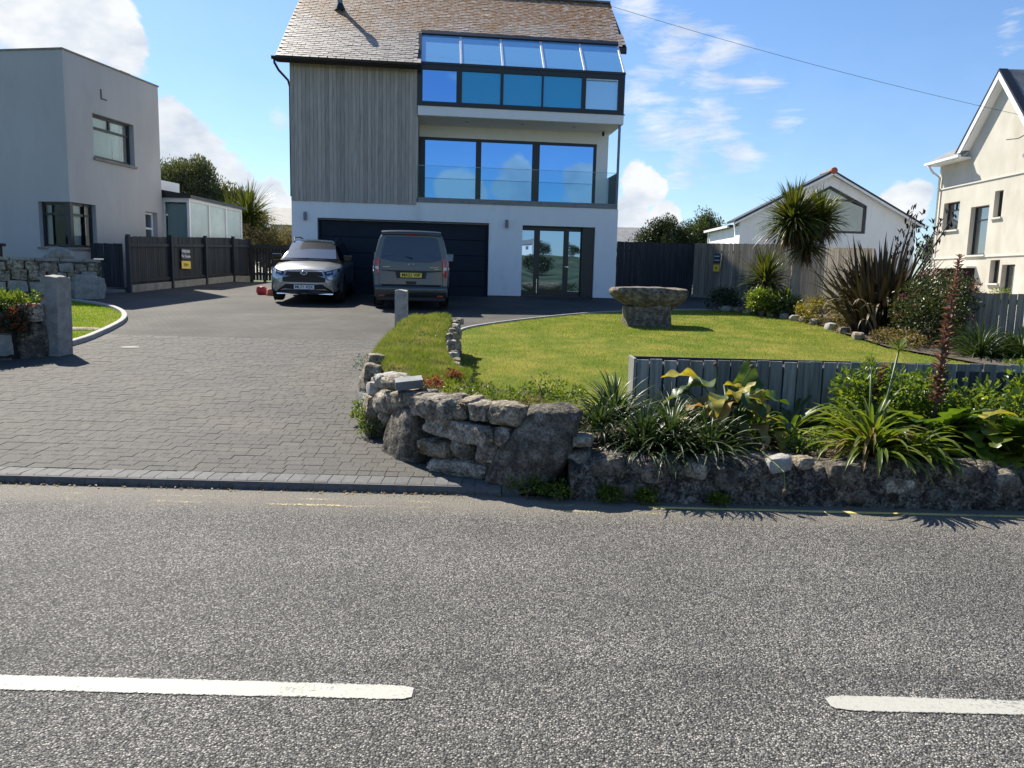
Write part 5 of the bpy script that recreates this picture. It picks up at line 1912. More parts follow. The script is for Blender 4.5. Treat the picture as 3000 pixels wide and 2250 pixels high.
vp('rear_window', [(-.60, 1.80), (0, 1.815), (.60, 1.80), (.665, 1.74), (.76, 1.30), (.74, 1.25), (.45, 1.195), (0, 1.19), (-.45, 1.195), (-.74, 1.25), (-.76, 1.30), (-.665, 1.74)], 'glass_dark', .012)
tg = vp('tailgate_edge', [(-.77, .98), (-.5, .955), (0, .95), (.5, .955), (.77, .98), (.77, .965), (.5, .94), (0, .935), (-.5, .94), (-.77, .965)], 'blackplastic', .003)
vp('plate_recess', [(-.40, .97), (.40, .97), (.36, .775), (-.36, .775)], 'blackplastic', .006)
np2 = bx('number_plate', M['plate_yellow'], van, -.27, .27, -.03, -.012, .80, .915)
text_mesh('plate_text', 'MA21 VSP', .108, M['ink'], np2, Matrix.Translation((0, -.032, .857)) @ FACE, .001, .0022)
for s in (1, -1):
    pts = [(.79, 1.26), (.90, 1.26), (.945, 1.20), (.955, .90), (.93, .81), (.84, .81), (.80, .88)]
    tl = patch('tail_light', pts if s > 0 else mir(pts), sV, M['red_lens'], van, .022, .05)
    q = [(.81, 1.06), (.955, 1.06), (.955, .99), (.81, .99)]
    patch('reversing_lens', q if s > 0 else mir(q), sV, M['white_lens'], tl, .030, .04)
    q = [(.66, .355), (.80, .355), (.80, .325), (.66, .325)]
    patch('reflector', q if s > 0 else mir(q), sV, M['red_lens'], van, .085, .05)
    mi = MB().box(s * 1.06 - .11, s * 1.06 + .11, 3.35, 3.50, 1.12, 1.36).build('door_mirror', M['blackplastic'], van, bevel=.03, seg=2)
    MB().box(s * 1.06 - .09, s * 1.06 + .09, 3.335, 3.349, 1.14, 1.34).build('mirror_glass', M['lamp_glass'], mi)
    MB().add([(s * .935, .7, 1.24), (s * .935, 2.0, 1.24), (s * .84, 2.0, 1.70), (s * .84, .75, 1.70)], [(0, 1, 2, 3)]).build('side_window', M['glass_dark'], van)
    MB().add([(s * .935, 2.1, 1.24), (s * .935, 3.2, 1.24), (s * .84, 3.1, 1.70), (s * .84, 2.1, 1.70)], [(0, 1, 2, 3)]).build('side_window', M['glass_dark'], van)
    for yw in (.85, 3.75):
        wheel(van, s * .84, yw, .33, .215, s)
        MB().lathe([(0, .0), (.37, .0)], 24, Matrix.Translation((s * .962, yw, .35)) @ Matrix.Rotation(R(90), 4, 'Y')).build('well_shade_disc', M['dark'], van)  # black disc on the flat side, dark of a hollow put in as colour
bmp = MB()
rings = []
for z, d in ((.30, .02), (.36, .075), (.50, .085), (.575, .07), (.60, .03)):
    rings.append([(-.93, .10, z), (-.90, -.02 - d * .4, z), (-.78, -.0 - d, z), (0, -.015 - d, z), (.78, -.0 - d, z), (.90, -.02 - d * .4, z), (.93, .10, z)])
bmp.loft(rings, closed=False, cap=False)
bmp.build('bumper', M['grey_paint'], van, smooth=True, sharp=50)
bx('lower_bumper', M['blackplastic'], van, -.86, .86, -.03, .1, .22, .31)
bx('bumper_step', M['blackplastic'], van, -.74, .74, -.075, .02, .601, .612)
vp('handle_recess', [(-.14, .70), (.14, .70), (.12, .63), (-.12, .63)], 'blackplastic', .006)
vp('brake_light', [(-.15, 1.865), (.15, 1.865), (.14, 1.838), (-.14, 1.838)], 'red_lens', .03)
sp = MB()
sp.loft([[(x, y_ + .03 * (abs(x) / .7) ** 2, z_ - .02 * (abs(x) / .7) ** 3) for y_, z_ in ((.035, 1.865), (.16, 1.86), (.36, 1.90), (.36, 1.955), (.20, 1.968), (.12, 1.962), (.065, 1.943), (.035, 1.91), (.028, 1.885))] for x in (-.74, -.6, -.3, 0, .3, .6, .74)])
sp.build('roof_spoiler', M['grey_paint'], van, smooth=True, sharp=60)
MB().tube([(-.50, .10, 1.33), (-.1, .045, 1.30), (.04, .03, 1.27)], [.012, .016, .024], 6).build('wiper', M['blackplastic'], van)
em2 = MB().lathe([(.055, -.006), (.062, 0), (.055, .006), (.044, 0), (.055, -.006)], 20, Matrix.Translation((0, .005, 1.12)) @ FACE @ Matrix.Diagonal((1.1, .6, 1, 1))).build('emblem', M['chrome'], van, smooth=True)
MB().box(-.70, -.53, -.012, .01, 1.045, 1.062).build('badge', M['chrome'], van)
MB().box(.45, .70, -.012, .01, 1.045, 1.060).box(.58, .70, -.012, .01, 1.005, 1.018).build('badge', M['chrome'], van)

# panel seams
for s in (1, -1):
    q = [(.775, 1.24), (.783, 1.24), (.80, .62), (.792, .62)]
    patch('tailgate_seam', q if s > 0 else mir(q), sV, M['dark'], van, .014, .02)
vp('tailgate_seam', [(-.79, .622), (.79, .622), (.79, .614), (-.79, .614)], 'dark', .014)
fp('bonnet_seam', [(-.5, .872), (0, .882), (.5, .872), (.5, .866), (0, .876), (-.5, .866)], 'dark', .02)

# ================================================================== STONE
def stone_mesh(name, sx, sy, sz, seed, sq=0.55, rough=0.10, cuts=4, shear=0.0, shear_y=0.0, taper=0.0):
    bm = bmesh.new()
    bmesh.ops.create_cube(bm, size=2.0)
    bmesh.ops.subdivide_edges(bm, edges=bm.edges, cuts=cuts, use_grid_fill=True)
    o = Vector((seed * 3.17 % 57, seed * 7.7 % 83, seed * 1.9 % 31))
    for v in bm.verts:
        c = v.co.copy()
        s = c.normalized() * 1.15
        p = s.lerp(c, sq)
        q = Vector((p.x * sx, p.y * sy, p.z * sz))
        fr = 1.0 / max(min(sx, sz), 0.03)
        n1 = noise.noise(q * fr * 0.9 + o)
        n2 = noise.noise(q * fr * 2.6 + o * 1.3)
        n3 = noise.noise(q * fr * 6.5 + o * 0.7)
        n4 = abs(noise.noise(q * fr * 1.7 + o * 2.1))
        d = 1.0 + rough * (n1 * 1.3 + n2 * 0.7 + n3 * 0.35 - n4 * 0.6)
        q *= d
        k = 1.0 + taper * q.z / sz
        q.x = q.x * k + shear * q.z
        q.y += shear_y * q.z
        v.co = q
    bmesh.ops.recalc_face_normals(bm, faces=bm.faces)
    me = bpy.data.meshes.new(name)
    bm.to_mesh(me)
    bm.free()
    me.shade_smooth()
    me.set_sharp_from_angle(angle=R(48))
    return me


_sd = [0]


def stone(name, mat, parent, loc, dims, rz=0.0, rx=0.0, ry=0.0, **kw):
    _sd[0] += 1
    o = link(name, stone_mesh(name, *dims, _sd[0], **kw), M[mat], parent)
    o.location = loc
    o.rotation_euler = (rx, ry, rz)
    return o


# ---------------------------------------------------------------- the stone-faced bank beside the drive
bank = empty('stone_bank', (0, 0, 0), 0, 'grass-topped bank faced with big granite boulders beside the drive', 'stone bank')
BANK = [(-0.95, 6.74), (-0.77, 6.47), (-0.53, 6.21), (-0.06, 5.97), (0.45, 5.88), (0.62, 7.0), (0.1, 7.3), (-0.42, 7.7), (-0.66, 8.6), (-0.80, 9.6), (-0.86, 11.0), (-0.90, 12.15), (-1.2, 12.35), (-1.72, 12.2), (-1.76, 10.5), (-1.68, 8.8), (-1.42, 7.6)]


def bank_top(x, y):
    z = 0.60 + 0.062 * max(0.0, y - 6.3)
    if y < 7.6 and x > -0.4:
        z -= 0.10 * min(1, (y - 6.0) / 1.2) if y > 6.0 else 0
    z += 0.05 * (1 - min(1, abs(x + 1.22) / .5)) if y > 7.4 else 0
    return z + 0.045 * noise.noise(Vector((x * 2.1, y * 2.1, 1.0))) + 0.02 * noise.noise(Vector((x * 6, y * 6, 5.0)))


def edge_np(poly, X, Y):
    best = np.full(X.shape, 9.0)
    n = len(poly)
    for i in range(n):
        ax, ay = poly[i]
        bx_, by_ = poly[(i + 1) % n]
        dx, dy = bx_ - ax, by_ - ay
        t = np.clip(((X - ax) * dx + (Y - ay) * dy) / max(dx * dx + dy * dy, 1e-9), 0, 1)
        best = np.minimum(best, np.hypot(X - ax - t * dx, Y - ay - t * dy))
    return best


def heap(name, poly, topf, step, mat, parent, zb=-0.05, slopein=0.14):
    """solid lump over a plan outline, rounded at its rim"""
    xs = [p[0] for p in poly]
    ys = [p[1] for p in poly]
    gx_ = np.arange(min(xs) - step, max(xs) + 2 * step, step)
    gy_ = np.arange(min(ys) - step, max(ys) + 2 * step, step)

    def edge(x, y):
        best = 9
        for i in range(len(poly)):
            a, b = Vector(poly[i]), Vector(poly[(i + 1) % len(poly)])
            p = Vector((x, y))
            t = max(0, min(1, (p - a).dot(b - a) / max((b - a).length_squared, 1e-9)))
            best = min(best, (p - (a + (b - a) * t)).length)
        return best
    vs, idx = [], {}
    for j, yy in enumerate(gy_):
        for i, xx in enumerate(gx_):
            if inside(poly, xx, yy):
                e = edge(xx, yy)
                g = gz(yy)
                t = topf(xx, yy)
                f = min(1, e / slopein)
                z = g + zb + (t - g - zb) * (0.55 + 0.45 * (1 - (1 - f) ** 2))
                idx[(i, j)] = len(vs)
                vs.append((xx, yy, z))
    fs = []
    rim = {}
    for (i, j) in idx:
        q = [(i, j), (i + 1, j), (i + 1, j + 1), (i, j + 1)]
        if all(k in idx for k in q):
            fs.append(tuple(idx[k] for k in q))
            for a, b in zip(q, q[1:] + q[:1]):
                rim[(a, b)] = 1
    edges = [(a, b) for (a, b) in rim if (b, a) not in rim]
    base = {}
    for a, b in edges:
        for k in (a, b):
            if k not in base:
                p = vs[idx[k]]
                base[k] = len(vs)
                vs.append((p[0], p[1], gz(p[1]) - 0.1))
        fs.append((idx[b], idx[a], base[a], base[b]))
    me = bpy.data.meshes.new(name)
    me.from_pydata(vs, [], fs)
    me.shade_smooth()
    return link(name, me, mat, parent)


heap('earth_core', BANK, bank_top, 0.07, M['soil'], bank)
jc = [(-1.16, 6.95), (-1.0, 6.60), (-.85, 6.36), (-.60, 6.10), (-.12, 5.83), (.42, 5.74), (.45, 5.95), (-.05, 6.02), (-.5, 6.25), (-.75, 6.5), (-.9, 6.75), (-1.05, 7.0)]
MB().prism([(x, y, .03) for x, y in jc], (0, 0, .53)).build('gap_shade_core', M['mortar'], bank)  # near-black core added so the boulder gaps look deep in shade
# the front boulders, as they stand: x, y, z, half width, half height, turn (deg)
FR = [(-.66, 5.98, .58, .250, .095, -43, 'granite', .6), (-.41, 5.85, .57, .082, .070, -29, 'granite_warm', .5), (-.26, 5.76, .59, .089, .074, -29, 'granite', .6),
      (-.04, 5.68, .58, .150, .094, -15, 'granite_warm', .5), (-.42, 5.83, .42, .360, .084, -32, 'granite', .75), (-.06, 5.67, .41, .074, .082, -13, 'granite', .4),
      (-.61, 5.95, .255, .170, .070, -38, 'granite_warm', .65), (-.39, 5.83, .27, .096, .082, -29, 'granite', .5), (-.19, 5.72, .28, .112, .094, -25, 'granite', .45),
      (-.41, 5.84, .125, .290, .080, -29, 'granite', .6), (.53, 5.60, .41, .085, .046, -6, 'granite_warm', .5), (.52, 5.60, .29, .095, .058, -6, 'granite_warm', .5),
      (-.98, 6.40, .55, .190, .100, -53, 'granite_warm', .5), (-1.15, 6.66, .50, .17, .10, -64, 'granite', .45), (-.82, 6.22, .60, .130, .075, -50, 'granite_dark', .5),
      (-1.05, 6.52, .685, .130, .062, -40, 'granite_warm', .45), (-.36, 5.85, .648, .062, .028, -29, 'granite_warm', .4), (-.49, 5.93, .655, .045, .028, -29, 'granite', .4),
      (-1.18, 6.86, .66, .14, .075, -60, 'granite_pale', .5), (-1.22, 7.0, .30, .16, .085, -64, 'granite_pale', .4), (-1.13, 6.72, .36, .11, .06, -60, 'granite_warm', .4)]
for x, y, z, a, b, r_, m_, sq in FR:
    dpt = 0.13 if a < .3 else 0.15
    nx_, ny_ = sin(R(r_)), -cos(R(r_))
    stone('stone', m_, bank, (x - nx_ * dpt * 0.75, y - ny_ * dpt * 0.75, z), (a * .93, dpt, b * .92), R(r_ + rng.uniform(-7, 7)), R(rng.uniform(-6, 6)), R(rng.uniform(-5, 5)), sq=sq * .9, rough=.12, cuts=11)
# the two great slabs
stone('stone', 'granite_dark', bank, (.20, 5.72, .33), (.255, .15, .335), R(-9), R(-8), R(3), sq=.42, rough=.09, cuts=14, shear=.42, taper=-.10)
stone('stone', 'granite_dark', bank, (-.86, 6.35, .26), (.24, .13, .27), R(-56), R(-6), 0, sq=.6, rough=.11, cuts=12, shear=.28, taper=-.15)
stone('stone', 'slab_slate', bank, (-.86, 6.34, .72), (.115, .10, .035), R(10), R(4), R(-6), sq=.95, rough=.03, cuts=3)
# flank along the drive: lumpier, sunlit
fl_ = [(-1.26, 6.95), (-1.44, 7.6), (-1.58, 8.4), (-1.67, 9.4), (-1.72, 10.5), (-1.72, 11.6), (-1.70, 12.2)]
for i in range(len(fl_) - 1):
    a, b = Vector(fl_[i]), Vector(fl_[i + 1])
    n_ = max(2, int((b - a).length / 0.21))
    for k in range(n_):
        p = a + (b - a) * ((k + .5) / n_)
        g = gz(p.y)
        t = bank_top(p.x + .15, p.y) - (.17 if p.y > 8.0 else 0.03)
        z = g - 0.02
        while z < t - 0.06:
            hh = rng.uniform(.055, .11)
            stone('stone', rng.choice(['granite_warm', 'granite_warm', 'granite_pale', 'granite']), bank,
                  (p.x + rng.uniform(-.02, .05) + (z - g) * .12, p.y + rng.uniform(-.05, .05), z + hh), (rng.uniform(.08, .15), .09, hh), R(-74 + rng.uniform(-12, 12)), R(-6), R(rng.uniform(-9, 9)), sq=rng.uniform(.4, .65), rough=.13, cuts=3)
            z += hh * 1.85
# flank along the lawn: thin upright stones
fr_ = [(-0.44, 7.75), (-0.68, 8.7), (-0.80, 9.6), (-0.86, 11.0), (-0.88, 12.2)]
for i in range(len(fr_) - 1):
    a, b = Vector(fr_[i]), Vector(fr_[i + 1])
    n_ = int((b - a).length / 0.13)
    for k in range(n_):
        p = a + (b - a) * ((k + .5) / n_)
        g = gz(p.y)
        t = bank_top(p.x - .15, p.y) - 0.06
        if p.y < 8.6:
            t -= (8.6 - p.y) * .18
        z = g - .03
        while z < t - .04:
            hh = rng.uniform(.04, .09)
            stone('stone', rng.choice(['granite', 'granite_pale', 'granite_warm']), bank, (p.x + rng.uniform(-.02, .03), p.y, z + hh), (rng.uniform(.045, .075), .05, hh * .8), R(84 + rng.uniform(-14, 14)), 0, R(rng.uniform(-8, 8)), sq=rng.uniform(.4, .6), rough=.14, cuts=3)
            z += hh * 1.8
for k in range(7):
    x = -.95 - k * .12
    stone('stone', 'granite', bank, (x, 12.28 + rng.uniform(-.03, .03), gz(12.2) + .2), (.09, .09, .28), R(rng.uniform(-10, 10)), sq=.55, rough=.12, cuts=3)

# ---------------------------------------------------------------- low rubble wall along the right of the road
lw = empty('rubble_wall', (0, 0, 0), 0, 'low dark rubble wall along the road edge below the planted bed', 'wall')
nx, nz_, ny = 520, 12, 8
X0, X1 = 0.44, 9.0
sec = [(5.47, -0.04), (5.465, 0.03), (5.475, 0.09), (5.48, 0.15), (5.49, 0.21), (5.50, 0.27), (5.53, 0.315), (5.58, 0.335), (5.66, 0.34), (5.74, 0.335), (5.80, 0.30), (5.82, 0.1)]
vs, fs = [], []
for i in range(nx + 1):
    x = X0 + (X1 - X0) * i / nx
    for k, (y, z) in enumerate(sec):
        q = Vector((x, y, z))
        d = .05 * noise.noise(q * 4.2 + Vector((3, 1, 7))) + .035 * noise.noise(q * 11) - .03 * abs(noise.noise(q * 8 + Vector((9, 2, 2)))) + .022 * noise.noise(q * 27)
        zz = z + (.05 * noise.noise(Vector((x * 2.3, 1.7, 0))) + d * .5) * min(1, max(0, z / .3))
        vs.append((x + d * .3, y - d * (1.0 if k < 8 else 0.3), zz))
m_ = len(sec)
for i in range(nx):
    for k in range(m_ - 1):
        a = i * m_ + k
        fs.append((a, a + m_, a + m_ + 1, a + 1))
fs.append(tuple(range(m_)))
fs.append(tuple(nx * m_ + k for k in range(m_))[::-1])
me = bpy.data.meshes.new('masonry')
me.from_pydata(vs, [], fs)
me.shade_smooth()
me.set_sharp_from_angle(angle=R(50))
link('masonry', me, M['rubble'], lw)
for x, z, a, b, m_ in ((1.98, .30, .085, .062, 'granite_pale'), (2.16, .315, .06, .045, 'granite_warm'), (2.86, .16, .11, .055, 'granite'), (3.12, .09, .09, .05, 'granite_dark'),
                       (.72, .25, .12, .07, 'granite_dark'), (1.05, .22, .10, .08, 'granite_dark'), (1.36, .24, .09, .06, 'granite'), (1.62, .18, .12, .09, 'granite_dark'), (2.45, .24, .12, .08, 'granite_dark'),
                       (3.34, .27, .09, .06, 'granite_dark'), (3.62, .2, .12, .09, 'granite_dark'), (.9, .08, .13, .06, 'granite_dark'), (1.9, .1, .14, .07, 'granite_dark'), (2.55, .08, .12, .06, 'granite_dark'), (3.9, .28, .1, .06, 'granite_dark'), (3.85, .08, .12, .06, 'granite_dark')):
    stone('stone', m_, lw, (x, 5.535, z), (a, .07, b), 0, 0, R(rng.uniform(-12, 12)), sq=.45, rough=.13, cuts=4)

# ---------------------------------------------------------------- granite gateposts
gp = stone_mesh('gatepost', .098, .098, .52, 301, sq=.9, rough=.02, cuts=5)
o = link('gatepost', gp, M['granite_pale'])
o.location = (-1.83, 12.55, gz(12.5) + .47)
tag(o, 'squared granite post standing at the end of the grassy bank', 'gatepost')
gp2 = stone_mesh('gatepost', .135, .15, .60, 305, sq=.92, rough=.025, cuts=6)
o = link('gatepost', gp2, M['granite_pale'])
o.location = (-6.66, 11.2, gz(11.2) + .55)
o.rotation_euler = (0, R(1.5), R(-8))
tag(o, 'tall pale granite gatepost on the left of the drive', 'gatepost')

# ---------------------------------------------------------------- wall running left from the gatepost
wl_ = empty('stone_wall', (0, 0, 0), 0, 'shaded granite wall under creepers left of the tall gatepost', 'wall')
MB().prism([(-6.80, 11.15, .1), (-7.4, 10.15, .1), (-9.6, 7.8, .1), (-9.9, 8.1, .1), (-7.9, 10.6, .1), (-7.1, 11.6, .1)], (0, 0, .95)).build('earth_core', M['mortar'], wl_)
A, Bp = Vector((-6.76, 11.12)), Vector((-9.5, 7.75))
dr = (Bp - A).normalized()
ang_ = math.degrees(math.atan2(-dr.y, -dr.x))
for s_, z, a, b, m_ in ((.20, .50, .19, .30, 'granite_dark'), (.22, .95, .17, .13, 'granite'), (.62, .52, .16, .16, 'granite_pale'), (.66, .25, .18, .10, 'granite_dark'), (.62, .86, .18, .13, 'granite'),
                        (1.06, .42, .22, .26, 'granite'), (1.05, .86, .2, .14, 'granite_dark'), (1.5, .5, .2, .28, 'granite'), (1.9, .45, .2, .25, 'granite_dark'), (1.7, .9, .3, .13, 'granite'), (2.4, .5, .25, .3, 'granite'), (2.9, .5, .25, .3, 'granite_dark')):
    p = A + dr * s_
    stone('stone', m_, wl_, (p.x - .02, p.y + .02, z), (a, .13, b), R(ang_), 0, R(rng.uniform(-4, 4)), sq=.62, rough=.09, cuts=5)

# ---------------------------------------------------------------- far garden wall below the grey house
fw_ = empty('garden_wall', (0, 0, 0), 0, 'random-stone garden wall with a big end boulder below the grey house', 'wall')
A, Bp = Vector((-11.25, 21.1)), Vector((-14.9, 17.2))
dr = (Bp - A).normalized()
nrm = Vector((-dr.y, dr.x))
if nrm.dot(Vector((1, -1))) < 0:
    nrm = -nrm
ang_ = math.atan2(-dr.y, -dr.x)
back = -nrm * .35
MB().prism([(A.x, A.y, .6), (Bp.x, Bp.y, .6), (Bp.x + back.x, Bp.y + back.y, .6), (A.x + back.x, A.y + back.y, .6)], (0, 0, 1.16)).build('mortar_core', M['rubble'], fw_)
s_ = .35
row_z = [(.78, .17), (1.10, .15), (1.38, .14), (1.62, .12)]
for zc, hz in row_z:
    s_ = .75 if zc < 1.3 else .12
    while s_ < 5.0:
        a = rng.uniform(.12, .27)
        p = A + dr * (s_ + a) + nrm * .01
        stone('stone', rng.choice(['granite', 'granite_pale', 'granite_warm', 'granite']), fw_, (p.x, p.y, zc + rng.uniform(-.03, .03)), (a * .97, .08, hz * rng.uniform(.85, 1.0)), ang_, 0, R(rng.uniform(-5, 5)), sq=.7, rough=.09, cuts=3)
        s_ += 2 * a + .015
p = A + dr * .38 + nrm * .05
stone('stone', 'granite_pale', fw_, (p.x, p.y, 1.06), (.42, .22, .36), ang_, 0, R(6), sq=.55, rough=.06, cuts=6)
s_ = 0.0
while s_ < 5.1:
    a = rng.uniform(.16, .3)
    p = A + dr * (s_ + a) + back * .5
    stone('coping_stone', 'granite_pale', fw_, (p.x, p.y, 1.80), (a, .19, .04), ang_, sq=.85, rough=.05, cuts=3)
    s_ += 2 * a
for (s_, nm, dm, m_, lb, ct) in ((.95, 'cairn_stone', (.30, .16, .16), 'granite_pale', 'grey humped stone sitting on the garden wall', 'stone'), (3.0, 'garden_ornament', (.26, .13, .11), 'ornament', 'black and white mottled ornament lying on the garden wall', 'ornament')):
    p = A + dr * s_ + back * .5
    tag(stone(nm, m_, None, (p.x, p.y, 1.83 + dm[2] * .8), dm, ang_, sq=.25, rough=.16, cuts=5, taper=-.35), lb, ct)

# ---------------------------------------------------------------- granite table on the lawn
tb = empty('granite_table', (2.98, 17.35, gz(17.35)), R(3), 'granite bowl-shaped boulder balanced on a stone base on the lawn', 'stone table')
stone('base_stone', 'granite_dark', tb, (0.0, 0.0, .19), (.50, .40, .265), 0, 0, R(-2), sq=.82, rough=.05, cuts=7)
bm = bmesh.new()
bmesh.ops.create_cube(bm, size=2)
bmesh.ops.subdivide_edges(bm, edges=bm.edges, cuts=13, use_grid_fill=True)
for v in bm.verts:
    c = v.co.copy()
    p = (c.normalized() * 1.12).lerp(c, .55)
    t = max(0.0, (p.z + 1) / 2)                      # 0 underside .. 1 top
    w_ = .62 + .38 * min(1, t * 1.25) ** .75
    x = p.x * .90 * w_ + .02
    y_ = p.y * .55 * w_
    z = .36 + t * .50
    lift = max(0, -p.x - .25)
    z += lift * .16 * (1 - t)
    q = Vector((x, y_, z))
    q += Vector((1, 1, .7)) * .025 * noise.noise(q * 3.1) + Vector((1, 1, 1)) * .012 * noise.noise(q * 9)
    v.co = q
bmesh.ops.recalc_face_normals(bm, faces=bm.faces)
me = bpy.data.meshes.new('top_stone')
bm.to_mesh(me)
bm.free()
me.shade_smooth()
me.set_sharp_from_angle(angle=R(50))
link('top_stone', me, M['granite_dark'], tb)

# ---------------------------------------------------------------- edging stones of the far bed
ed = [(5.95, 21.75, .20), (6.2, 21.4, .15), (6.42, 21.0, .17), (6.62, 20.55, .13), (6.78, 20.15, .20), (6.95, 19.8, .10), (7.05, 19.35, .19), (7.15, 18.95, .14), (7.22, 18.45, .18), (7.18, 17.4, .19), (7.12, 16.6, .15), (7.0, 15.6, .17)]
for k, (x, y_, a) in enumerate(ed):
    o = stone('edging_stone', rng.choice(['granite_pale', 'granite_pale', 'granite_warm']), None, (x, y_, gz(y_) + .06), (a, .11, .10), R(rng.uniform(40, 120)), 0, 0, sq=.4, rough=.13, cuts=4)
    tag(o, 'rounded pale stone edging the planted bed beside the lawn', 'stone', 'edging stones along the bed')

# ================================================================== FENCES
def board_fence(root, A, Bp, h, mat, bw=0.10, gap=0.010, thick=0.02, side=1, z_of=None, rails=True, posts=(), rail_side=1, post_h=0.06, base=None, top_fn=None, overlap=False, name='board'):
    """upright boards from A to B; each board is its own piece"""
    A, Bp = Vector(A), Vector(Bp)
    d = (Bp - A)
    Ln = d.length
    d.normalize()
    az = math.atan2(d.y, d.x)
    n = max(1, int(Ln / bw))
    bw = Ln / n
    for k in range(n):
        p = A + d * (bw * (k + .5))
        zb = z_of(p) if z_of else gz(p.y)
        hh = top_fn(k / n) if top_fn else h
        off = (0.012 if (overlap and k % 2) else 0.0)
        o = MB().box(-bw / 2 + gap / 2, bw / 2 - gap / 2, off, off + thick, 0.0, hh + rng.uniform(-.008, .008)).build(name, M[mat], root)
        o.location = (p.x, p.y, zb)
        o.rotation_euler = (0, R(rng.uniform(-.4, .4)), az + (R(5) if overlap == 'feather' else 0))
    nv = Vector((-d.y, d.x))
    if rails:
        for f in (.16, .82):
            pa_, pb_ = A, Bp
            za = (z_of(pa_) if z_of else gz(pa_.y)) + h * f
            zb = (z_of(pb_) if z_of else gz(pb_.y)) + h * f
            off = nv * (-.035 if rail_side > 0 else .06)
            r1 = [(pa_.x + off.x, pa_.y + off.y, za), (pb_.x + off.x, pb_.y + off.y, zb)]
            w2 = nv * .028
            MB().prism([(r1[0][0] - w2.x, r1[0][1] - w2.y, r1[0][2]), (r1[1][0] - w2.x, r1[1][1] - w2.y, r1[1][2]), (r1[1][0] - w2.x, r1[1][1] - w2.y, r1[1][2] + .09), (r1[0][0] - w2.x, r1[0][1] - w2.y, r1[0][2] + .09)], (w2.x * 2, w2.y * 2, 0)).build('rail', M[mat], root)
    for f in posts:
        p = A + d * (Ln * f)
        off = nv * (-.085 if rail_side > 0 else .11)
        z0 = (z_of(p) if z_of else gz(p.y)) - .2
        o = MB().box(-.05, .05, -.05, .05, 0, h + post_h + .2).build('post', M[mat], root, bevel=.004)
        o.location = (p.x + off.x, p.y + off.y, z0)
        o.rotation_euler = (0, 0, az)
    return root


lf = empty('dark_fence', (0, 0, 0), 0, 'long dark-stained board fence with posts and rails on the left of the drive', 'fence')
board_fence(lf, (-11.62, 23.2), (-10.85, 31.6), 1.62, 'fence_dark', posts=(0.0, .285, .56, .82, 1.0), z_of=lambda p: gz(p.y) + .04, rail_side=1, bw=.105)
for a, b in ((0.01, .275), (.295, .55), (.57, .81), (.83, .99)):
    P0_ = Vector((-11.52, 23.2)).lerp(Vector((-10.75, 31.6)), a)
    P1_ = Vector((-11.52, 23.2)).lerp(Vector((-10.75, 31.6)), b)
    MB().prism([(P0_.x, P0_.y, gz(P0_.y) - .05), (P1_.x, P1_.y, gz(P1_.y) - .05), (P1_.x, P1_.y, gz(P1_.y) + .22), (P0_.x, P0_.y, gz(P0_.y) + .22)], (-.05, 0, 0)).build('gravel_board', M['concrete'], lf)
sgf = empty('dark_gate', (0, 0, 0), 0, 'short dark boarded side gate between the garden wall and the long fence', 'gate')
board_fence(sgf, (-12.75, 23.35), (-11.72, 23.2), 1.30, 'fence_dark', z_of=lambda p: 1.05, rails=False, bw=.1)
MB().box(-12.75, -11.72, 23.28, 23.30, .72, 1.0).build('kick_board', M['concrete'], sgf)
MB().box(-12.62, -11.8, 22.9, 23.2, .78, .90).build('step', M['concrete'], sgf, bevel=.01)
MB().box(-12.55, -12.25, 23.12, 23.20, 1.86, 1.90).build('latch', M['chrome'], sgf)
lf2 = empty('dark_fence', (0, 0, 0), 0, 'lower dark fence behind the SUV closing the end of the drive', 'fence')
board_fence(lf2, (-10.72, 31.7), (-7.6, 32.0), 1.36, 'fence_dark', z_of=lambda p: 1.28, posts=(.0, .5, 1.0), gap=.03, bw=.125, rail_side=1)
bx('rail_or_shade_block', M['fence_dark'], lf2, -10.72, -7.6, 31.60, 31.68, 2.55, 2.72)

rf1 = empty('dark_fence', (0, 0, 0), 0, 'dark blue upright-board fence in shade right of the house', 'fence')
board_fence(rf1, (3.42, 26.2), (6.40, 27.9), 1.86, 'fence_dark', z_of=lambda p: gz(min(p.y, 27)) + .02, rails=True, rail_side=-1, bw=.105)
rf2 = empty('grey_fence', (0, 0, 0), 0, 'sunlit weathered grey board fence behind the palm', 'fence')
board_fence(rf2, (6.42, 27.92), (9.3, 23.4), 1.86, 'fence_grey', z_of=lambda p: gz(p.y) + .03 + .03 * (27.9 - p.y) / 4, rails=True, rail_side=-1, bw=.105)
board_fence(rf2, (9.3, 23.35), (9.75, 21.2), 1.80, 'fence_grey', z_of=lambda p: gz(p.y) + .05, rails=True, rail_side=-1, bw=.105)
MB().prism([(6.36, 27.86, gz(27.9) - .05), (9.24, 23.34, gz(23.4) - .1), (9.24, 23.34, gz(23.4) + .10), (6.36, 27.86, gz(27.9) + .08)], (-.04, -.03, 0)).build('gravel_board', M['concrete'], rf2)
rf3 = empty('grey_fence', (0, 0, 0), 0, 'low weathered board fence at the right edge beside the dark shrub', 'fence')
board_fence(rf3, (9.75, 21.1), (8.9, 14.4), 1.0, 'fence_grey', z_of=lambda p: gz(p.y) + .04, rails=True, rail_side=-1, bw=.115)
board_fence(rf3, (8.42, 14.35), (9.95, 12.75), 1.08, 'fence_grey', z_of=lambda p: gz(13.6) + .03, rails=True, rail_side=-1, bw=.125)

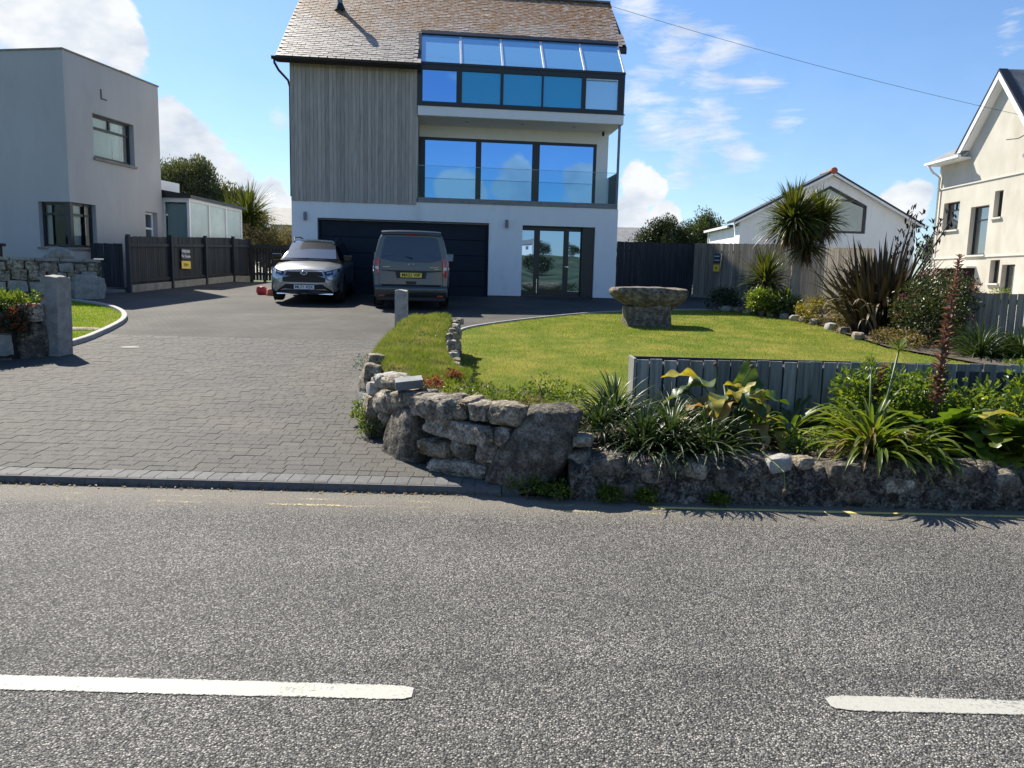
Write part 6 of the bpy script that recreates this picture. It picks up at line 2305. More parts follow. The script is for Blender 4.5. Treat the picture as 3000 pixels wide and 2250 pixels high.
# boarded planter edge in front of the lawn
pb_ = empty('board_planter', (0, 0, 0), 0, 'long low blue-grey boarded screen between the lawn and the roadside bed', 'screen')
n_ = 66
for k in range(n_):
    x = 1.125 + k * .1215
    hz = .905 + .0012 * k + rng.uniform(-.006, .006)
    o = MB().prism([(0.007, 0, 0), (.114, -.020, 0), (.114, .004, 0), (0.007, .012, 0)], (0, 0, hz - .14)).build('board', M['fence_blue'], pb_, bevel=.003)
    o.location = (x, 6.93 + .0015 * k, .14)
    o.rotation_euler = (R(rng.uniform(-.4, .4)), R(rng.uniform(-.5, .5)), 0)
bx('end_board', M['fence_blue'], pb_, 1.098, 1.122, 6.92, 7.24, .14, .915, bevel=.003)
bx('back_rail', M['fence_dark'], pb_, 1.123, 9.1, 7.215, 7.24, .70, .905)
bx('rail_or_shade_block', M['fence_dark'], pb_, 1.124, 9.1, 6.955, 7.205, .14, .865)  # dark filler block, not a rail: blackens the board gaps like shade

# ================================================================== SIGNS
def sign(name, loc, rz, w, h, mat, label, lines=(), ink='white_ink', size=.1):
    e = empty(name, loc, rz, label, 'sign')
    MB().box(-w / 2, w / 2, -.012, 0, -h / 2, h / 2).build('panel', M[mat], e, bevel=.003)
    for k, (s, dz) in enumerate(lines):
        text_mesh('lettering', s, size, M[ink], e, Matrix.Translation((0, -.014, dz)) @ FACE, .001, .003)
    return e


fa = math.atan2(31.6 - 23.2, .77)
sign('parking_sign', (-11.25, 26.55, 2.16), fa, .54, .36, 'sign_dark', 'dark sign with two white lines of lettering on the long left fence', (('PARKING', .09), ('For Guests', -.07)), size=.13)
y1 = sign('warning_sign', (-11.25, 26.55, 1.80), fa, .60, .26, 'sign_yellow', 'yellow sign under the dark one on the long left fence')
MB().box(-.17, .05, -.016, -.0125, -.05, .05).box(.06, .13, -.016, -.0125, -.03, .03).build('print', M['ochre'], y1)
fb = math.atan2(23.4 - 27.92, 9.3 - 6.42)
px, py = 7.02, 26.92
sign('parking_sign', (px - .05, py - .04, 2.47), fb, .27, .30, 'sign_dark', 'small grey-blue sign on the sunlit fence right of the house', (('PARKING', .07), ('For Guests', -.06)), size=.056)
y2 = sign('warning_sign', (px - .05, py - .04, 2.14), fb, .28, .24, 'sign_yellow', 'small yellow sign on the sunlit fence right of the house')
MB().box(-.06, .03, -.016, -.0125, -.04, .04).build('print', M['ochre'], y2)

# ================================================================== ODDS AND ENDS
tag(stone('shopping_bag', 'red_plastic', None, (-7.75, 23.75, gz(23.7) + .10), (.15, .11, .14), .3, sq=.5, rough=.2, cuts=4), 'crumpled red bag on the drive behind the SUV nose', 'bag')
tag(stone('shopping_bag', 'orange_red', None, (-7.32, 23.5, gz(23.5) + .08), (.20, .12, .11), .1, sq=.5, rough=.2, cuts=4), 'faded red bag lying nearest the SUV', 'bag')
be = empty('garden_bench', (-14.65, 21.3, 1.62), R(-8), 'dark wooden bench below the grey house at the left edge', 'bench')
bx('seat', M['dark_wood'], be, -1.1, .62, -.2, .2, .52, .60, .01)
for x in (-.95, .45):
    bx('leg', M['dark_wood'], be, x, x + .08, -.16, .16, -.6, .519)
tag(stone('water_butt', 'blue_plastic', None, (-15.05, 21.35, 2.46), (.36, .26, .24), R(-8), sq=.5, rough=.05, cuts=5), 'deep blue plastic tub on the bench at the left edge', 'tub')

# overhead wire
wp = []
for k in range(41):
    x = -10.0 + 26.5 * k / 40
    wp.append((x, 26.0, 11.063 - 0.2854 * x + 0.00311 * x * x + 0.05))
tag(MB().tube(wp, .0065, 5).build('overhead_cable', M['cable']), 'thin overhead cable sagging across the sky to the cream house', 'cable')

# ================================================================== PLANTS
class Ribbons:
    """collects strap leaves for one mesh"""

    def __init__(s):
        s.v, s.f = [], []

    def leaf(s, base, az, el, L, w, droop, n=6, fold=0.25, prof=None, twist=0.0, jag=0, bend=1.5, sway=0.0, wave=0.0):
        p = Vector(base)
        ds = L / n
        b0 = len(s.v)
        r = rng.uniform(0, 6)
        for i in range(n + 1):
            t = i / n
            e = el - droop * t ** bend
            a = az + sway * t * t
            d = Vector((cos(a) * cos(e), sin(a) * cos(e), sin(e)))
            side = Vector((-sin(a + twist * t), cos(a + twist * t), 0))
            up = side.cross(d) * -1
            if prof:
                wd = w * prof(t)
            else:
                wd = w * min(1, .45 + t * 3) * (1 - t ** 3) ** .8
            if jag:
                wd *= .45 + .75 * abs(sin(t * jag * pi + r))
            wd = max(wd, 0.0008)
            wv = wave * wd * sin(t * 11 + r)
            s.v += [p + side * wd / 2 + up * (wd * fold + wv), p.copy(), p - side * wd / 2 + up * (wd * fold - wv * .8)]
            p = p + d * ds
        for i in range(n):
            k = b0 + 3 * i
            s.f += [(k, k + 1, k + 4, k + 3), (k + 1, k + 2, k + 5, k + 4)]
        return p

    def build(s, name, mat, parent=None, smooth=True):
        me = bpy.data.meshes.new(name)
        me.from_pydata([tuple(q) for q in s.v], [], s.f)
        if smooth:
            me.shade_smooth()
        return link(name, me, M[mat], parent)


def leafcloud(name, mat, parent, clumps, per, size, aspect=.5, spread=.16, up=.3, zmin=None, seed=1, flat=.15):
    """many small folded leaves gathered in clumps"""
    r = np.random.default_rng(seed)
    C = np.array(clumps, float)
    m = len(C)
    n = m * per
    ctr = np.repeat(C[:, :3], per, 0)
    sp = np.repeat(C[:, 3] if C.shape[1] > 3 else np.full(m, spread), per)
    off = r.normal(0, 1, (n, 3))
    off /= np.maximum(np.linalg.norm(off, axis=1, keepdims=True), 1e-6)
    off *= (r.random((n, 1)) ** .45) * sp[:, None]
    P = ctr + off
    if zmin is not None:
        k = P[:, 2] > zmin
        P, off = P[k], off[k]
        n = len(P)
    d = off / np.maximum(np.linalg.norm(off, axis=1, keepdims=True), 1e-6) + r.normal(0, .7, (n, 3))
    d[:, 2] += up
    d /= np.linalg.norm(d, axis=1, keepdims=True)
    q = r.normal(0, 1, (n, 3))
    s = np.cross(d, q)
    s /= np.maximum(np.linalg.norm(s, axis=1, keepdims=True), 1e-6)
    u = np.cross(s, d)
    L = size * r.uniform(.6, 1.3, (n, 1))
    w = L * aspect * .5
    V = np.empty((n, 4, 3))
    V[:, 0] = P
    V[:, 1] = P + d * L * .5 + s * w + u * L * flat
    V[:, 2] = P + d * L
    V[:, 3] = P + d * L * .5 - s * w + u * L * flat
    b = np.arange(n)[:, None] * 4
    F = np.concatenate([b + np.array([[0, 1, 2]]), b + np.array([[0, 2, 3]])], 0)
    return fast(name, V.reshape(-1, 3), F, M[mat], parent)


def ell_clumps(c, rad, n, seed, cr=(.12, .28), shell=.55, zlo=-1.0):
    """clump centres spread through an uneven ellipsoid"""
    r = random.Random(seed)
    out = []
    while len(out) < n:
        v = Vector((r.gauss(0, 1), r.gauss(0, 1), r.gauss(0, 1))).normalized()
        if v.z < zlo:
            continue
        k = (shell + (1 - shell) * r.random()) * (1 + .22 * noise.noise(v * 2.0 + Vector((seed, 0, 0))))
        out.append((c[0] + v.x * rad[0] * k, c[1] + v.y * rad[1] * k, c[2] + v.z * rad[2] * k, r.uniform(*cr)))
    return out


def branches(mb, base, tips, r0, bend=.3):
    base = Vector(base)
    for t in tips:
        t = Vector(t)
        mid = base.lerp(t, .5) + Vector((rng.uniform(-bend, bend), rng.uniform(-bend, bend), .1)) * (t - base).length * .4
        mb.tube([base, base.lerp(mid, .6), mid, t], [r0, r0 * .7, r0 * .5, r0 * .2], 6)


def shrub(name, loc, rad, n, per, size, mat, label, cat='shrub', seed=1, group=None, cr=(.12, .26), aspect=.5, stems=5, extra=None, zc=None, up=.3, shell=.55):
    e = empty(name, loc, 0, label, cat, group)
    c = (0, 0, zc if zc is not None else rad[2] * .95)
    cl = ell_clumps(c, rad, n, seed, cr, shell, -.85)
    leafcloud('foliage', mat, e, cl, per, size, aspect, zmin=0.02, seed=seed, up=up)
    mb = MB()
    branches(mb, (0, 0, -.05), [(p[0] * .8, p[1] * .8, p[2] * .9) for p in cl[:stems]], .025)
    mb.build('stem', M['brown_bark'], e, smooth=True)
    if extra:
        m2, k2, s2 = extra
        leafcloud('flower', m2, e, ell_clumps(c, (rad[0] * 1.02, rad[1] * 1.02, rad[2] * 1.04), k2, seed + 9, (.04, .09), .9, -.3), 9, s2, .6, seed=seed + 5)
    return e


def cordyline(loc, trunk, crowns, label, seed, group=None):
    """trunk: list of (points, radii); crowns: (centre, leaf length, number)"""
    e = empty('cordyline_palm', loc, 0, label, 'palm', group)
    for pts, rr in trunk:
        MB().tube(pts, rr, 10).build('trunk', M['bark'], e, smooth=True)
    for c, L, n in crowns:
        rb, dry = Ribbons(), Ribbons()
        for k in range(n):
            az = rng.uniform(0, 2 * pi)
            u = rng.random()
            el = R(88 - 125 * u ** .85)
            drp = R(rng.uniform(5, 34)) + (R(24) if el < R(15) else 0)
            b_ = Vector(c) + Vector((cos(az) * .05, sin(az) * .05, rng.uniform(-.16, .08) - .12 * u))
            rag = 1 + .28 * noise.noise(Vector((cos(az) * 1.6, sin(az) * 1.6, el * 2 + seed)))
            (rb if (u < .90) else dry).leaf(b_, az, el, L * rag * rng.uniform(.7, 1.12), (.052 + .008 * (L > .9)) * rng.uniform(.8, 1.15), drp, n=5, fold=.25, prof=lambda t: (.5 + 1.4 * t if t < .35 else 1.0) * max(0, 1 - max(0, t - .35) / .65) ** .75)
        for k in range(int(n * .26)):
            az = rng.uniform(0, 2 * pi)
            dry.leaf(Vector(c) + Vector((0, 0, -.22)), az, R(rng.uniform(-75, -35)), L * rng.uniform(.5, .85), .035, R(20), n=4, fold=.2)
        rb.build('leaf_crown', 'lf_cord', e)
        dry.build('dead_leaves', 'lf_cord_dry', e)
    return e


g = gz(20.1)
cordyline((7.25, 20.1, g), [([(0, 0, -.1), (.03, 0, .7), (.02, .0, 1.3), (.06, 0, 1.75)], [.17, .13, .12, .12]), ([(.06, 0, 1.70), (-.02, 0, 2.0), (-.10, -.02, 2.5)], [.10, .075, .07]), ([(.06, 0, 1.70), (.32, .05, 2.0), (.55, .1, 2.45)], [.09, .065, .06]), ([(.06, 0, 1.70), (.15, .0, 1.95), (.24, -.02, 2.05)], [.07, .05, .04])],
          [((-.14, -.02, 2.58), .98, 520), ((.58, .1, 2.62), .80, 340), ((.26, -.04, 1.95), .70, 200)], 'tall cordyline palm with two leafy heads in front of the white bungalow', 3)
cordyline((6.75, 20.9, gz(20.9)), [([(0, 0, -.1), (0, 0, .8)], [.10, .07])], [((0, 0, 1.0), .9, 300)], 'short cordyline palm low down beside the taller one', 5)

# bronze flax
ph_e = empty('flax_plant', (7.95, 16.6, gz(16.6)), 0, 'big bronze flax clump with dark seed stalks right of the palm', 'flax')
rb, dry = Ribbons(), Ribbons()
for k in range(360):
    az = rng.uniform(0, 2 * pi)
    u = rng.random()
    el = R(88 - 44 * u ** 1.4)
    b_ = Vector((cos(az) * .62 * rng.random(), sin(az) * .45 * rng.random(), 0))
    L = rng.uniform(1.2, 2.3) * (1 - .22 * u)
    rb.leaf(b_, az, el, L, rng.uniform(.07, .115), R(rng.uniform(3, 22)) + (R(rng.uniform(30, 80)) if rng.random() < .35 else 0), n=7, fold=.35, sway=rng.uniform(-.35, .35), prof=lambda t: (1.0 if t < .5 else max(0, 1 - (t - .5) / .5) ** .7))
for k in range(80):
    az = rng.uniform(0, 2 * pi)
    b_ = Vector((cos(az) * .35, sin(az) * .3, 0))
    dry.leaf(b_, az, R(rng.uniform(45, 80)), rng.uniform(.9, 1.6), rng.uniform(.04, .07), R(rng.uniform(90, 170)), n=9, fold=.3, bend=2.2)
rb.build('leaf_fan', 'lf_phor', ph_e)
dry.build('dead_leaves', 'lf_phor_dry', ph_e)
for (tx, ty, tz) in ((.42, .0, 2.5), (.62, .15, 2.62), (1.02, .1, 2.35), (1.25, -.05, 2.55)):
    stem = [(tx * .15, ty * .1, 0), (tx * .45, ty * .4, tz * .5), (tx * .85, ty, tz * .85), (tx, ty, tz)]
    st_o = MB().tube(stem, [.022, .02, .014, .006], 6).build('flower_stalk', M['lf_pod'], ph_e, smooth=True)
    pods = Ribbons()
    for k in range(11):
        t = .62 + .38 * k / 10
        p = Vector(stem[1]).lerp(Vector(stem[3]), (t - .5) * 2)
        sx_ = (1 if k % 2 else -1)
        az = 0 if sx_ > 0 else pi
        tip = pods.leaf(p, az + rng.uniform(-.5, .5), R(25), .16 * (1.2 - t * .7), .012, 0, n=2, fold=0)
        for q in range(4):
            pods.leaf(tip + Vector((rng.uniform(-.04, .04), rng.uniform(-.03, .03), rng.uniform(-.02, .02))), rng.uniform(0, 6), R(rng.uniform(40, 85)), .13, .035, 0, n=3, fold=.5, prof=lambda t: sin(pi * min(.98, max(.08, t))))
    tag(pods.build('seed_pods', 'lf_pod', st_o), kind='stuff')

shrub('fuchsia_shrub', (8.15, 14.75, gz(14.7)), (.85, .75, .74), 190, 46, .062, 'lf_fuchsia', 'dense dark shrub with dull pink flowers in front of the low fence', seed=21, cr=(.10, .22), extra=('lf_pink', 34, .05), shell=.5)
shrub('lime_shrub', (6.55, 20.3, gz(20.3)), (.50, .42, .36), 60, 40, .085, 'lf_lime', 'lime green glossy shrub at the foot of the short palm', seed=31, cr=(.10, .2))
shrub('dark_shrub', (5.95, 21.9, gz(21.9)), (.42, .40, .30), 46, 34, .08, 'lf_dark', 'small dark green bush at the drive end of the bed', seed=33)
shrub('dark_shrub', (7.1, 20.0, gz(20.0)), (.35, .35, .30), 40, 34, .10, 'lf_strap', 'dark glossy clump at the base of the tall palm trunk', seed=35)
shrub('golden_shrub', (7.42, 18.6, gz(18.6)), (.62, .5, .36), 70, 40, .05, 'lf_gold', 'golden-leaved low shrub in front of the palm trunk', seed=37, cr=(.08, .18))
shrub('low_shrub', (7.6, 17.0, gz(17.0)), (.55, .5, .20), 40, 30, .07, 'lf_dry_bush', 'dry straggling ground cover at the foot of the flax', seed=39, cr=(.08, .16))
shrub('low_shrub', (7.35, 14.6, gz(14.6)), (.4, 1.0, .16), 70, 30, .06, 'lf_dry_bush', 'dry weedy patch edging the lawn below the shrub', seed=40, cr=(.06, .12))
# iris-like tuft beside the trunk
tf = empty('strap_tuft', (7.05, 20.35, gz(20.3)), 0, 'upright tuft of sword leaves beside the tall palm trunk', 'plant')
rb = Ribbons()
for k in range(46):
    az = rng.uniform(0, 2 * pi)
    rb.leaf((cos(az) * .1, sin(az) * .1, 0), az, R(rng.uniform(62, 88)), rng.uniform(.6, 1.0), .05, R(18), n=4)
rb.build('leaf_fan', 'lf_aga', tf)


def strap_clump(name, loc, n, L, w, mat, label, cat='plant', el=(15, 85), droop=(40, 110), spread=.10, group=None, dry=0, dmat='lf_aga_dry', front=False):
    e = empty(name, loc, 0, label, cat, group)
    rb = Ribbons()
    db = Ribbons()
    for k in range(n):
        az = rng.uniform(0, 2 * pi)
        u = rng.random()
        rb.leaf((cos(az) * spread * u, sin(az) * spread * u, -.02), az, R(el[1] - (el[1] - el[0]) * u), L * rng.uniform(.7, 1.15), w * rng.uniform(.75, 1.2), R(rng.uniform(*droop)), n=7, fold=.3, sway=rng.uniform(-.3, .3))
    for k in range(dry):
        az = rng.uniform(-pi, 0) if front else rng.uniform(0, 2 * pi)
        db.leaf((0, 0, 0), az, R(rng.uniform(5, 55)), L * rng.uniform(.7, 1.1), w * rng.uniform(.5, .9), R(rng.uniform(80, 140)), n=7, fold=.4, twist=rng.uniform(-1, 1))
    rb.build('leaves', mat, e)
    if dry:
        db.build('withered_leaves', dmat, e)
    return e


strap_clump('strap_clump', (8.1, 13.3, gz(13.3)), 190, .8, .03, 'lf_strap', 'spreading dark grassy clump at the corner of the lawn')
strap_clump('strap_clump', (8.75, 13.2, gz(13.2)), 190, .75, .03, 'lf_strap', 'grassy dark green clump below the low fence at the right')
# front bed, from left to right
for k, (x, y_, n, L, lb) in enumerate(((.86, 6.35, 190, .46, 'dark strap-leaved clump next to the leaning slab'), (1.24, 5.88, 190, .48, 'dark strap-leaved clump spilling over the low wall'), (1.02, 5.82, 150, .42, 'strap-leaved clump at the brink of the low wall beside the slab'), (1.62, 6.5, 120, .44, 'strap-leaved clump behind the yellowing leaves'),
                                       (1.36, 6.45, 170, .46, 'dark strap-leaved clump against the end of the boarded screen'), (1.52, 5.80, 150, .42, 'small dark strap-leaved clump left of the yellowing leaves'), (.70, 6.05, 90, .32, 'low strap-leaved tuft behind the leaning slab'))):
    strap_clump('strap_clump', (x, y_, .32 + (.12 if k in (0, 6) else 0)), n, L, .019, 'lf_strap', lb, el=(10, 88), droop=(35, 120), spread=.12)

# broad yellowing leaves
ar = empty('arum_plant', (1.78, 6.10, .34), 0, 'broad-leaved plant with yellowing drooping leaves against the boards', 'plant')


def heart(t):
    return (min(1, (t / .22)) ** .6) * (1 - t) ** .62 * 1.25 if t < 1 else 0


def broad(x, y_, z, az, el, L, w, droop, mat, stemlen=.0, twist=0.0, nm='leaf'):
    rb = Ribbons()
    rb.leaf((x, y_, z), az, R(el), L * 1.0, w * 1.2, R(droop), n=16, fold=.14, prof=heart, bend=1.2, twist=twist + rng.uniform(-.4, .4), wave=.16, sway=rng.uniform(-.3, .3))
    o = rb.build(nm, mat, ar)
    p0 = Vector((rng.uniform(-.03, .03), rng.uniform(-.03, .03), -.02))
    p1 = Vector((x, y_, z))
    mid = p0.lerp(p1, .55) + Vector((0, 0, .06))
    MB().tube([p0, mid, p1], [.010, .008, .006], 6).build('stalk', M['stem_green'], o, smooth=True)
    return o


broad(-.22, .28, .48, R(190), 10, .34, .22, 25, 'lf_arum_y')
broad(-.10, .30, .44, R(200), -5, .34, .26, 30, 'lf_arum')
broad(.0, .30, .42, R(330), 5, .20, .14, 30, 'lf_arum_y')
broad(.20, .32, .34, R(80), 78, .30, .20, 5, 'lf_arum')
broad(.26, .30, .30, R(-8), 8, .30, .20, 35, 'lf_arum')
broad(.02, .05, .30, R(-60), 20, .36, .18, 75, 'lf_arum')
broad(-.02, -.05, .36, R(-95), 60, .22, .10, 150, 'lf_arum_y')
broad(-.14, -.02, .32, R(-100), 30, .30, .11, 120, 'lf_arum_y', twist=.5)
broad(-.22, .0, .28, R(195), 15, .18, .15, 60, 'lf_arum_b')
broad(.04, -.10, .10, R(-80), -45, .26, .10, 40, 'lf_arum_b')
broad(.16, -.08, .16, R(-70), -20, .24, .13, 60, 'lf_arum_b', twist=.6)
broad(-.06, -.12, .02, R(-95), -60, .24, .08, 25, 'lf_arum_b')
broad(.36, -.05, .10, R(-80), -35, .28, .11, 50, 'lf_arum_y')
broad(.34, .12, .14, R(-20), 0, .26, .16, 60, 'lf_arum')
broad(.08, .02, .38, R(20), 50, .16, .09, 20, 'lf_arum_y')
broad(-.30, .2, .36, R(170), -10, .26, .18, 45, 'lf_arum')
for k in range(16):
    az_ = rng.uniform(-pi, .4)
    rr_ = rng.uniform(.05, .32)
    broad(cos(az_) * rr_ * 1.1, sin(az_) * rr_ * .5 + .08, rng.uniform(.08, .40), az_ + rng.uniform(-.5, .5), rng.uniform(-30, 30), rng.uniform(.20, .32), rng.uniform(.10, .18), rng.uniform(50, 110), rng.choice(['lf_arum', 'lf_arum', 'lf_arum_y', 'lf_arum_y', 'lf_arum_b']), twist=rng.uniform(-.5, .5))
for (x0, z0, x1, z1) in ((-.06, .30, -.10, .60), (.10, .30, .20, .59)):
    s_o = MB().tube([(x0, .25, z0), ((x0 + x1) / 2, .24, (z0 + z1) / 2 + .03), (x1, .22, z1)], [.008, .007, .006], 6).build('flower_stalk', M['stem_green'], ar)
    MB().lathe([(0, -.02), (.02, -.008), (.017, .012), (0, .02)], 8, Matrix.Translation((x1, .22, z1))).build('seed_head', M['stem_brown'], s_o, smooth=True)
hs = MB().tube([(.02, -.12, .02), (.10, -.46, .03), (.165, -.78, -.05), (.175, -.80, -.17)], [.006, .005, .005, .004], 6).build('hanging_stem', M['stem_green'], ar)
MB().lathe([(0, -.03), (.02, -.01), (.018, .015), (0, .025)], 8, Matrix.Translation((.176, -.80, -.19))).build('seed_head', M['stem_brown'], hs, smooth=True)

# agapanthus with two tall seed stalks
ag = strap_clump('agapanthus', (2.80, 5.86, .34), 120, .55, .042, 'lf_aga', 'agapanthus clump with two tall seed-head stalks in the roadside bed', dry=34, front=True, droop=(45, 125), el=(12, 84))
for (x, y_, z, sz) in ((.02, .15, .66, .07), (.21, .12, .78, .085)):
    so = MB().tube([(x * .4, 0, 0), (x * .6, y_ * .6, z * .5), (x, y_, z)], [.012, .010, .008], 6).build('flower_stalk', M['stem_green'], ag, smooth=True)
    rb = Ribbons()
    for k in range(60):
        az = rng.uniform(0, 2 * pi)
        rb.leaf((x, y_, z), az, R(rng.uniform(-20, 80)), sz * rng.uniform(.8, 1.4), .006, R(-10), n=3, prof=lambda t: .35 + t)
    rb.build('seed_head', 'lf_weed', so)
strap_clump('agapanthus', (2.45, 6.62, .34), 46, .52, .045, 'lf_arum', 'dark strap leaves lying low against the boards', dry=4, droop=(40, 110), el=(8, 60))
strap_clump('agapanthus', (3.12, 5.80, .34), 70, .46, .045, 'lf_aga', 'broad strap leaves arching over the low wall right of the seed stalks', dry=4, droop=(70, 150), el=(10, 70))

# bear's breeches: lobed leaves and a tall dry flower spike
for (x, y_, n, hh, seed, lb) in ((3.42, 6.15, 54, 1.52, 3, 'bushy lobed-leaved plant with a tall brown flower spike'), (3.95, 5.86, 40, 0, 4, 'lobed green leaves hanging over the low wall at the right'), (3.05, 6.45, 26, .62, 5, 'lobed leaves with a short brown spike against the boards')):
    ac = empty('acanthus', (x, y_, .33), 0, lb, 'plant')
    rb = Ribbons()
    for k in range(n):
        az = rng.uniform(0, 2 * pi)
        u = rng.random()
        L = rng.uniform(.34, .60)
        el = R(75 - 60 * u)
        drp = R(rng.uniform(60, 120))
        # stalk then a deeply cut blade
        rb.leaf((cos(az) * .05, sin(az) * .05, 0), az, el, L, .20 * rng.uniform(.7, 1.2), drp, n=22, fold=.12, jag=6, prof=lambda t: .12 if t < .22 else (.35 + 1.0 * sin(pi * min(1, (t - .22) / .78)) ** .7) * (1 - .3 * t))
    rb.build('leaves', 'lf_acan', ac)
    if hh:
        sx_ = .03
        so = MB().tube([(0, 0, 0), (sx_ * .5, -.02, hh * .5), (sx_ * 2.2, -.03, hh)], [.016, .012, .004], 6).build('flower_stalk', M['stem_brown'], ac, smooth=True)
        br_ = Ribbons()
        z = .34 if hh > 1 else .3
        kk = 0
        while z < hh:
            t = z / hh
            p = Vector((sx_ * (2.2 * t * t + .2), -.03 * t, z))
            for q in range(4):
                az = kk * 2.4 + q * pi / 2 + rng.uniform(-.3, .3)
                br_.leaf(p, az, R(rng.uniform(15, 60)), .105 * (1.2 - t * .75), .036 * (1.2 - .6 * t), R(rng.uniform(-40, 60)), n=4, fold=.35, prof=lambda t: sin(pi * min(.97, max(.15, t))))
            z += .021
            kk += 1
        br_.build('bracts', 'lf_bract', so)
strap_clump('agapanthus', (2.08, 6.45, .33), 60, .42, .035, 'lf_arum', 'low green strap leaves between the yellowing plant and the agapanthus', droop=(60, 130), el=(10, 70))
shrub('ground_cover', (1.9, 5.95, .30), (.55, .18, .06), 40, 26, .03, 'lf_dark', 'dark ground cover along the wall top under the yellowing leaves', seed=61, cr=(.04, .08), cat='plant')
shrub('ground_cover', (.95, 5.88, .32), (.45, .15, .07), 36, 26, .03, 'lf_dark', 'dark ground cover on the wall top below the strap-leaved clumps', seed=62, cr=(.04, .08), cat='plant')
shrub('foliage_clump', (3.30, 6.50, .30), (.58, .30, .32), 90, 44, .055, 'lf_acan', 'leafy green mass behind the lobed leaves in the roadside bed', seed=51, cr=(.07, .15), cat='plant')
shrub('foliage_clump', (4.35, 6.3, .30), (.55, .40, .30), 70, 40, .065, 'lf_acan', 'leafy green mass at the right end of the roadside bed', seed=53, cr=(.08, .16), cat='plant')
shrub('foliage_clump', (5.4, 6.3, .30), (.65, .40, .26), 60, 34, .07, 'lf_dark', 'dark leafy mass beyond the right end of the roadside bed', seed=54, cr=(.08, .16), cat='plant')
shrub('foliage_clump', (2.30, 5.98, .30), (.20, .16, .08), 22, 26, .035, 'lf_weed', 'small bright green weed on the low wall between the big plants', seed=55, cr=(.04, .08), cat='plant')
shrub('foliage_clump', (5.05, 7.35, .84), (.36, .16, .05), 22, 30, .035, 'lf_weed', 'creeper lying over the top of the boarded screen', seed=57, cr=(.04, .08), cat='plant')
yl = empty('yellow_leaf_plant', (3.72, 5.98, .34), 0, 'single big yellow leaf standing among the lobed leaves', 'plant')
rb = Ribbons()
rb.leaf((0, 0, .22), R(20), 35, .34, .24, R(70), n=10, prof=heart, fold=.15)
rb.v = [Vector(v) for v in rb.v]
yo = None
rb2 = Ribbons()
rb2.leaf((-.02, 0, .24), R(-10), R(35), .30, .22, R(80), n=10, prof=heart, fold=.15)
rb2.build('leaf', 'lf_arum_y', yl)
MB().tube([(-.05, 0, -.04), (-.05, 0, .12), (-.02, 0, .24)], [.009, .008, .006], 6).build('stalk', M['stem_green'], yl)

# weeds at the foot of the walls
wd = [(.14, 5.50, .02, .16, .07, 'weeds at the foot of the leaning slab'), (.34, 5.46, .02, .14, .05, 'weeds at the joint of the slab and the low wall'), (.72, 5.44, .0, .09, .07, 'weed tuft at the left end of the low wall'), (1.0, 5.44, .0, .08, .06, 'second weed tuft along the foot of the low wall'),
      (1.52, 5.44, .0, .06, .04, 'tiny weed under the hanging stem'), (-1.30, 6.92, .12, .14, .16, 'leafy weed growing on the drive side of the bank'), (-1.45, 7.35, .2, .11, .14, 'flowering weed on the sunlit flank of the bank')]
for k, (x, y_, z, r_, h_, lb) in enumerate(wd):
    shrub('weed', (x, y_, z), (r_, r_ * .6, h_), 16, 26, .034, 'lf_weed' if k > 4 else 'lf_aga', lb, 'weed', seed=70 + k, cr=(.03, .06), zc=h_ * .6, stems=2)
shrub('silver_plant', (-1.50, 8.0, .62), (.20, .16, .09), 24, 34, .028, 'lf_weed_pale', 'silver-leaved cushion plant on the edge of the bank', 'plant', seed=81, cr=(.03, .06), zc=.05, stems=2)
# bits growing on the top of the bank
bt = [(-.25, 6.55, 'lf_weed', .2, .07), (.05, 6.35, 'lf_weed', .16, .06), (.28, 6.5, 'lf_weed', .2, .14), (-.5, 6.6, 'lf_aga', .16, .05), (-.7, 6.75, 'lf_red', .10, .05), (-.55, 7.15, 'lf_red', .08, .06), (.42, 6.2, 'lf_weed', .16, .10), (-.98, 6.95, 'lf_gold', .09, .03), (-.3, 6.95, 'lf_weed', .22, .07), (.1, 6.9, 'lf_weed', .22, .08), (.5, 6.75, 'lf_aga', .18, .12), (-1.1, 9.6, 'lf_weed', .16, .03), (-.1, 6.15, 'lf_weed', .10, .05), (-.85, 6.65, 'lf_dry_bush', .16, .03), (.15, 6.1, 'lf_dry_bush', .12, .03)]
bl = ['low weed in the middle of the bare soil on top of the bank', 'weed on the bank top directly above the leaning slab', 'tallest leafy weed on the bank top beside the lawn edge', 'dark green mat of weed behind the top left boulders', 'reddish tuft behind the blue slate slab on the bank',
      'small purple-red plant at the edge of the bank grass', 'weed on the bank top where the strap leaves begin', 'yellow cushion on the left shoulder of the bank', 'weed patch on the bank just in front of the lawn', 'weed patch behind the leaning slab next to the lawn', 'dark weed between the bank top and the strap leaves',
      'bright flat weed far back in the bank grass', 'tiny weed on the bank brink above the small boulders', 'dry tuft beside the blue slate slab', 'dry tuft on the bank brink left of the leaning slab']
for k, (x, y_, m_, r_, h_) in enumerate(bt):
    zc_ = bank_top(x, y_)
    shrub('bank_weed', (x, y_, zc_ - .03), (r_, r_ * .7, h_), 16, 22, .032, m_, bl[k], 'weed', seed=90 + k, cr=(.03, .06), zc=h_ * .6, stems=2, group='plants on top of the bank')

BT = [(-1.16, 6.95), (-.75, 6.9), (-.30, 7.1), (-.34, 7.7), (-.60, 8.6), (-.76, 9.6), (-.82, 11.0), (-.88, 12.1), (-1.2, 12.33), (-1.76, 12.2), (-1.80, 10.5), (-1.72, 8.8), (-1.44, 7.5)]


def bank_z(X, Y):
    t = np.array([bank_top(a, b) for a, b in zip(X, Y)])
    g = gz_np(Y) - 0.05
    f = np.minimum(1, edge_np(BANK, X, Y) / 0.14) * inside_np(BANK, X, Y)
    return g + (t - g) * (0.55 + 0.45 * (1 - (1 - f) ** 2)) - .006


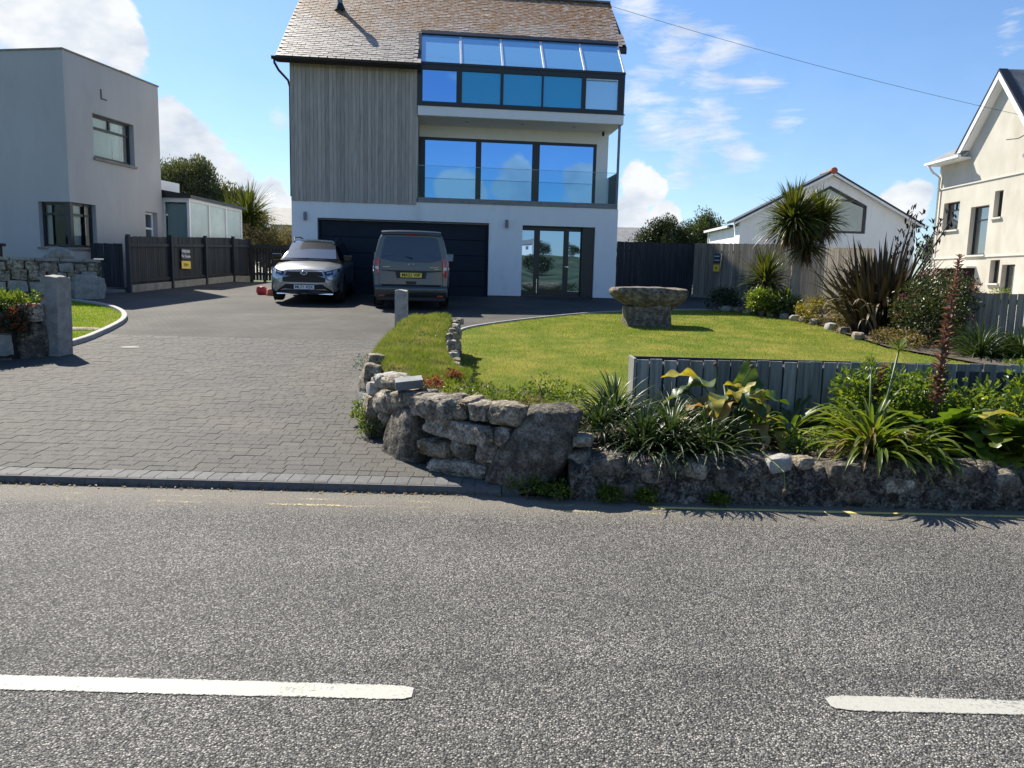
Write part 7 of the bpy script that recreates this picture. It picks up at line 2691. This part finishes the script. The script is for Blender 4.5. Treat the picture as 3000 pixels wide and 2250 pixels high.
blades('bank_grass', 80000, BT, bank_z, .055, .0026, M['lf_bank'], 'rough tufted grass on top of the bank', lean=1.1)
blades('bank_grass', 9000, [(-1.0, 6.5), (-.6, 6.15), (.4, 5.95), (.6, 7.2), (-.4, 7.5), (-1.1, 7.2)], bank_z, .05, .0024, M['lf_bank'], 'thin grass on the bare front of the bank', lean=1.2)

# creeper and grass on the left-hand wall
A, Bp = Vector((-7.05, 11.15)), Vector((-9.4, 8.1))
cl, cl2 = [], []
r_ = random.Random(5)
for k in range(260):
    p = A.lerp(Bp, r_.random()) + Vector((r_.uniform(-.15, .32), r_.uniform(-.30, .15)))
    cl.append((p.x, p.y, 1.08 + r_.uniform(-.10, .12), r_.uniform(.06, .13)))
for k in range(90):
    p = A.lerp(Bp, r_.uniform(0.02, .6)) + Vector((.30, -.28)) + Vector((r_.uniform(-.08, .04), r_.uniform(-.06, .06)))
    cl2.append((p.x, p.y, r_.uniform(.72, 1.06), r_.uniform(.05, .12)))
cr_e = empty('wall_creeper', (0, 0, 0), 0, 'green and reddish creeper spilling over the left-hand granite wall', 'creeper')
leafcloud('foliage', 'lf_weed', cr_e, cl, 60, .05, .5, seed=7, up=.8)
leafcloud('red_foliage', 'lf_red', cr_e, cl2[:45], 50, .05, .5, seed=8)
leafcloud('hanging_foliage', 'lf_dark', cr_e, cl2[45:], 50, .05, .5, seed=9, up=-.5)

# ================================================================== TREES
def tree(name, loc, blobs, n, per, size, mat, label, seed, trunk_h=1.5, r0=.16, cr=(.3, .6), aspect=.4, up=.6, cat='tree', group=None):
    e = empty(name, loc, 0, label, cat, group)
    cl = []
    for k, (c, rad) in enumerate(blobs):
        cl += ell_clumps(c, rad, int(n * rad[0] * rad[2]), seed + k, cr, .5, -.9)
    leafcloud('crown', mat, e, cl, per, size, aspect, seed=seed, up=up, zmin=.1)
    mb = MB()
    mb.tube([(0, 0, -.3), (.05, 0, trunk_h * .6), (.1, .05, trunk_h)], [r0, r0 * .8, r0 * .65], 9)
    branches(mb, (.1, .05, trunk_h * .9), [(p[0] * .8, p[1] * .8, p[2]) for p in cl[::max(1, len(cl) // 9)]], r0 * .45)
    mb.build('trunk', M['brown_bark'], e, smooth=True)
    return e


tree('evergreen_tree', (-16.4, 39, 1.2), [((0, 0, 3.6), (2.1, 1.7, 2.3)), ((1.9, 0, 2.7), (1.5, 1.2, 1.9)), ((-1.9, .3, 3.2), (1.6, 1.3, 2.1)), ((3.2, .2, 2.0), (1.2, 1.0, 1.4))], 44, 170, .17, 'lf_tree', 'big grey-green evergreen tree behind the conservatory', 111, 2.0, cr=(.35, .6), aspect=.3, up=1.4)
cordyline((-12.35, 36, 1.2), [([(0, 0, -.2), (0, 0, 1.6), (.05, 0, 2.9)], [.18, .14, .12])], [((.05, 0, 3.0), 1.6, 420), ((-.9, .3, 2.75), 1.3, 220)], 'cordyline palm behind the conservatory on the left', 9)
tree('dry_bush', (-11.3, 35, 1.2), [((0, 0, 1.5), (1.4, .9, 1.4)), ((1.3, 0, 1.2), (1.2, .8, 1.2)), ((2.5, .5, .9), (1.0, .8, 1.0))], 40, 90, .10, 'lf_dry_bush', 'brownish bush behind the fence left of the main house', 121, .8, .08, cr=(.2, .38), cat='bush')
tree('green_bush', (-11.6, 46, 1.2), [((0, 0, 1.8), (1.6, 1, 1.5)), ((1.6, 0, 1.5), (1.3, 1, 1.3))], 26, 90, .14, 'lf_lime', 'bright green bush showing above the brownish bush', 125, .8, .08, cr=(.25, .45), cat='bush')
tree('hedge_tree', (9.4, 50, 1.2), [((0, 0, 2.2), (1.7, 1.3, 2.1)), ((1.7, .4, 2.0), (1.5, 1.2, 1.8))], 44, 190, .15, 'lf_dark', 'dark bushy tree behind the fence right of the main house', 131, 1.6, cr=(.4, .65))
tree('hedge_tree', (12.3, 51, 1.2), [((0, 0, 2.5), (1.7, 1.3, 2.2)), ((1.9, .3, 2.1), (1.5, 1.1, 1.7)), ((-1.4, .2, 2.0), (1.2, 1.1, 1.5))], 44, 190, .15, 'lf_tree2', 'mid-green bushy tree left of the white bungalow', 137, 1.6, cr=(.4, .65))
tree('green_bush', (25.0, 44, 1.2), [((0, 0, 2.0), (1.9, 1.3, 1.9)), ((1.7, 0, 1.8), (1.5, 1, 1.6))], 40, 150, .15, 'lf_tree2', 'green bush between the white bungalow and the cream house', 141, 1.2, cr=(.35, .55), cat='bush')
# window box on the cream house's fence
wb_ = empty('flower_box', (14.6, 23.3, 1.33), 0, 'yellow flower box under the cream house window', 'planter')
bx('box', M['sign_yellow'], wb_, -.3, .3, -.1, .1, .0, .2, .01)
leafcloud('flowers', 'lf_weed', wb_, [(x, 0, .26, .1) for x in (-.2, -.07, .07, .2)], 40, .06, seed=3)
MB().box(-.2, .2, -.08, .08, -.9, -.001).build('stand', M['fence_grey'], wb_)

# ---- what the door glass mirrors: a clipped hedge over the road and scattered trees on the hill
r_ = random.Random(77)
hg = leafcloud('hedge', 'lf_dark', None, [(r_.uniform(-18, 18), -4.6 + r_.uniform(-.3, .3), r_.uniform(.1, 1.15), .3) for k in range(260)], 60, .12, seed=77)
tag(hg, 'clipped dark hedge along the far side of the road, seen only mirrored in the glass', 'hedge')
for k in range(16):
    x, y_ = r_.uniform(-60, 80), r_.uniform(-260, -120)
    z = float(hill_height(np.array([x]), np.array([y_]))[0])
    tree('hillside_tree', (x, y_, z), [((0, 0, 2.2), (r_.uniform(2, 4), 2.5, r_.uniform(1.6, 2.6)))], 6, 60, .5, 'lf_dark', 'dark hillside tree across the road, mirrored in the door glass', 300 + k, 1.5, .2, cr=(.8, 1.3), group='hillside trees seen in reflection')

# leaf litter and grit washed against the kerb
LX = NR.uniform(-4.6, 0.2, 260)
LY = 5.545 - np.abs(NR.normal(0, .035, 260))
la = NR.uniform(0, 2 * pi, 260)
ls = NR.uniform(.006, .018, 260)
LV = np.empty((260, 4, 3))
for q, (du, dv) in enumerate(((-1, 0), (0, -.45), (1, 0), (0, .45))):
    LV[:, q, 0] = LX + (np.cos(la) * du - np.sin(la) * dv) * ls
    LV[:, q, 1] = LY + (np.sin(la) * du + np.cos(la) * dv) * ls
    LV[:, q, 2] = .005 + .012 * NR.random(260) * (q != 0)
tag(fast('leaf_litter', LV.reshape(-1, 3), np.arange(260 * 4).reshape(-1, 4), M['lf_arum_b']), 'dead leaf scraps lying in the gutter along the kerb', 'leaf litter', kind='stuff')
